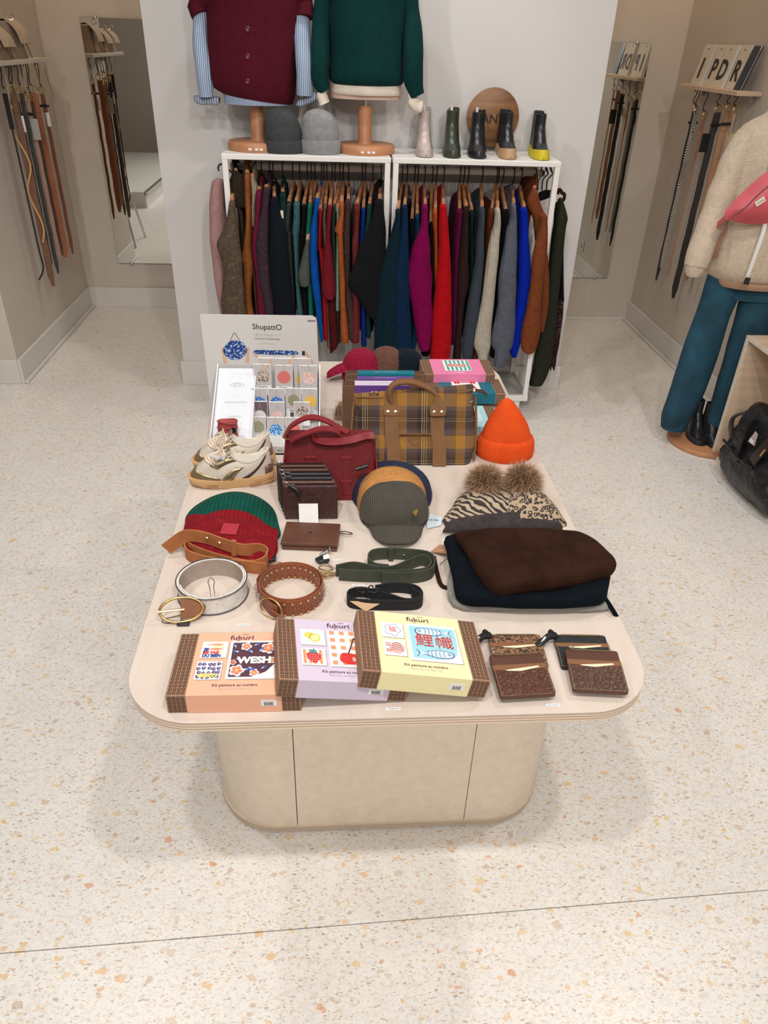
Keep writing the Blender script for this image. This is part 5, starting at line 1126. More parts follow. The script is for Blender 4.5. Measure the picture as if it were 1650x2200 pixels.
CRO = mat('brown_croc_leather', (.10, .035, .018), .35, kind='croc')
CRO2 = mat('taupe_croc_leather', (.095, .045, .028), .38, kind='croc')
LEO = mat('leopard_leather', (.23, .12, .06), .5, kind='leopard', sc_=90, col2=(.03, .015, .01))
BKL = mat('black_grain_leather', (.012, .016, .02), .35, kind='leather', sc_=60, amp=.2, bump=.5)
BRL = mat('brown_plain_leather', (.085, .032, .018), .4, kind='leather', sc_=20, amp=.15, bump=.3)
cardholder('leopard print card holder with a black security tag, behind the brown one', ((1060, 1440), (1178, 1440)), Z, LEO, rise=.006, tagm=True, hh=.082, top=LEO)
cardholder('reddish brown croc-grain card holder with stitched edges in front of the leopard one', ((1075, 1505), (1194, 1498)), Z+.010, CRO, rise=.008, top=BRL, ring=True)
cardholder('black grained card holder with a black security tag, rear right', ((1205, 1440), (1322, 1442)), Z, BKL, rise=.006, tagm=True, hh=.082, top=BKL)
cardholder('taupe brown croc-grain card holder nearest the rounded table corner', ((1230, 1489), (1350, 1495)), Z+.010, CRO2, rise=.008, top=BRL, ring=True)
# ================================================================ COILED BELTS
def coil(c, r0, r1, turns, w, t_, m, par, nm, a0=0, n=40, squash=1.0, inner=None):
    N_ = int(n*turns); P = []
    for k_ in range(N_+1):
        a_ = a0+2*math.pi*turns*k_/N_; rr = r0+(r1-r0)*k_/N_; P.append(V((c[0]+rr*math.cos(a_), c[1]+rr*squash*math.sin(a_), c[2]+w/2)))
    MB().ribbon(P, (0, 0, 1), w, t_).done(nm, m, par)
    if inner:
        P2 = [V((c[0]+(p.x-c[0])*(1-(t_*.7)/r1), c[1]+(p.y-c[1])*(1-(t_*.7)/r1), p.z)) for p in P]
        MB().ribbon(P2, (0, 0, 1), w*.985, t_*.4).done('lining', inner, par)
    return P
def oval_buckle(C_, ex, ey, rx, ry, r, m, par, nm='buckle'):
    return MB().tube([V(C_)+V(ex)*rx*math.cos(2*math.pi*k_/40)+V(ey)*ry*math.sin(2*math.pi*k_/40) for k_ in range(40)], r, 8, closed=True).done(nm, m, par)
WB = mat('white_hide', (.66, .64, .62), .55, kind='tweed', sc_=70, amp=.12, col2=(.45, .28, .12), bump=.4)
GL = mat('grey_suede_lining', (.36, .29, .25), .9, kind='suede', sc_=60, amp=.1, bump=.2)
bw = thing('coiled_belt', 'coiled white cowhide belt with oval gold buckle on the left of the table', 'belt', (-.247, 1.19, Z), 'coiled belts on the table')
cc = (-.243, 1.178, Z)
coil(cc, .0625, .067, 1.55, .040, .0035, WB, bw, 'strap', a0=math.radians(200), inner=GL, squash=.98)
for zz_ in (Z+.0395, Z+.0015):
    MB().tube([V((cc[0]+.069*math.cos(a_), cc[1]+.0675*math.sin(a_), zz_)) for a_ in [2*math.pi*k_/48 for k_ in range(48)]], .0012, 5, closed=True).done('dark_piping', mat('piping_dark', (.05,.04,.045), .5), bw)
bc = W(393, 1308, Z=Z+.022)
CG = mat('cognac_grain', (.24, .085, .03), .4, kind='leather', sc_=25, amp=.2, bump=.3)
dirx = V((1, .12, .0)).normalized(); diry = V((.0, .55, .83)).normalized()
MB().prism([bc+dirx*a_+diry*b_ for a_, b_ in ((-.004,-.019),(.030,-.017),(.040,-.008),(.043,.0),(.040,.008),(.030,.017),(-.004,.019))], V((0,-.8,.5)).normalized()*.003).done('buckle_tab', CG, bw, smooth=False, bevel=.001)
oval_buckle(bc+V((-.002,-.005,.002)), dirx, diry, .040, .0235, .0026, GOLD, bw)
MB().tube([bc+dirx*.004+V((0,-.006,.003)), bc-dirx*.045+V((0,-.008,.004))], .0022, 7).done('prong', GOLD, bw)
MB().tube(smooth_path([bc+V((-.002,-.01,-.006)), bc+V((-.03,-.014,-.012)), bc+V((-.038,-.016,-.019)), bc+V((-.01,-.018,-.019)), bc+V((.0,-.014,-.012))], 4), .0007, 5).done('elastic_loop', BLK, bw)
MB().box((bc.x-.01, bc.y-.026, Z), (bc.x+.014, bc.y-.017, Z+.006)).done('security_clip', BLK, bw, bevel=.002)
lo_ = W(455, 1260, Z=Z+.036)
MB().tube(smooth_path([lo_+V((-.004,0,-.035)), lo_+V((-.004,-.002,0)), lo_+V((-.006,0,.012)), lo_+V((0,0,.022)), lo_+V((.006,0,.012)), lo_+V((.004,-.002,0)), lo_+V((.004,0,-.035)), lo_+V((0,0,-.039)), lo_+V((-.004,0,-.035))], 4), .0009, 6).done('wire_hook', STEEL, bw)
bb2 = thing('coiled_belt', 'coiled cognac leather belt with gold studs and perforations left of centre', 'belt', (-.09, 1.17, Z), 'coiled belts on the table')
c2 = (-.088, 1.168, Z)
CGB = mat('cognac_smooth', (.22, .065, .028), .38, kind='leather', sc_=20, amp=.18, bump=.2)
P = coil(c2, .056, .0665, 1.95, .036, .0034, CGB, bb2, 'strap', a0=math.radians(190), squash=.98)
st = MB(); ho = MB()
for k_ in range(26):
    a_ = math.radians(190)+2*math.pi*(.98+k_/27); rr = .0683
    for zz_ in (.0045, .0315):
        e = V((c2[0]+rr*math.cos(a_), c2[1]+rr*.98*math.sin(a_), Z+zz_)); o_ = V((math.cos(a_), math.sin(a_), 0)); s_ = V((-o_.y, o_.x, 0))
        st.tube([e, e+o_*.0007], [.0026, .0022], 10)
    for dz in (.011, .018, .025):
        for da in (0, .5):
            a2 = a_+da*2*math.pi/27; e = V((c2[0]+.0677*math.cos(a2), c2[1]+.0677*.98*math.sin(a2), Z+dz)); o_ = V((math.cos(a2), math.sin(a2), 0)); ho.tube([e, e+o_*.0006], .0009, 6)
    a3 = math.radians(190)+2*math.pi*k_/27
    if k_ % 1 == 0:
        e = V((c2[0]+.0540*math.cos(a3), c2[1]+.0540*.98*math.sin(a3), Z+.030)); o_ = -V((math.cos(a3), math.sin(a3), 0)); st.tube([e, e+o_*.0009], [.0026, .0022], 10)
        e = V((e.x, e.y, Z+.006)); st.tube([e, e+o_*.0009], [.0026, .0022], 10)
st.done('studs', GOLD, bb2, kind='stuff'); ho.done('perforations', mat('hole_dark', (.03,.012,.008), .8), bb2, kind='stuff')
bc = W(583, 1305, Z=Z+.019); dx_ = V((.78, -.55, -.15)).normalized(); dy_ = V((.25, .05, .95)).normalized()
oval_buckle(bc+V((.0, -.006, .002)), dx_, dy_, .026, .0215, .0018, GOLD, bb2)
MB().tube([bc-dx_*.0+V((0,-.008,.0)), bc+dx_*.028+V((0,-.008,-.002))], .0024, 7).done('prong', CGB, bb2)
MB().ribbon([bc+V((-.012,.012,0)), bc+V((0,-.004,0)), bc+dx_*.014+V((0,-.003,0))], (0,0,1), .030, .003).done('buckle_tab', CGB, bb2)
# ================================================================ FOLDED STRAPS
def strapthing(nm, label, paths, m, w, t_, cat='strap', group='bag straps laid on the table'):
    t = thing(nm, label, cat, tuple(paths[0][0]), group)
    for P in paths: MB().ribbon(smooth_path(P, 6), (0, 0, 1), w, t_).done('strap', m, t)
    return t
def wt(x, y, z): return W(x, y, Z=z)
GS = mat('green_suede', (.045, .052, .034), .85, kind='suede', sc_=40, amp=.2, bump=.25, sheen=.2)
zz = Z+.015; zc = TZ+.03
gs = strapthing('suede_strap', 'dark green suede bag strap folded in loops with gold clasps', [[wt(722, 1226, zz), wt(760, 1219, zz), wt(800, 1226, zz), wt(840, 1228, zz), wt(872, 1216, zz), wt(905, 1203, zz), wt(921, 1210, zz), wt(924, 1223, zz), wt(900, 1234, zz), wt(800, 1238, zz), wt(728, 1234, zz)], [wt(835, 1225, zz), wt(805, 1221, zz), wt(791, 1207, zz), wt(800, 1193, zz), wt(830, 1189, zz), wt(880, 1191, zz), wt(920, 1197, zz), wt(933, 1212, zz), wt(926, 1231, zz), wt(890, 1240, zz), wt(820, 1242, zz)]], GS, .029, .003)
MB().ribbon([wt(841, 1191, zz)+V((-.006, -.001, 0)), wt(841, 1191, zz)+V((.004, -.002, 0))], (0, 0, 1), .034, .007).done('keeper_loop', GS, gs)
for px_, py in ((742, 1219), (758, 1217), (868, 1192), (893, 1194)):
    e = wt(px_, py, zz); MB().lathe([(.0032, 0), (.003, .002), (.0, .003)], (e.x, e.y-.002, e.z+.004), 10, rot=Matrix.Rotation(math.pi/2, 3, 'X')).done('stud', STEEL, gs)
def clasp(e, par, ang, L_=.03, m=GOLD):
    d = V((math.cos(ang), math.sin(ang), 0)); n_ = V((-d.y, d.x, 0)); P = [e, e+d*L_*.3+n_*L_*.22, e+d*L_*.8+n_*L_*.2, e+d*L_, e+d*L_*.8-n_*L_*.2, e+d*L_*.3-n_*L_*.22]
    MB().tube(smooth_path(P, 4, True), .0014, 6, closed=True).done('clasp', m, par)
e = wt(715, 1232, Z+.004); clasp(e, gs, math.pi*1.02); clasp(e+V((.0,.010,.004)), gs, math.pi*.93); clasp(e+V((.006,-.004,.002)), gs, math.pi*1.08, .026)
MB().prism([wt(676, 1199, Z+.012), wt(690, 1192, Z+.012), wt(706, 1190, Z+.012), wt(708, 1202, Z+.012), wt(686, 1206, Z+.012)], (0, 0, -.008)).done('security_tag', BLK, gs, bevel=.002)
MB().prism([wt(694, 1194, Z+.0125), wt(706, 1191, Z+.0125), wt(707, 1200, Z+.0125), wt(695, 1202, Z+.0125)], (0, 0, .0006)).done('tag_sticker', WHITEP, gs, smooth=False)
MB().tube(smooth_path([wt(695, 1206, Z+.004), wt(712, 1216, Z+.004), wt(722, 1222, Z+.01)], 4), .0006, 5).done('cord', BLK, gs)
TS = mat('tan_suede', (.36, .13, .04), .85, kind='suede', sc_=40, amp=.15, bump=.25, sheen=.2)
zh = Z+.048
ts = strapthing('suede_strap', 'tan suede bag strap folded in loops before the red beanie', [[wt(357, 1180, Z+.016), wt(376, 1166, Z+.030), wt(402, 1151, zh), wt(440, 1155, zh), wt(478, 1168, zh), wt(520, 1181, Z+.040), wt(556, 1180, Z+.034), wt(573, 1190, Z+.026), wt(570, 1206, Z+.020), wt(545, 1216, zz), wt(500, 1210, zz), wt(450, 1196, zz), wt(415, 1182, zz), wt(400, 1172, Z+.018), wt(398, 1180, zz), wt(405, 1193, zz), wt(440, 1206, zz), wt(500, 1214, zz), wt(572, 1222, zz)]], TS, .029, .0035)
MB().ribbon([wt(504, 1176, Z+.043)+V((-.006, -.001, 0)), wt(504, 1176, Z+.043)+V((.004, -.003, 0))], (.3, 0, 1), .036, .008).done('keeper_loop', TS, ts)
for px_, py in ((445, 1153), (472, 1163)):
    e = wt(px_, py, Z+.052); MB().lathe([(.003, 0), (.003, .002), (.0, .003)], (e.x, e.y-.006, e.z), 10, rot=Matrix.Rotation(math.pi/3, 3, 'X')).done('stud', GOLD, ts)
e = wt(576, 1222, Z+.004); clasp(e, ts, -.02); clasp(e+V((0, .008, .004)), ts, .08); clasp(e+V((-.01, .004, 0)), ts, -.3, .022)
MB().prism([wt(570, 1208, Z+.008), wt(580, 1199, Z+.008), wt(594, 1196, Z+.008), wt(593, 1207, Z+.008), wt(580, 1210, Z+.008)], (0, 0, .008)).done('security_tag', BLK, ts, bevel=.002)
NS = mat('black_webbing', (.006, .007, .010), .8, kind='rib', sc_=60, bump=.3)
z3 = Z+.013
ns = strapthing('webbing_strap', 'black webbing bag strap folded into a flat loop with dark clasps', [[wt(806, 1268, z3), wt(850, 1262, z3), wt(893, 1268, z3), wt(907, 1285, z3), wt(895, 1298, z3), wt(840, 1300, z3), wt(765, 1297, z3), wt(747, 1288, z3), wt(753, 1276, z3), wt(780, 1272, z3), wt(830, 1284, z3), wt(870, 1296, z3), wt(898, 1294, z3), wt(903, 1284, z3), wt(885, 1272, z3)]], NS, .025, .003)
for dx_, an in ((785, 2.6), (797, .4), (792, 1.2)): clasp(wt(dx_, 1271, Z+.028), ns, an, .020, mat('gunmetal', (.08, .08, .09), .3, .9))
MB().prism([wt(752, 1292, Z+.020), wt(822, 1294, Z+.020), wt(786, 1314, Z+.001)], (0, 0, .001)).done('kraft_tag', mat('kraft_light', (.62, .42, .26), .7), ns, smooth=False)
# ================================================================ WALLETS
WL = mat('brown_wallet_leather', (.105, .042, .026), .38, kind='leather', sc_=25, amp=.12, bump=.2)
WLD = mat('embossed_wallet_leather', (.050, .016, .013), .45, kind='leather', sc_=130, amp=.45, bump=.4)
a = W(605, 1181, Z=Z); b = W(724, 1186, Z=Z); ex = b-a; ex.z = 0; L_ = ex.length; F = Frame(a, ex, V((0,0,1)).cross(ex))
t = thing('leather_wallet', 'flat brown leather wallet with wrist loop lying before the upright wallets', 'wallet', tuple(a))
mb = MB(); F.rect(mb, 0, .0, L_, .082, 0, .007); mb.done('lower_half', WL, t, smooth=False, bevel=.002)
mb = MB(); F.rect(mb, .004, .004, L_-.004, .080, .007, .010); mb.done('zip_gusset', BRL, t, smooth=False)
mb = MB(); mb.prism([F.p(-.002, .002, .010), F.p(L_+.002, .002, .010), F.p(L_+.001, .086, .010), F.p(-.001, .086, .010)], F.z*.008); mb.done('upper_half', WL, t, smooth=False, bevel=.002)
mb = MB(); mb.lathe([(.0025, 0), (.0022, .0016), (0, .002)], F.p(L_*.48, .045, .018), 12); mb.done('snap_button', mat('gunmetal', (.08,.08,.09), .3, .9), t)
MB().tube(smooth_path([F.p(L_, .062, .012), F.p(L_+.015, .066, .010), F.p(L_+.030, .062, .008), F.p(L_+.015, .059, .008), F.p(L_, .060, .010)], 4), .0011, 6).done('wrist_loop', BLK, t)
MB().tube(smooth_path([F.p(L_-.018, -.001, .012), F.p(L_-.016, -.006, .015), F.p(L_-.013, -.010, .008), F.p(L_-.016, -.008, .003)], 3), .002, 6).done('zip_pull', STEEL, t)
e = F.p(L_-.022, -.012, .003); MB().tube([e+V((-.014, -.004, 0)), e+V((.004, .006, .004))], .003, 8).done('charm', STEEL, t)
# upright zip wallets, six deep
NVL = mat('navy_wallet_leather', (.012, .014, .022), .35, kind='leather', sc_=25, amp=.1, bump=.2)
wz = [('front dark brown embossed', WLD), ('second, smooth brown', WL), ('third, navy', NVL), ('fourth, navy', NVL), ('fifth, brown', BRL), ('rear dark brown', BRL)]
y0 = 1.447
for i, (nm, m) in enumerate(wz):
    dy = .0155*i; dx = -.0045*i*.9+.002; h = .088+.002*i; x0, x1 = -.116+dx, .006+dx*1.3
    lab = {0: 'front zip wallet with embossed dark brown leather and a white card leaning on it', 1: 'smooth brown zip wallet directly behind the embossed front one', 2: 'front one of two navy zip wallets in the upright row', 3: 'rear one of two navy zip wallets in the upright row', 4: 'brown zip wallet directly behind the two navy ones', 5: 'rearmost brown zip wallet, leaning by the red bag'}[i]
    t = thing('zip_wallet', lab, 'wallet', (x0, y0+dy, Z), 'upright zip wallets')
    MB().loft([[V((x, y, z)) for x, y in ((x0, y0+dy+k_), (x1, y0+dy+k_), (x1, y0+dy+.013+k_), (x0, y0+dy+.013+k_))] for z, k_ in ((Z, 0), (Z+h-.004, .004), (Z+h, .0052))]).done('body', m, t, smooth=False, bevel=.0025)
    MB().box((x0+.008, y0+dy+.0085, Z+h-.001), (x1-.008, y0+dy+.0135, Z+h+.0015)).done('zip', mat('zip_dark', (.03,.02,.02), .4, .5), t, smooth=False)
    if i in (0, 2, 3, 5):
        e = V((x0+.006, y0+dy+.006, Z+h+.004))
        MB().tube([e+V((.005*math.cos(a_), 0, .005*math.sin(a_))) for a_ in [2*math.pi*k_/12 for k_ in range(12)]], .001, 5, closed=True).done('zip_ring', STEEL, t)
        MB().tube([e+V((.004, -.004, .0)), e+V((.020 if i != 5 else -.024, -.008, .002))], .0022, 7).done('zip_pull', STEEL if i != 5 else BRL, t)
    if i == 0:
        MB().prism([V((-.080, y0-.022, Z)), V((-.036, y0-.022, Z)), V((-.037, y0-.001, Z+.044)), V((-.081, y0-.001, Z+.044))], (0, -.0012, 0)).done('white_card', WHITEP, t, smooth=False)
        MB().tube(smooth_path([e+V((.006, -.006, 0)), e+V((.022, -.012, -.006)), e+V((.03, -.013, -.022))], 3), [.004]*4+[.0055]*3, 8).done('security_tag', BLK, t)
# ================================================================ BEANIES LYING FLAT
def flat_hat(label, pts, Zb, h, m, band=None, m2=None, name='beanie', cat='beanie', group=None, tilt=0, nz=.004):
    P = [W(x, y, Z=Zb) for x, y in pts]; c0 = sum(P, V())/len(P); t = thing(name, label, cat, tuple(c0), group)
    o = smooth2([(p.x-c0.x, p.y-c0.y) for p in P], 4)
    ez = V((0, 0, 1)); MB().puff(o, h, c0, (1, 0, 0), V((0, 1, tilt)), ez, rings=9, p=2.4, nz=nz, sc_=25).done('crown', m, t)
    return t, c0
RB = mat('red_rib_knit', (.24, .007, .013), .95, kind='rib', sc_=30, amp=.15, col2=(.35,.03,.035), bump=.7, sheen=.1, spec=.15)
RBC = mat('dark_red_rib_knit', (.19, .006, .012), .95, kind='tweed', sc_=30, amp=.15, col2=(.35,.03,.035), bump=.7, sheen=.1, spec=.15)
GB = mat('green_rib_knit', (.003, .07, .05), .95, kind='rib', sc_=30, amp=.15, bump=.5, sheen=.25, spec=.15)
def ribbed_dome(t, cx, y0, wbase, hgt, z0, lean, m, nm='crown', thick=.03, n=64, ribs=44, yo=0, e=2.0):
    # a beanie lying with its opening to the viewer: half-moon outline rising to the back
    rings = []
    for k_ in range(11):
        q = k_/10; w_ = wbase*(1-q**e)**(1/e) if q < 1 else .004; w_ = max(w_, .006); th = thick*(1-.45*q)
        c = V((cx, y0+yo+lean[0]*q*hgt, z0+lean[1]*q*hgt)); out = []
        for j in range(n*2):
            a_ = math.pi*j/n; r_ = 1+.035*math.cos(a_*ribs)
            out.append(c+V((w_*math.cos(a_)*(1+.004*math.cos(a_*ribs)), th*math.sin(a_)*r_*-lean[1]*.9, th*max(-.15, math.sin(a_))*r_*lean[0]+.0)))
        rings.append(out)
    return MB().loft(rings).done(nm, m, t)
# turned-up cuff: curved slab leaning back
def cuff_slab(t, L0, R0, L1, R1, z0, z1, th, m, nm='cuff', bulge=.02, n=24, ribs=60):
    a0, b0, a1, b1 = W(*L0, Z=z0), W(*R0, Z=z0), W(*L1, Z=z1), W(*R1, Z=z1); rings = []
    for k_ in range(n+1):
        q = k_/n; lo, hi = a0.lerp(b0, q), a1.lerp(b1, q); bu = math.sin(math.pi*q)
        lo = lo+V((0, -bulge*bu, 0)); hi = hi+V((0, bulge*.3*bu, bulge*.55*bu)); nrm = V((0, -.6, .8)); up = (hi-lo)
        w_ = th*(.35+.65*min(1, bu*2.5)); rr = []
        for s_, o_ in ((0, 0), (.02, .7), (.25, 1), (.6, 1.1), (.93, .9), (1, .3), (.98, -.3), (.5, -.5), (.05, -.35)): rr.append(lo+up*s_+nrm*w_*o_)
        rings.append(rr)
    return MB().loft(rings).done(nm, m, t, sub=1)
def ribpuff(t, px, zb_, h, m, nm, dirv, nribs, p=2.6, amp=.0016, rings=14, k3=6):
    """a soft flat-lying knitted shape whose ribs are modelled as ridges along dirv"""
    P = [W(x, y, Z=zb_) for x, y in px]; c0 = sum(P, V())/len(P); o = smooth2([(q.x-c0.x, q.y-c0.y) for q in P], k3)
    mb = MB().puff(o, h, c0, (1, 0, 0), (0, 1, 0), (0, 0, 1), rings=rings, p=p)
    return mb.done(nm, m, t)
t = thing('beanie', 'dark green ribbed beanie half hidden behind the red one', 'beanie', (-.235, 1.42, Z), 'folded ribbed beanies')
ribpuff(t, [(398,1125),(403,1105),(425,1084),(465,1064),(508,1057),(550,1066),(584,1090),(597,1122),(595,1160),(500,1165),(410,1150)], Z+.002, .032, GB, 'crown', 0, 0)
t = thing('beanie', 'red ribbed beanie with square sewn patch behind the tan strap', 'beanie', (-.235, 1.33, Z), 'folded ribbed beanies')
ribpuff(t, [(402,1140),(410,1118),(440,1100),(480,1092),(520,1094),(560,1102),(590,1128),(596,1165),(585,1195),(480,1190),(400,1165)], Z+.004, .032, RB, 'crown', 0, 0)
ribpuff(t, [(389,1166),(394,1140),(402,1112),(412,1108),(470,1112),(540,1122),(594,1137),(595,1160),(585,1200),(560,1205),(470,1196),(400,1178)], Z+.016, .024, RBC, 'cuff', 0, 0, p=4.5)
e = W(494, 1138, Z=Z+.041); ex = V((.99, -.12, 0)).normalized(); ey = V((.10, .98, .04)).normalized()
MB().prism([e-ex*.018-ey*.019, e+ex*.018-ey*.019, e+ex*.018+ey*.019, e-ex*.018+ey*.019], ex.cross(ey)*.0035).done('sewn_patch', mat('red_patch', (.36, .02, .04), .6), t, smooth=False, bevel=.001)
# ================================================================ BASEBALL CAPS
def cap(label, cx, cy, r, h, m, bill=True, zo=0, group='stacked baseball caps', heart=False, name='baseball_cap', billm=None, rear=0):
    t = thing(name, label, 'cap', (cx, cy, Z+zo), group)
    prof = [(r*1.0, 0), (r*1.01, .010), (r*.985, h*.3), (r*.91, h*.56), (r*.74, h*.78), (r*.45, h*.94), (.004, h)]
    P = smooth_path([(a_, b_, 0) for a_, b_ in prof], 4)
    seam = lambda a_, z_: 1-.012*math.exp(-(math.sin(a_*3+math.pi/2)/.12)**2)
    MB().lathe([(p.x, p.y) for p in P], (cx, cy, Z+zo), 72, sy=1.08, mod=seam).done('crown', m, t)
    MB().lathe([(.008, 0), (.007, .004), (0, .006)], (cx, cy, Z+zo+h-.002), 12).done('top_button', billm or m, t)
    if bill:
        pts_ = [V((cx+r*1.0*math.cos(a_), cy+r*1.08*math.sin(a_), Z+zo+.006+.016*math.sin(-a_)**2)) for a_ in [math.pi*(1.12+.76*k_/24) for k_ in range(25)]]
        MB().tube(pts_, .0022, 6).done('bill_seam', mat('seam_dark', (.02, .018, .015), .9), t)  # dark sweatband seam where the bill joins the crown
        mb = MB(); rings = []
        for i in range(9):
            q = i/8; rr = []
            for j in range(17):
                u_ = -1+2*j/16; arch = (1-u_*u_)
                hw = r*(.80-.14*q); ln = .088*(1-.30*abs(u_)**4)
                edge = r*1.0*math.sqrt(max(0, 1-(u_*.80)**2))
                rr.append(V((cx+hw*u_, cy-edge*(1-q*.35)-ln*q*(1-.0*q)+.0, Z+zo+.004+.018*arch*(1-.35*q)+.006*(1-q))))
            rings.append(rr)
        mb.loft(rings, closed=False); mb.done('bill', billm or m, t, solid=.003)
    return t
CG_ = mat('grey_corduroy', (.075, .068, .055), .9, kind='cord', sc_=30, amp=.1, bump=.8, sheen=.2)
NC = mat('navy_cap_cloth', (.006, .014, .05), .85, kind='knit', sc_=60, amp=.1)
TC = mat('tan_cap_cloth', (.44, .20, .05), .85, kind='suede', sc_=60, amp=.15)
cap('navy baseball cap at the back of the stack of three', .142, 1.548, .098, .074, NC, bill=False)
cap('mustard tan baseball cap in the middle of the stack of three', .139, 1.506, .084, .088, TC, bill=False, zo=.001)
g = cap('grey corduroy baseball cap with small gold heart in front of the two others', .141, 1.462, .0815, .087, CG_)
for px_, py in ((828, 1067), (878, 1064)):
    e = W(px_, py, Y=1.395); MB().tube([e+V((.0028*math.cos(a_), 0, .0028*math.sin(a_))) for a_ in [2*math.pi*k_/12 for k_ in range(12)]], .0009, 5, closed=True).done('eyelet', mat('eyelet_grey', (.12,.11,.10), .6), g)
e = W(892, 1101, Y=1.374); hp = []
for k_ in range(28):
    a_ = 2*math.pi*k_/28; hp.append((.0165/17*16*math.sin(a_)**3*.42, .0165/17*(13*math.cos(a_)-5*math.cos(2*a_)-2*math.cos(3*a_)-math.cos(4*a_))*.5))
nx = V((.75, .55, .1)).normalized(); ny = V((-.05, .25, .95)).normalized()
MB().prism([e+nx*a_+ny*b_ for a_, b_ in hp], nx.cross(ny)*.0022).done('gold_heart', mat('gold_thread', (.62,.42,.10), .35, .6), g, smooth=False)
mb = MB(); mb.prism([W(x, y, Z=Z+.002) for x, y in ((915, 1114), (927, 1104), (949, 1113), (948, 1129), (918, 1136))], (0, 0, .001))
pt = mb.done('swing_tag', mat('pale_blue_tag', (.55, .66, .72), .6), g, smooth=False)
text('PIECES', W(932, 1117, Z=Z+.0035), V((-1, .1, 0)), V((0, -1, 0)), .008, INK, g, align='CENTER')
# ================================================================ RED HANDBAG
RL = mat('red_grain_leather', (.135, .008, .012), .55, kind='noise', sc_=30, amp=.08, bump=.15, spec=.35)
RLL = mat('red_leather_strap', (.19, .012, .02), .45, kind='noise', sc_=30, amp=.1, bump=.15)
rb_ = thing('red_handbag', 'dark red leather handbag with long strap and belt loops', 'bag', (-.01, 1.59, Z))
rings = []
for k_ in range(10):
    q = k_/9; z_ = Z+.166*q; hw = .1125-.008*q**2; d = .048*(1-q)+.010+.004*q; cy = 1.588-.0*q
    rings.append([(x+.004*math.sin(z_*40)*(1 if x > 0 else -1)*.3-.008, y, z_) for x, y in rrect(0, cy, hw, d, min(d*.85, .016), 4)])
MB().loft(rings).done('body', RL, rb_, bevel=.0)
yf = lambda z_: 1.588-(.048*(1-(z_-Z)/.166)+.010+.004*(z_-Z)/.166)-.0012
for x0_ in (-.055, .030):
    for z_ in ((Z+.110, Z+.050) if x0_ > 0 else (Z+.110,)):
        MB().box((x0_-.014, yf(z_)-.003, z_-.0045), (x0_+.014, yf(z_)+.003, z_+.0045)).done('belt_loop', RLL, rb_, smooth=False, bevel=.0012)
for x0_ in (-.055, .030):
    MB().ribbon([V((x0_, yf(z_)-.0004, z_)) for z_ in (Z+.158, Z+.110, Z+.06, Z+.015)], (1, 0, 0), .017, .0016).done('front_band', RL, rb_, smooth=False)
MB().ribbon(smooth_path([V((-.118,1.575,Z+.158)), V((-.10,1.585,Z+.185)), V((-.06,1.59,Z+.207)), V((-.02,1.59,Z+.200)), V((.02,1.588,Z+.175)), V((.035,1.582,Z+.168))], 5), (.15, 1, .3), .016, .005).done('handle', RLL, rb_)
MB().ribbon(smooth_path([V((-.100,1.555,Z+.160)), V((-.07,1.552,Z+.180)), V((-.03,1.558,Z+.192)), V((.0,1.565,Z+.186)), V((.015,1.57,Z+.174))], 5), (.2, 1, .2), .018, .005).done('handle', RLL, rb_)
MB().ribbon(smooth_path([V((-.045,1.57,Z+.176)), V((-.04,1.562,Z+.160)), V((-.005,1.560,Z+.154)), V((.04,1.562,Z+.158)), V((.075,1.565,Z+.168)), V((.095,1.57,Z+.166))], 5), (0, .8, .5), .020, .005).done('strap', RLL, rb_)
for x0_, z_ in ((-.114, Z+.160), (.083, Z+.163)): MB().box((x0_, 1.561, z_), (x0_+.020, 1.564, z_+.0035)).done('gold_bar', GOLD, rb_, smooth=False)
MB().tube([V((.052, 1.520, Z+.099)), V((.080, 1.523, Z+.108))], .0055, 10).done('security_tag', BLK, rb_)
MB().tube(smooth_path([V((.080, 1.523, Z+.108)), V((.096, 1.54, Z+.14)), V((.100, 1.56, Z+.165))], 3), .0008, 5).done('cord', BLK, rb_)
for s_, x0_ in ((-1, -.122), (1, .106)):
    MB().prism([V((x0_, 1.53, Z+.002)), V((x0_+.002*s_, 1.64, Z+.002)), V((x0_-.006*s_, 1.61, Z+.105)), V((x0_-.006*s_, 1.56, Z+.105))], (.004*s_, 0, 0)).done('side_gusset', RLL, rb_, smooth=False, bevel=.001)
# ================================================================ PLAID TOTE
PT = mat('plaid_wool', (.3, .2, .1), .95, kind='plaid')
BRS = mat('brown_suede', (.17, .078, .028), .8, kind='suede', sc_=25, amp=.12, bump=.3)
pt_ = thing('plaid_tote', 'brown and mustard plaid wool tote bag with suede handles', 'bag', (.21, 1.79, Z))
rings = []; hz = .178
for k_ in range(12):
    q = k_/11; z_ = Z+.001+hz*q; d = .075*(1-q)+.012; cy = 1.79
    out = []
    for x, y in rrect(.212, cy, .158+.006*math.sin(q*3.1), d, min(d*.8, .025), 4):
        k2 = (x-.055)/.32; out.append(V((x+.006*math.sin(z_*35)*(k2), y+.004*noise.noise(V((x*22, z_*22, 1))), z_+(.030*q*k2*k2 if k2 > 0 else 0)+(.006*math.sin(x*38)*q))))
    rings.append(out)
MB().loft(rings).done('body', PT, pt_)
yfp = lambda z_: 1.79-(.075*(1-(z_-Z)/hz)+.012)-.002
zs_ = [Z+.002, Z+.05, Z+.10, Z+.13, Z+.150]
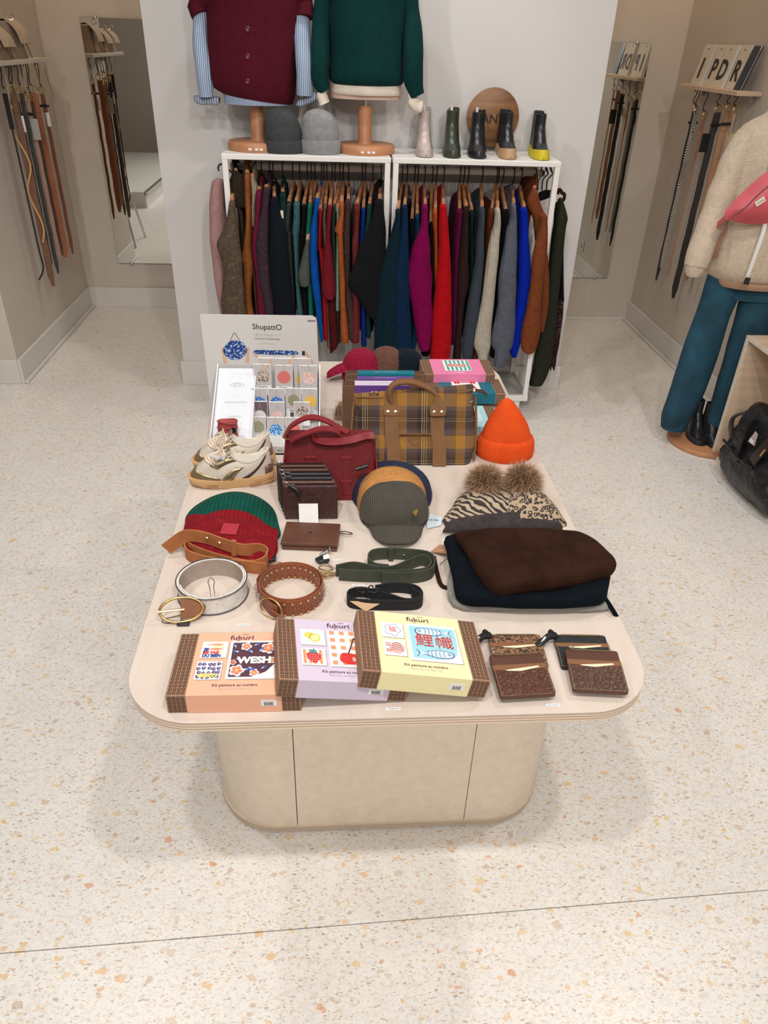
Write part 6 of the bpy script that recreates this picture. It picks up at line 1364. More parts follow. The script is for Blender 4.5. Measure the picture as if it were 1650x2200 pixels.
for x0_ in (.152, .272):
    fo = .005 if x0_ > .2 else 0
    MB().ribbon([V((x0_+(.006 if z_ < Z+.06 else 0), yfp(z_)-.001-fo, z_)) for z_ in zs_], (1, 0, 0), .036, .004).done('strap', BRS, pt_, smooth=False)
    e = V((x0_, yfp(Z+.158)-.004-fo*2.2, Z+.150+fo))
    Fq = Frame(e, (1, 0, 0), V((0, .42, .9)))
    mb = MB(); mb.prism([Fq.p(x, y, 0) for x, y in smooth2([(-.021, -.012), (-.015, -.018), (.015, -.018), (.021, -.012), (.021, .006), (.011, .022), (.008, .034), (-.008, .034), (-.011, .022), (-.021, .006)], 3)], Fq.z*.004); mb.done('handle_tab', BRS, pt_, smooth=False, bevel=.001)
    for dx in (-.010, .010): 
        mb = MB(); mb.lathe([(.0042, 0), (.0038, .0016), (0, .0022)], Fq.p(dx, -.006, .004), 14, rot=Matrix((Fq.x, Fq.y, Fq.z)).transposed()); mb.done('rivet', mat('pale_gold', (.85,.72,.5), .25, 1), pt_)
hd = [V((.152, 1.772, Z+.168)), V((.146, 1.772, Z+.190)), V((.150, 1.775, Z+.214)), V((.172, 1.78, Z+.226)), V((.21, 1.785, Z+.222)), V((.25, 1.782, Z+.205)), V((.270, 1.776, Z+.188)), V((.273, 1.772, Z+.172))]
MB().tube(smooth_path(hd, 5), .0082, 12).done('handle', BRS, pt_)
MB().tube(smooth_path([p+V((.004, .03, -.010)) for p in hd], 5), .0078, 12).done('handle', BRS, pt_)
zp_ = Z+.092
MB().ribbon([V((x_2, yfp(Z+.080)-.0015, Z+.080)) for x_2 in (.172, .20, .23, .256)], (0, -.42, 1), .022, .0035).done('pocket_trim', BRS, pt_, smooth=False, bevel=.0006)
MB().prism([V((x_2, yfp(z_2)-.0015, z_2)) for x_2, z_2 in ((.198, Z+.072), (.206, Z+.064), (.214, Z+.056), (.222, Z+.064), (.230, Z+.072))], (0, -.003, -.001)).done('pocket_point', BRS, pt_, smooth=False)
for s_, x0_ in ((-1, .051), (1, .374)):
    MB().tube(smooth_path([V((x0_+.0*s_, 1.72, Z+.004)), V((x0_+.004*s_, 1.745, Z+.08)), V((x0_-.002*s_, 1.775, Z+.165+(.024 if s_ > 0 else 0)))], 4), .0035, 8).done('edge_piping', BRS, pt_)
    e = V((x0_-.015*s_, yfp(Z+.155)-.002, Z+.158+(.02 if s_ > 0 else 0)))
    MB().lathe([(.0055, 0), (.005, .002), (0, .003)], e, 14, rot=Matrix.Rotation(math.pi/2, 3, 'X')).done('rivet', STEEL, pt_)
MB().tube(smooth_path([V((.06, 1.775, Z+.183)), V((.13, 1.775, Z+.181)), V((.20, 1.775, Z+.180)), V((.29, 1.775, Z+.186)), V((.365, 1.775, Z+.208))], 4), .003, 8).done('top_piping', BRS, pt_)
MB().ribbon([V((.372, 1.78, Z+.203)), V((.392, 1.785, Z+.197)), V((.404, 1.785, Z+.186))], (0, 1, .4), .012, .003).done('zip_pull', mat('dark_brown_leather', (.06,.025,.015), .5), pt_)
MB().tube([V((.106+.010*math.cos(a_), 1.778, Z+.190+.008*math.sin(a_))) for a_ in [2*math.pi*k_/16 for k_ in range(16)]], .002, 6, closed=True).done('d_ring', STEEL, pt_)
pt_.scale = (1, 1, .89); rb_.scale = (1, 1, .93)
# ================================================================ ORANGE BEANIE and POM-POM HATS
OB = mat('orange_rib_knit', (.66, .075, .012), .9, kind='knit', sc_=40, amp=.06, bump=.4, sheen=.3, spec=.15)
t = thing('beanie', 'bright orange cone-shaped beanie standing right of the plaid tote', 'beanie', (.465, 1.76, Z))
md = lambda a_, z_: 1+.014*math.cos(a_*52)
MB().lathe([(.073, 0), (.077, .004), (.0785, .02), (.076, .045), (.071, .056), (.066, .058)], (.466, 1.765, Z), 260, sy=.78, mod=md).done('cuff', OB, t)
P = smooth_path([V((.069, .045, 0)), V((.065, .065, 0)), V((.056, .09, 0)), V((.041, .118, 0)), V((.026, .142, 0)), V((.014, .158, 0)), V((.003, .165, 0))], 5)
mb = MB().lathe([(p.x, p.y) for p in P], (.466, 1.765, Z), 208, sy=.78, mod=lambda a_, z_: 1+.008*math.cos(a_*52)+.02*noise.noise(V((math.cos(a_), math.sin(a_), z_*15))))
mb.v = [v+V((-.012*((v.z-Z)/.165)**2, 0, 0)) for v in mb.v]; mb.done('crown', OB, t)
FB = mat('faux_fur_strand', (.52, .34, .20), .7); FD = mat('faux_fur_dark', (.16, .08, .045), .8)
def pompom(c, r, par, n=2600, seed=1, lop=1.0):
    rnd = random.Random(seed); A_, B_ = MB(), MB()
    A_.lathe([(r*.5*math.sin(math.pi*k_/8)+.0005, -r*.5*math.cos(math.pi*k_/8)) for k_ in range(9)], c, 14)
    for i in range(n):
        u_ = rnd.uniform(-1, 1); a_ = rnd.uniform(0, 2*math.pi); s_ = math.sqrt(1-u_*u_); d = V((s_*math.cos(a_), s_*math.sin(a_), u_))
        cl_ = noise.noise(d*3+V((seed, 0, 0)))*.35; d2 = (d+V((cl_, -cl_*.5, -.18))+V((rnd.uniform(-.6,.6), rnd.uniform(-.6,.6), rnd.uniform(-.6,.6)))).normalized()
        b_ = V(c)+d*r*.35; L_ = r*rnd.uniform(.55, 1.0)*lop; side = d.cross(V((0,0,1)) if abs(d.z) < .9 else V((1,0,0))).normalized()*.00065
        m1 = b_+d*L_*.5; tip = b_+d*L_*.45+d2*L_*.6
        (A_ if rnd.random() < .62 else B_).add([b_-side, b_+side, m1+side*.8, tip, m1-side*.8], [(0, 1, 2, 4), (2, 3, 4)])
    A_.done('pom_pom_fur', FB, par, kind='stuff', smooth=False); B_.done('pom_pom_fur', FD, par, kind='stuff', smooth=False)
ZB = mat('zebra_knit', (.035, .026, .028), .95, kind='zebra', sc_=26, col2=(.42, .33, .23))
LB_ = mat('leopard_knit', (.40, .30, .20), .95, kind='leopard', sc_=48, col2=(.035, .026, .028))
DC = mat('charcoal_brown_knit', (.035, .027, .028), .95, kind='knit', sc_=60, amp=.3, bump=.5, sheen=.2)
def pomhat(label, pts, mcr, cuffL, cuffR, cuffL1, cuffR1, pom, seed, th=.040):
    Pp = [W(x, y, Z=Z+zz_) for x, y, zz_ in pts]; c0 = V((sum(p.x for p in Pp)/len(Pp), sum(p.y for p in Pp)/len(Pp), Z)); t = thing('bobble_hat', label, 'hat', tuple(c0), 'bobble hats')
    o = smooth2([(p.x-c0.x, p.y-c0.y) for p in Pp], 4)
    MB().puff(o, th, c0, (1, 0, 0), V((0, 1, .2)), (0, 0, 1), rings=9, p=2.2, nz=.003, sc_=20, base=.012).done('crown', mcr, t)
    cuff_slab(t, cuffL, cuffR, cuffL1, cuffR1, Z+.006, Z+.028, .013, DC, bulge=.006)
    pompom(W(*pom, Z=Z+.050), .047, t, seed=seed, n=6500); return t
pomhat('bobble hat with leopard knit crown and fur pom-pom, rear right', [(1075, 1135, 0), (1210, 1135, 0), (1205, 1110, .0), (1185, 1082, .01), (1160, 1062, .02), (1110, 1050, .02), (1070, 1060, .02), (1060, 1100, 0)], LB_, (1090, 1142), (1210, 1142), (1095, 1116), (1205, 1122), (1122, 1038), 3)
pomhat('bobble hat with zebra knit crown and fur pom-pom, front left', [(955, 1132, 0), (1110, 1132, 0), (1118, 1100, .0), (1112, 1075, .01), (1080, 1058, .02), (1030, 1052, .025), (992, 1062, .02), (972, 1095, 0)], ZB, (947, 1145), (1118, 1136), (965, 1118), (1118, 1100), (1042, 1040), 8)
# ================================================================ FOLDED KNITWEAR
def folded(label, pts, z0, h, m, nz=.006, name='folded_sweater', cat='sweater', rings=10, p=3.2, edge=None):
    P = [W(x, y, Z=z_) for x, y, z_ in pts]; c0 = V((sum(q.x for q in P)/len(P), sum(q.y for q in P)/len(P), z0)); t = thing(name, label, cat, tuple(c0), 'folded knitwear pile')
    o = smooth2([(q.x-c0.x, q.y-c0.y) for q in P], 4); n = len(o)
    cx = sum(a_ for a_, b_ in o)/n; cy = sum(b_ for a_, b_ in o)/n; R = []
    for hh, k_ in [(0, .94), (.1, .99), (.35, 1.015), (.6, 1.01), (.8, .985), (.93, .94), (1.0, .86), (1.04, .7), (1.06, .5), (1.07, .3), (1.07, .1)]:
        R.append([c0+V((cx+(a_-cx)*k_, cy+(b_-cy)*k_, h*hh+(nz*noise.noise(V((a_*14, b_*14, hh*2+z0*30)))*(1 if hh else 0))))+V((noise.noise(V((a_*20, b_*20, hh*3)))*nz*.5, 0, 0)) for a_, b_ in o])
    MB().loft(R).done('body', m, t); return t
za, zb_, zc_ = Z, Z+.018, Z+.046
GW = mat('grey_mohair', (.22, .215, .20), .95, kind='fur', sc_=40, amp=.15, bump=.8, sheen=.4)
NW = mat('blue_black_mohair', (.003, .0055, .009), .97, kind='fur', sc_=40, amp=.2, bump=.6, sheen=.06, spec=.1)
BW = mat('dark_brown_mohair', (.026, .010, .006), .97, kind='fur', sc_=18, amp=.35, bump=.9, sheen=.1, spec=.1, dist=.004)
folded('grey mohair sweater at the bottom of the folded pile', [(975, 1306, za), (1100, 1316, za), (1290, 1317, za), (1300, 1290, za), (1290, 1210, za), (1180, 1170, za), (985, 1170, za), (968, 1230, za)], Z, .020, GW)
folded('blue-black mohair sweater in the middle of the folded pile', [(985, 1296, zb_), (1050, 1308, zb_), (1180, 1312, zb_), (1280, 1305, zb_), (1300, 1282, zb_), (1295, 1225, zb_), (1200, 1180, zb_), (975, 1165, zb_), (962, 1200, zb_), (975, 1260, zb_)], zb_, .030, NW)
bs = folded('dark brown mohair sweater on top of the folded pile, corner over the table edge', [(1065, 1283, zc_), (1110, 1280, zc_+.0), (1210, 1268, zc_), (1300, 1245, zc_-.0), (1318, 1228, zc_), (1300, 1205, zc_), (1250, 1165, zc_+.0), (1200, 1158, zc_), (1000, 1160, zc_), (985, 1172, zc_), (1010, 1215, zc_), (1040, 1262, zc_)], zc_, .034, BW)
MB().tube(smooth_path([W(1030, 1225, Z=Z+.050), W(1000, 1245, Z=Z+.03), W(965, 1262, Z=Z+.004), W(947, 1255, Z=Z+.004), W(937, 1220, Z=Z+.004), W(932, 1195, Z=Z+.02)], 5), .0045, 8).done('tie_cord', BW, bs)
MB().tube(smooth_path([W(1285, 1268, Z=Z+.03), W(1303, 1290, Z=Z+.018), W(1316, 1310, Z=Z+.012), W(1325, 1325, Z=Z-.004)], 4), .0045, 8).done('cord_end', NW, bs)
MB().prism([W(925, 1186, Z=Z+.004), W(944, 1171, Z=Z+.006), W(984, 1172, Z=Z+.02), W(968, 1190, Z=Z+.018)], (0, 0, .0012)).done('kraft_tag', mat('kraft_brown', (.42, .22, .12), .7), bs, smooth=False)
text('––––––', W(955, 1180, Z=Z+.0135), V((1, .25, .0)), V((-.2, 1, .2)), .010, WHITEP, bs, align='CENTER')
MB().tube(smooth_path([W(985, 1160, Z=Z+.02), W(978, 1168, Z=Z+.03), W(965, 1195, Z=Z+.02), W(945, 1212, Z=Z+.006)], 4), .0009, 5).done('tag_cord', INK, bs)
# ================================================================ SNEAKERS
def sneaker(label, toe, heel, halfw=.038, zf=Z, lace_seed=0):
    toe, heel = V(toe), V(heel); L_ = (heel-toe).length; ax = (heel-toe).normalized(); sd = V((0, 0, 1)).cross(ax)   # sd = away side
    t = thing('sneaker', label, 'shoe', tuple((toe+heel)/2), 'pair of sneakers')
    N_ = 48
    def outl(w, inset=0, x0=0, x1=1):
        pts = []
        for k_ in range(N_):
            a_ = 2*math.pi*k_/N_; s_ = (1-math.cos(a_))/2; ww = w*(abs(math.sin(a_))**.62)*(1 if math.sin(a_) >= 0 else -1)*(1.02 if s_ < .5 else .88+.0*s_)
            pts.append((inset+(L_-2*inset)*s_, ww))
        return pts
    def P(a_, b_, z_): return toe+ax*a_+sd*b_+V((0, 0, z_))
    so = outl(halfw)
    def zt(s_): return .024+.010*max(0, (s_-.55)/.45)**1.3+.003*(1-s_)**4
    so_r = []
    for q, k_ in ((0, .93), (.12, .985), (.5, 1.0), (.85, 1.03), (1.0, 1.0)):
        so_r.append([P(L_/2+(a_-L_/2)*k_, b_*k_, (zt(a_/L_))*q+.006*(1-min(1, a_/L_*5))*(1-q)) for a_, b_ in so])
    MB().loft(so_r).done('sole', mat('gum_sole', (.60, .36, .17), .5), t)
    for q in (.35, .55, .72):   # moulded lines at the heel
        pp = [P(L_/2+(a_-L_/2)*1.03, b_*1.03, zt(a_/L_)*q) for a_, b_ in so if a_ > L_*.72]
        MB().tube(pp, .0012, 5).done('sole_ridge', MC['gum_sole'], t)
    gr = MB()
    for x0_ in (.22, .72):
        for k_ in range(6):
            s_ = x0_+k_*.022; e = P(L_*s_, -halfw*(.99 if s_ < .8 else .80), .004); gr.tube([e, e+V((0, 0, .010))], .0009, 4)
    gr.done('sole_groove', mat('groove_brown', (.25, .13, .06), .7), t)
    # upper: from sole outline to collar opening
    co = []
    for k_ in range(N_):
        a_ = 2*math.pi*k_/N_; s_ = (1-math.cos(a_))/2; co.append((L_*(.47+.47*s_), .0215*(abs(math.sin(a_))**.8)*(1 if math.sin(a_) >= 0 else -1)))
    def colz(s_):  # height of collar along 0..1 of the opening
        return .072+.012*(1-min(1, s_*5))*1.0-.012*math.sin(math.pi*min(1, max(0, (s_-.1)/.75)))+.016*max(0, (s_-.75)/.25)
    R = []; M_ = 12
    for i in range(M_+1):
        q = i/M_; out = []
        for k_ in range(N_):
            (a0, b0), (a1, b1) = so[k_], co[k_]; s_ = (1-math.cos(2*math.pi*k_/N_))/2
            a0 = L_/2+(a0-L_/2)*.965; b0 *= .94
            eh = q**1.15 if s_ < .3 else q**1.6; z0_, z1_ = zt(a0/L_)-.003, colz(s_)
            vz = 1-(1-q)**(1.9 if s_ < .35 else 1.15)
            out.append(P(a0+(a1-a0)*eh, b0+(b1-b0)*eh, z0_+(z1_-z0_)*vz))
        R.append(out)
    rim = R[-1]; c = sum(rim, V())/N_
    mb = MB().loft(R, cap=False)
    mb.done('upper', mat('cream_shoe_leather', (.55, .49, .41), .45, kind='leather', sc_=20, amp=.05, bump=.1), t)
    lin = [[c+(p_-c)*k_+V((0, 0, d)) for p_ in rim] for k_, d in ((1.0, 0), (1.03, .003), (.95, .005), (.86, .001), (.84, -.012), (.86, -.035), (.5, -.043))]
    MB().loft(lin).done('padded_collar', mat('cream_lining', (.60, .55, .47), .8), t)
    # toe cap and eyestay overlays (metallic)
    MG = mat('champagne_metallic', (.42, .31, .18), .3, .75)
    def surf(k_, q, off=.0012):
        i = min(M_-1, int(q*M_)); f = q*M_-i; k0 = int(math.floor(k_)) % N_; k1 = (k0+1) % N_; g_ = k_-math.floor(k_)
        p_ = R[i][k0].lerp(R[i+1][k0], f).lerp(R[i][k1].lerp(R[i+1][k1], f), g_)
        n_ = (p_-(toe+ax*L_*.5+V((0, 0, .02)))); n_.normalize(); return p_+n_*off
    rows_ = []
    for q in (.0, .06, .12, .18, .24):
        rows_.append([surf(k_ % N_, q*(1-.045*abs(k_))) for k_ in range(-10, 11)])
    MB().loft(rows_, closed=False).done('toe_guard', MG, t, solid=.0012)
    for sgn in (-1, 1):
        kk = lambda a_: (N_-a_) % N_ if sgn < 0 else a_
        rr = [[surf(kk(a_), q, .0016) for q in (.03, .2, .4, .6, .75)] for a_ in (10.2, 10.9, 11.6, 12.3)]
        MB().loft(rr, closed=False).done('side_panel', MG, t, solid=.001)
        rr = [[surf(kk(22.0-a_*1.0), .10+.85*a_/5, .002), surf(kk(23.2-a_*1.0+.3), .10+.85*a_/5, .002)] for a_ in range(-1, 6)] if False else [[surf(kk(13.6+j*.75), .05+j*.12, .0018), surf(kk(15.0+j*.72), .05+j*.12, .0018)] for j in range(8)]
        MB().loft(rr, closed=False).done('dark_stripe', mat('maroon_stripe', (.05, .02, .022), .4), t, solid=.001)
    hc = [[surf(k_ % N_, q, .0016) for k_ in range(19, 30)] for q in (.02, .2, .40)]
    MB().loft(hc, closed=False).done('heel_counter', mat('mauve_patent', (.18, .09, .08), .25), t, solid=.001)
    # tongue and laces
    tg_ = [P(L_*.40, 0, .070), P(L_*.46, 0, .084), P(L_*.50, 0, .093)]
    MB().ribbon(tg_, sd, .038, .005).done('tongue', MC['cream_shoe_leather'], t, bevel=.001)
    MB().ribbon([p_+V((0, 0, .0035)) for p_ in tg_[1:]], sd, .030, .002).done('tongue_foil', MG, t)
    LC = mat('lace_cream', (.66, .56, .45), .85, kind='suede', sc_=80, amp=.1)
    for j in range(7):
        q = .50+.065*j
        pp = [surf(-5.5 % N_, q, .0), surf(-3 % N_, q+.01, .0035), surf(0, q+.02, .004), surf(3, q+.03, .0035), surf(5.5, q+.04, .0)]
        MB().ribbon(smooth_path(pp, 4), ax, .0062, .0022).done('lace', LC, t)
    for sgn in (-1, 1):
        rr = [[surf((sgn*k0_) % N_, q, .0012) for k0_ in (5.0, 6.2, 7.4)] for q in (.42, .55, .7, .85, .98)]
        MB().loft(rr, closed=False).done('eyestay', MG, t, solid=.001)
    kn = P(L_*.42, 0, .086)
    for sgn in (-1, 1):
        MB().ribbon(smooth_path([kn, kn+sd*.014*sgn-ax*.006+V((0,0,.010)), kn+sd*.028*sgn-ax*.004+V((0,0,.002)), kn+sd*.026*sgn-ax*.018+V((0,0,-.008)), kn+sd*.010*sgn-ax*.006], 4), (0,.3,1), .0055, .002).done('lace_bow', LC, t)
        MB().ribbon(smooth_path([kn, kn+sd*.018*sgn-ax*.018+V((0,0,.0)), kn+sd*.028*sgn-ax*.030+V((0,0,-.018))], 4), (0,.3,1), .005, .0018).done('lace_end', LC, t)
    return t, kn, P, L_
a = W(404, 1052, Z=Z); b = W(584, 1046, Z=Z)
t, kn, P, L_ = sneaker('cream and gold low sneaker with gum sole, front one of the pair', a+V((0, .030, 0)), b+V((.006, .036, 0)))
MB().tube([kn-V((.026, .018, .004)), kn+V((.006, -.020, -.010))], .0065, 10).done('security_tag', mat('pale_grey_plastic', (.45,.46,.48), .4), t)
a = W(412, 1016, Z=Z); b = W(588, 1010, Z=Z)
sneaker('cream and gold low sneaker with gum sole, rear one of the pair', a+V((.0, .030, 0)), b+V((.0, .036, 0)))
# ================================================================ COUNTER DISPLAY with packaged foldable bags
DP = mat('display_card', (.60, .585, .57), .5); DPW = mat('display_white', (.74, .75, .77), .5)
dsp = thing('counter_display', 'white cardboard counter display with printed back panel', 'display stand', (-.19, 1.88, Z))
Y0, Y1 = 1.765, 2.035; X0, X1 = -.330, -.036
MB().box((X0, Y0, Z), (X1, Y1, Z+.004)).done('tray_floor', DP, dsp, smooth=False)
MB().box((X0, Y0, Z), (X1, Y0+.003, Z+.024)).done('front_lip', DP, dsp, smooth=False)
for x0_ in (X0, X1-.003): MB().prism([V((x0_, Y0, Z)), V((x0_, Y1, Z)), V((x0_, Y1, Z+.150)), V((x0_, Y0, Z+.026))], (.003, 0, 0)).done('side_wall', DPW, dsp, smooth=False)
MB().prism([V((-.222, Y0+.004, Z)), V((-.222, Y1, Z)), V((-.222, Y1, Z+.145)), V((-.222, Y0+.004, Z+.024))], (.003, 0, 0)).done('divider', DPW, dsp, smooth=False)
Fd = Frame((X0+.004, Y0+.010, Z+.012), (1, 0, 0), V((0, Y1-Y0-.016, .125)))
mb = MB(); Fd.rect(mb, 0, 0, .103, (V((0, Y1-Y0-.016, .125))).length, 0, .002); mb.done('instruction_sheet', mat('sheet_white', (.68, .72, .78), .5), dsp, smooth=False)
Ls = V((0, Y1-Y0-.016, .125)).length
for s_, tx, sz in ((.93, '– –––– –– –––', .0055), (.885, '––– –– –––', .0062), (.66, '–––– –––', .0045), (.645, '–– –––––', .004), (.455, '–– ––', .0045), (.30, '–––––', .004), (.275, '––– –––', .0045)):
    text(tx, Fd.p(.052, Ls*s_, .0022), Fd.x, Fd.y, sz, INKG, dsp, align='CENTER')
for pts_ in ([(.035, .78), (.056, .81), (.077, .78), (.056, .755)], [(.045, .785), (.056, .795), (.067, .785), (.056, .77)]):
    MB().tube([Fd.p(a_, Ls*b_, .0026) for a_, b_ in smooth2(pts_, 3)], .0004, 4, closed=True).done('line_drawing', INKG, dsp)
for yy, w_ in ((.56, .030), (.38, .018), (.345, .010)): MB().tube([Fd.p(.056+a_, Ls*yy+b_, .0026) for a_, b_ in ((-w_, -.002), (w_, -.002), (w_, .002), (-w_, .002))], .0004, 4, closed=True).done('line_drawing', INKG, dsp)
zt_ = W(575, 678, Y=Y1).z
Lx, Rx = -.365, -.052
zt_ = W(575, 677, Y=Y1+.002).z
pl_ = [(Lx+.004, Z), (X1-.002, Z), (Rx+.008, zt_-.02), (Rx+.006, zt_-.008), (Rx-.004, zt_-.001), (Lx+.0, zt_+.0)]
MB().prism([V((a_, Y1+.002, b_)) for a_, b_ in pl_], (0, .004, 0)).done('back_panel', DP, dsp, smooth=False)
Yp = Y1+.0015
def onp(x, y): return W(x, y, Y=Yp)
ex, ez_ = V((1, 0, -.02)).normalized(), V((0, 0, 1))
text('Shupàttò'.replace('à', 'a').replace('ò', 'O'), onp(574, 703), ex, ez_, .0225, INK, dsp, align='CENTER', bold=.0001, width=.95)
e = onp(578, 695); MB().lathe([(.0009, 0), (.0009, .0004)], e+V((0, 0, .002)), 8, rot=Matrix.Rotation(math.pi/2, 3, 'X')).done('accent_dot', INK, dsp)
text('一気にたためるバッグ', onp(574, 720), ex, ez_, .0082, INKG, dsp, align='CENTER')
text('One-Pull Foldable Bag', onp(574, 728), ex, ez_, .0078, mat('ink_midgrey', (.15,.14,.14), .6), dsp, align='CENTER')
text('Designed in Tokyo, Japan', onp(574, 738), ex, ez_, .0045, INKG, dsp, align='CENTER')
text('marna', onp(669, 689), ex, ez_, .0085, INK, dsp, align='CENTER', bold=.0002)
NVP = mat('navy_print', (.008, .045, .24), .6, kind='patch', sc_=170, amp=.25, col2=(.012, .06, .30)); 
NVP = mat('navy_floral', (.35, .50, .72), .6, kind='patch', sc_=190, amp=1.5, col2=(.006, .04, .20))
SKN = mat('printed_skin', (.62, .38, .27), .7)
def onpoly(px, m, nm, d=.0003, Yv_=None):
    mb = MB(); mb.prism([W(x, y, Y=(Yv_ or Yp)) for x, y in px], (0, -d, 0)); return mb.done(nm, m, dsp, smooth=False)
onpoly([(475,750),(480,745),(488,779),(481,781)], SKN, 'printed_hand'); onpoly([(529,747),(536,746),(535,779),(527,779)], SKN, 'printed_hand')
onpoly(smooth2([(495,733),(517,733),(529,746),(530,757),(518,770),(505,773),(490,769),(480,757),(481,747)], 3), NVP, 'printed_bag', .0005)
MB().tube([W(x, y, Y=Yp-.0005) for x, y in smooth2([(494,735),(499,722),(504,715),(509,722),(516,734)], 3, False)], .0006, 5).done('printed_handles', INK, dsp)
onpoly(smooth2([(548,752),(600,753),(636,754),(641,757),(636,762),(600,762),(549,760)], 2), NVP, 'printed_bag', .0005)
onpoly([(543,758),(548,757),(556,769),(551,770)], SKN, 'printed_hand'); onpoly([(630,761),(636,761),(632,771),(626,771)], SKN, 'printed_hand')
onpoly([(649,754),(655,754),(655,764),(649,763)], INK, 'printed_bag'); onpoly([(656,755),(660,757),(675,780),(670,780),(656,763)], SKN, 'printed_hand')
text('tO', (-.150, Y0-.0002, Z+.012), (1, 0, 0), (0, 0, 1), .013, INK, dsp)
# packaged bags: rows from the rear up to the front
def pack(label, xl, yt, xr, yb, Yk, bagm, photo=None, motif='bag', skin=False, brand=True, window=None):
    a, b, d = W(xl, yt, Y=Yk), W(xr, yt, Y=Yk), W(xl, yb, Y=Yk); w_ = b.x-a.x; h_ = a.z-d.z; lean = .10
    F = Frame((a.x, Yk-lean*h_*.0, d.z), (1, 0, 0), V((0, .12, 1)))
    t = thing('packaged_bag', label, 'packaged bag', tuple(F.O), 'packaged foldable bags in the counter display')
    mb = MB(); F.rect(mb, 0, 0, w_, h_, -.006, 0); mb.done('card_box', DPW, t, smooth=False, bevel=.0008)
    ph = h_*.66 if brand else h_*.98
    y_ = h_-ph
    mb = MB(); F.rect(mb, .0012, y_, w_-.0012, h_-.0012, 0, .0004); mb.done('photo_panel', photo or mat('photo_grey', (.50, .47, .46), .6), t, smooth=False)
    cx, cy, r_ = w_*.52, y_+ph*.42, w_*.38
    if motif == 'bag':
        art_poly(F, smooth2([(cx-r_, cy), (cx-r_*.75, cy+r_*.65), (cx-r_*.25, cy+r_*.95), (cx+r_*.3, cy+r_*.95), (cx+r_*.75, cy+r_*.6), (cx+r_, cy), (cx+r_*.7, cy-r_*.7), (cx, cy-r_*.95), (cx-r_*.7, cy-r_*.7)], 3), .0007, bagm, 'printed_bag', t)
        mb = MB(); mb.tube([F.p(x, y, .0008) for x, y in smooth2([(cx-r_*.3, cy+r_*.9), (cx-r_*.12, cy+r_*1.6), (cx, cy+r_*2.1), (cx+r_*.15, cy+r_*1.6), (cx+r_*.3, cy+r_*.9)], 3, False)], .0005, 4); mb.done('printed_handles', INKG, t)
    if skin: art_poly(F, [(cx+r_*.1, cy+r_*.8), (cx+r_*.5, cy+r_*1.0), (cx+r_*1.1, h_-.0014), (cx+r_*.7, h_-.0014)], .0009, SKN, 'printed_arm', t)
    text('marna', F.p(.003, h_-.003), F.x, F.y, .0028, INK, t, ext=.0008)
    if brand:
        text('Shupatto.', F.p(w_*.5, y_-.0045), F.x, F.y, .0072, INK, t, align='CENTER', ext=.0006, width=.95)
    if window and brand:
        mb = MB(); mb.prism([F.p(x, y, .0002) for x, y in rrect(w_*.56, (y_-.010)/2, w_*.28, max(.004, (y_-.012)/2), .0025, 3)], F.z*.0005); mb.done('window', window, t, smooth=False)
    return t
PG = mat('photo_pinkgrey', (.56, .50, .50), .6); PD = mat('photo_dark', (.14, .085, .10), .6)
B_leo = mat('print_leopard', (.10, .06, .05), .6, kind='patch', sc_=260, amp=.6, col2=(.55, .48, .42)); B_pk = mat('print_coral', (.62, .16, .15), .6); B_yl = mat('print_mustard', (.75, .45, .08), .6)
B_fl = mat('print_blush', (.70, .38, .34), .6, kind='patch', sc_=180, amp=.4, col2=(.70, .60, .57)); B_gr = mat('print_olive', (.27, .27, .17), .6); B_bl = mat('print_blue', (.30, .45, .70), .6, kind='patch', sc_=260, amp=.5, col2=(.01, .09, .38))
B_bl2 = mat('print_lightblue', (.45, .68, .85), .6, kind='patch', sc_=260, amp=.5, col2=(.02, .17, .50)); B_wh = mat('print_eye', (.70, .66, .68), .6)
win1, win2, win3 = mat('win_olive', (.10, .10, .08), .4), mat('win_blue', (.01, .05, .22), .4), mat('win_gold', (.28, .17, .03), .4)
yB = [2.020, 1.985, 1.935, 1.895, 1.850]
pack('packaged bag with arm and grey bag photo, top left of the display', 551, 772, 587, 850, 2.020, B_leo, skin=True, brand=False, motif='none')
pack('packaged bag with floral photo, top middle of the display', 590, 773, 628, 850, 2.020, B_fl, skin=True, brand=False, motif='none')
pack('packaged bag with yellow bag, top right of the display', 630, 773, 667, 850, 2.020, B_yl, brand=False)
pack('packaged bag with leopard bag and arm, second row left', 543, 785, 581, 850, 1.992, B_leo, skin=True)
pack('packaged bag with coral pink bag, second row middle', 589, 787, 627, 852, 1.992, B_pk)
pack('packaged bag with blush floral bag, second row right', 643, 788, 681, 856, 1.992, B_fl)
pack('packaged bag with round blue eye-like bag, third row far left', 538, 836, 572, 885, 1.950, B_bl, brand=False)
pack('packaged bag with small navy bag, third row second', 575, 837, 610, 885, 1.950, B_bl, brand=False)
pack('packaged bag with olive green bag, third row third', 612, 837, 646, 900, 1.950, B_gr, window=win1)
pack('packaged bag with mustard bag and gold window, third row right', 648, 838, 682, 905, 1.950, B_yl, skin=False, window=win3)
pack('packaged bag with dark photo and pale blossom, fourth row left', 537, 865, 574, 918, 1.915, B_wh, photo=PD, brand=False)
pack('packaged bag with pale blush bag, fourth row second', 577, 866, 611, 918, 1.915, B_fl, brand=False)
pack('packaged bag with black and white speckled bag, fourth row right', 630, 866, 665, 915, 1.905, B_leo, brand=True)
pack('packaged bag with olive bag and dark window, front row left', 534, 898, 570, 952, 1.870, B_gr, window=win1)
pack('packaged bag with bright blue bag and blue window, front row middle', 572, 900, 609, 966, 1.865, B_bl2, window=win2)
pack('packaged bag with pink bag, front row right behind the red handle', 612, 900, 648, 960, 1.870, B_pk)
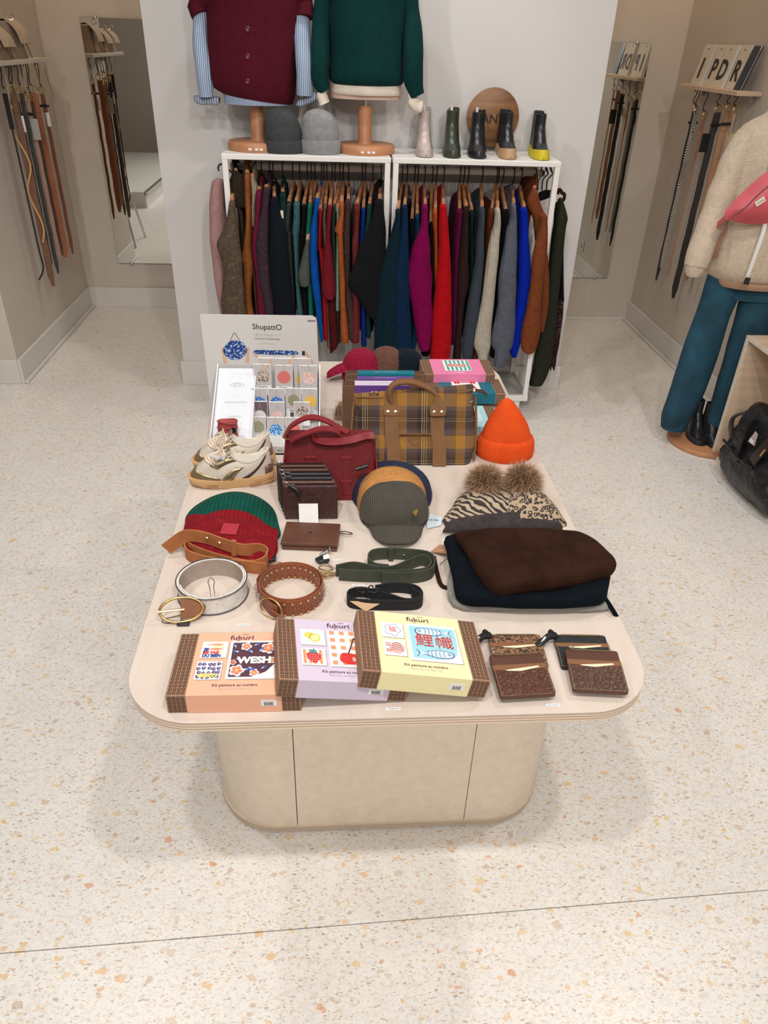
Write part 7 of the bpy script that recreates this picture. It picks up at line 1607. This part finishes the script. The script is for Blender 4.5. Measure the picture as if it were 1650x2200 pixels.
# rolled red bag clipped in the display
rl = thing('rolled_bag', 'rolled coral red fabric bag with black label in the display tray', 'bag', (-.27, 1.80, Z))
CRd = mat('coral_red_nylon', (.36, .06, .06), .5, kind='noise', sc_=40, amp=.2, bump=.3)
e0, e1 = W(490, 962, Y=1.80), W(488, 905, Y=1.80)
R = []
for k_ in range(9):
    q = k_/8; c = e0.lerp(e1, q); R.append([c+V((.0265*(1+.04*math.sin(q*19))*math.cos(a_), .012*math.sin(a_)+.006*q, 0)) for a_ in [2*math.pi*j/20 for j in range(20)]])
MB().loft(R).done('roll', CRd, rl)
for zf_, w_, h_, x_ in ((.35, .020, .012, -.012), (.75, .012, .012, .018)):
    c = e0.lerp(e1, zf_); MB().box((c.x+x_-w_/2, c.y-.0145, c.z-h_/2), (c.x+x_+w_/2, c.y-.010, c.z+h_/2)).done('black_label', BLK, rl, smooth=False)
for q in (.2, .5, .8, 1.0):
    c = e0.lerp(e1, q); MB().tube([c+V((.027*math.cos(a_), .0125*math.sin(a_), .003*math.sin(a_*2))) for a_ in [2*math.pi*j/20 for j in range(20)]], .0014, 5, closed=True).done('fold', CRd, rl)
# ================================================================ REAR OF THE TABLE: fleece caps and more kit boxes
def fleece(label, px_, py, r, h, m, bill=None, Yc=2.33):
    c = W(px_, py, Z=Z); t = thing('fleece_cap', label, 'cap', (c.x, c.y, Z), 'fleece caps at the back of the table')
    Pq = smooth_path([V((r*1.0, 0, 0)), V((r*1.05, h*.25, 0)), V((r*.98, h*.55, 0)), V((r*.7, h*.85, 0)), V((r*.3, h*.98, 0)), V((.004, h, 0))], 4)
    MB().lathe([(p.x, p.y) for p in Pq], (c.x, c.y, Z), 60, sy=.95, mod=lambda a_, z_: 1+.035*noise.noise(V((math.cos(a_)*7, math.sin(a_)*7, z_*90)))).done('crown', m, t)
    if bill:
        R = []
        for k_ in range(8):
            q = k_/7; cc_ = V((c.x-r*.6-.075*q, c.y-.025*q, Z+.040-.026*q*q)); hw = r*.72*math.sqrt(max(.02, 1-(q*.97)**2))
            R.append([cc_+V((.004*noise.noise(V((a_*5, q*9, 0))), hw*math.cos(a_), (.007+.003*noise.noise(V((a_*3, q*8, 4))))*math.sin(a_)+.008*(1-math.cos(a_)**2))) for a_ in [2*math.pi*j/18 for j in range(18)]])
        MB().loft(R).done('bill', m, t)
    return t
FL = lambda n, c: mat(n, c, .95, kind='fur', sc_=90, amp=.2, bump=1.0, sheen=.4, spec=.1, dist=.006)
fleece('dark navy fleece cap, rightmost of three at the back of the table', 872, 806, .056, .090, FL('navy_fleece', (.007,.012,.02)))
fleece('brown fleece cap in the middle of three at the back of the table', 829, 806, .058, .098, FL('brown_fleece', (.13,.062,.045)))
fleece('raspberry fleece cap with bill, leftmost of three at the back of the table', 775, 812, .060, .100, FL('raspberry_fleece', (.24,.010,.035)), bill=True)
PNK, TEA, AQU, PUR, LVW, TLS = (mat(n, c, .6) for n, c in (('pink_card', (.72,.20,.38)), ('teal_card', (.0,.13,.19)), ('aqua_card', (.35,.62,.66)), ('purple_card', (.13,.05,.26)), ('lavender_white_card', (.62,.55,.68)), ('teal_blue_card', (.0,.16,.22))))
def rearbox(label, pl, pr, z0, dp, hh, mcol, k=.030, art=None):
    a = W(*pl, Z=z0); b = W(*pr, Z=z0); ex = b-a; ex.z = 0; L2 = ex.length; ex.normalize(); ey = V((0, 0, 1)).cross(ex)
    t, F, T, Fr = kitbox(label, a, ex, ey, L2, dp, hh, mcol, k, group='painting kit boxes at the back')
    # their print faces the far side: turned half round
    T2 = Frame(T.p(L2, dp, 0), -T.x, -T.y)
    return t, T2, T, L2, dp, Fr
def rk_face(t, T2, L2, dp, ink=WHITEP):
    text('fukuri', T2.p(L2/2, dp-.010), T2.x, T2.y, .0125, ink, t, align='CENTER', ext=.0014, bold=.0003)
# pink
t, T2, T, L2, dp, Fr = rearbox('pink painting kit box with green and white striped artwork at the back right', (910, 826), (1062, 826), TZ+.045, .125, .034, PNK)
rk_face(t, T2, L2, dp)
canvas(T2, L2/2-.042, .012, L2/2+.042, .100, t)
for i in range(6): art_poly(T2, [(L2/2-.040+i*.0135, .014), (L2/2-.0335+i*.0135, .014), (L2/2-.0335+i*.0135, .098), (L2/2-.040+i*.0135, .098)], .0018, mat('art_green', (.02,.36,.28), .6), 'print', t)
art_poly(T2, smooth2([(L2/2-.036, .056), (L2/2-.020, .068), (L2/2+.02, .066), (L2/2+.036, .054), (L2/2+.02, .044), (L2/2-.02, .046)], 3), .0021, A_PINK, 'print', t)
text('Candy', T2.p(L2/2, .056), T2.x, T2.y, .024, A_RED, t, align='CENTER', ext=.0024, shear=.3)
# teal
t, T2, T, L2, dp, Fr = rearbox('teal painting kit box with red fruit artwork behind the plaid tote', (925, 868), (1084, 868), TZ+.018, .115, .034, TEA)
canvas(T2, L2/2-.042, .018, L2/2+.042, .100, t); text('Le kit de peinture au numéro', T2.p(L2/2, .008), T2.x, T2.y, .005, WHITEP, t, align='CENTER', ext=.0014)
text('M–––M', T2.p(L2/2, .034), T2.x, T2.y, .022, A_RED, t, align='CENTER', ext=.002, bold=.001)
multi(T2, [circ(L2/2-.02, .07, .010), circ(L2/2+.012, .075, .010), circ(L2/2+.03, .065, .008)], .0019, A_RED, 'print', t)
# aqua
t, T2, T, L2, dp, Fr = rearbox('aqua painting kit box with leafy artwork between tote and orange beanie', (935, 940), (1075, 940), Z, .140, .034, AQU)
canvas(T2, L2/2-.046, .020, L2/2+.046, .112, t, m=A_ICE); rk_face(t, T2, L2, dp, WHITEP)
gl = []
for i in range(14):
    a_ = rnd.uniform(0, 6.28); x, y = L2/2+rnd.uniform(-.036, .036), .030+rnd.uniform(0, .07); l = .014; gl.append([(x, y), (x+l*.5*math.cos(a_)-.003*math.sin(a_), y+l*.5*math.sin(a_)+.003*math.cos(a_)), (x+l*math.cos(a_), y+l*math.sin(a_)), (x+l*.5*math.cos(a_)+.003*math.sin(a_), y+l*.5*math.sin(a_)-.003*math.cos(a_))])
multi(T2, gl, .0019, MC['art_green'], 'print', t)
multi(T2, [circ(L2/2+rnd.uniform(-.03, .03), .03+rnd.uniform(0, .06), .005) for _ in range(7)], .0021, A_YEL, 'print', t)
multi(T2, [circ(L2/2+rnd.uniform(-.03, .03), .03+rnd.uniform(0, .06), .006) for _ in range(4)], .002, PUR, 'print', t)
# left-hand stack behind the tote: two lying, one upright
def upright(label, x0_, x1_, ya, yb2, hz_, col, topcol, txtm):
    ub = thing('painting_kit_box', label, 'box', (x0_, ya, Z), 'painting kit boxes at the back')
    MB().box((x0_, ya, Z), (x1_, yb2, Z+hz_)).done('kraft_box', mat('kraft_dark_side', (.15, .075, .04), .7), ub, smooth=False, bevel=.0015)
    MB().box((x0_+.034, ya-.0008, Z), (x1_-.030, yb2+.0008, Z+hz_+.0008)).done('sleeve', col, ub, smooth=False)
    d_ = yb2-ya; MB().box((x0_+.034, ya+.0015, Z+hz_+.0008), (x1_-.030, yb2-.0015, Z+hz_+.0014)).done('top_label', topcol, ub, smooth=False)
    Tu = Frame((x0_, ya, Z+hz_), (1, 0, 0), (0, 1, 0)); u_pattern(Tu, .002, .001, .033, d_-.001, .0008).done('printed_pattern', KRD, ub, smooth=False); u_pattern(Tu, x1_-x0_-.029, .001, x1_-x0_-.002, d_-.001, .0008).done('printed_pattern', KRD, ub, smooth=False)
    text('kit de peinture au numéro', ((x0_+x1_)/2, (ya+yb2)/2, Z+hz_+.0016), (-1, 0, 0), (0, -1, 0), .0058, txtm, ub, align='CENTER')
    for z_ in (.02, .085): MB().box((x0_-.0006, ya+d_*.3, Z+z_), (x0_+.004, ya+d_*.6, Z+z_+.022)).done('slot', INK, ub, smooth=False)
upright('upright painting kit box with lavender top and purple sleeve right behind the tote', .026, .243, 1.902, 1.937, .140, PUR, LVW, INKG)
upright('upright purple painting kit box in the middle of the three behind the tote', .034, .256, 1.942, 1.966, .141, PUR, PUR, WHITEP)
upright('upright teal blue painting kit box, rearmost of the three behind the tote', .036, .262, 1.971, 1.999, .146, TLS, TLS, WHITEP)
# small kraft box left of the tote
kb = thing('kraft_box', 'small patterned kraft box peeking out left of the plaid tote', 'box', (.02, 1.93, Z))
kp = [W(x, y, Z=Z) for x, y in ((717, 903), (752, 903), (752, 870), (728, 870))]
MB().prism([(p.x, p.y, Z) for p in kp], (0, 0, .012)).done('card', KR, kb, smooth=False, bevel=.001)
ka = Frame((kp[0].x+.004, kp[0].y, Z+.012), (1, 0, 0), (0, 1, 0)); u_pattern(ka, .0, .002, .020, .075, .0005).done('printed_pattern', KRD, kb, smooth=False)
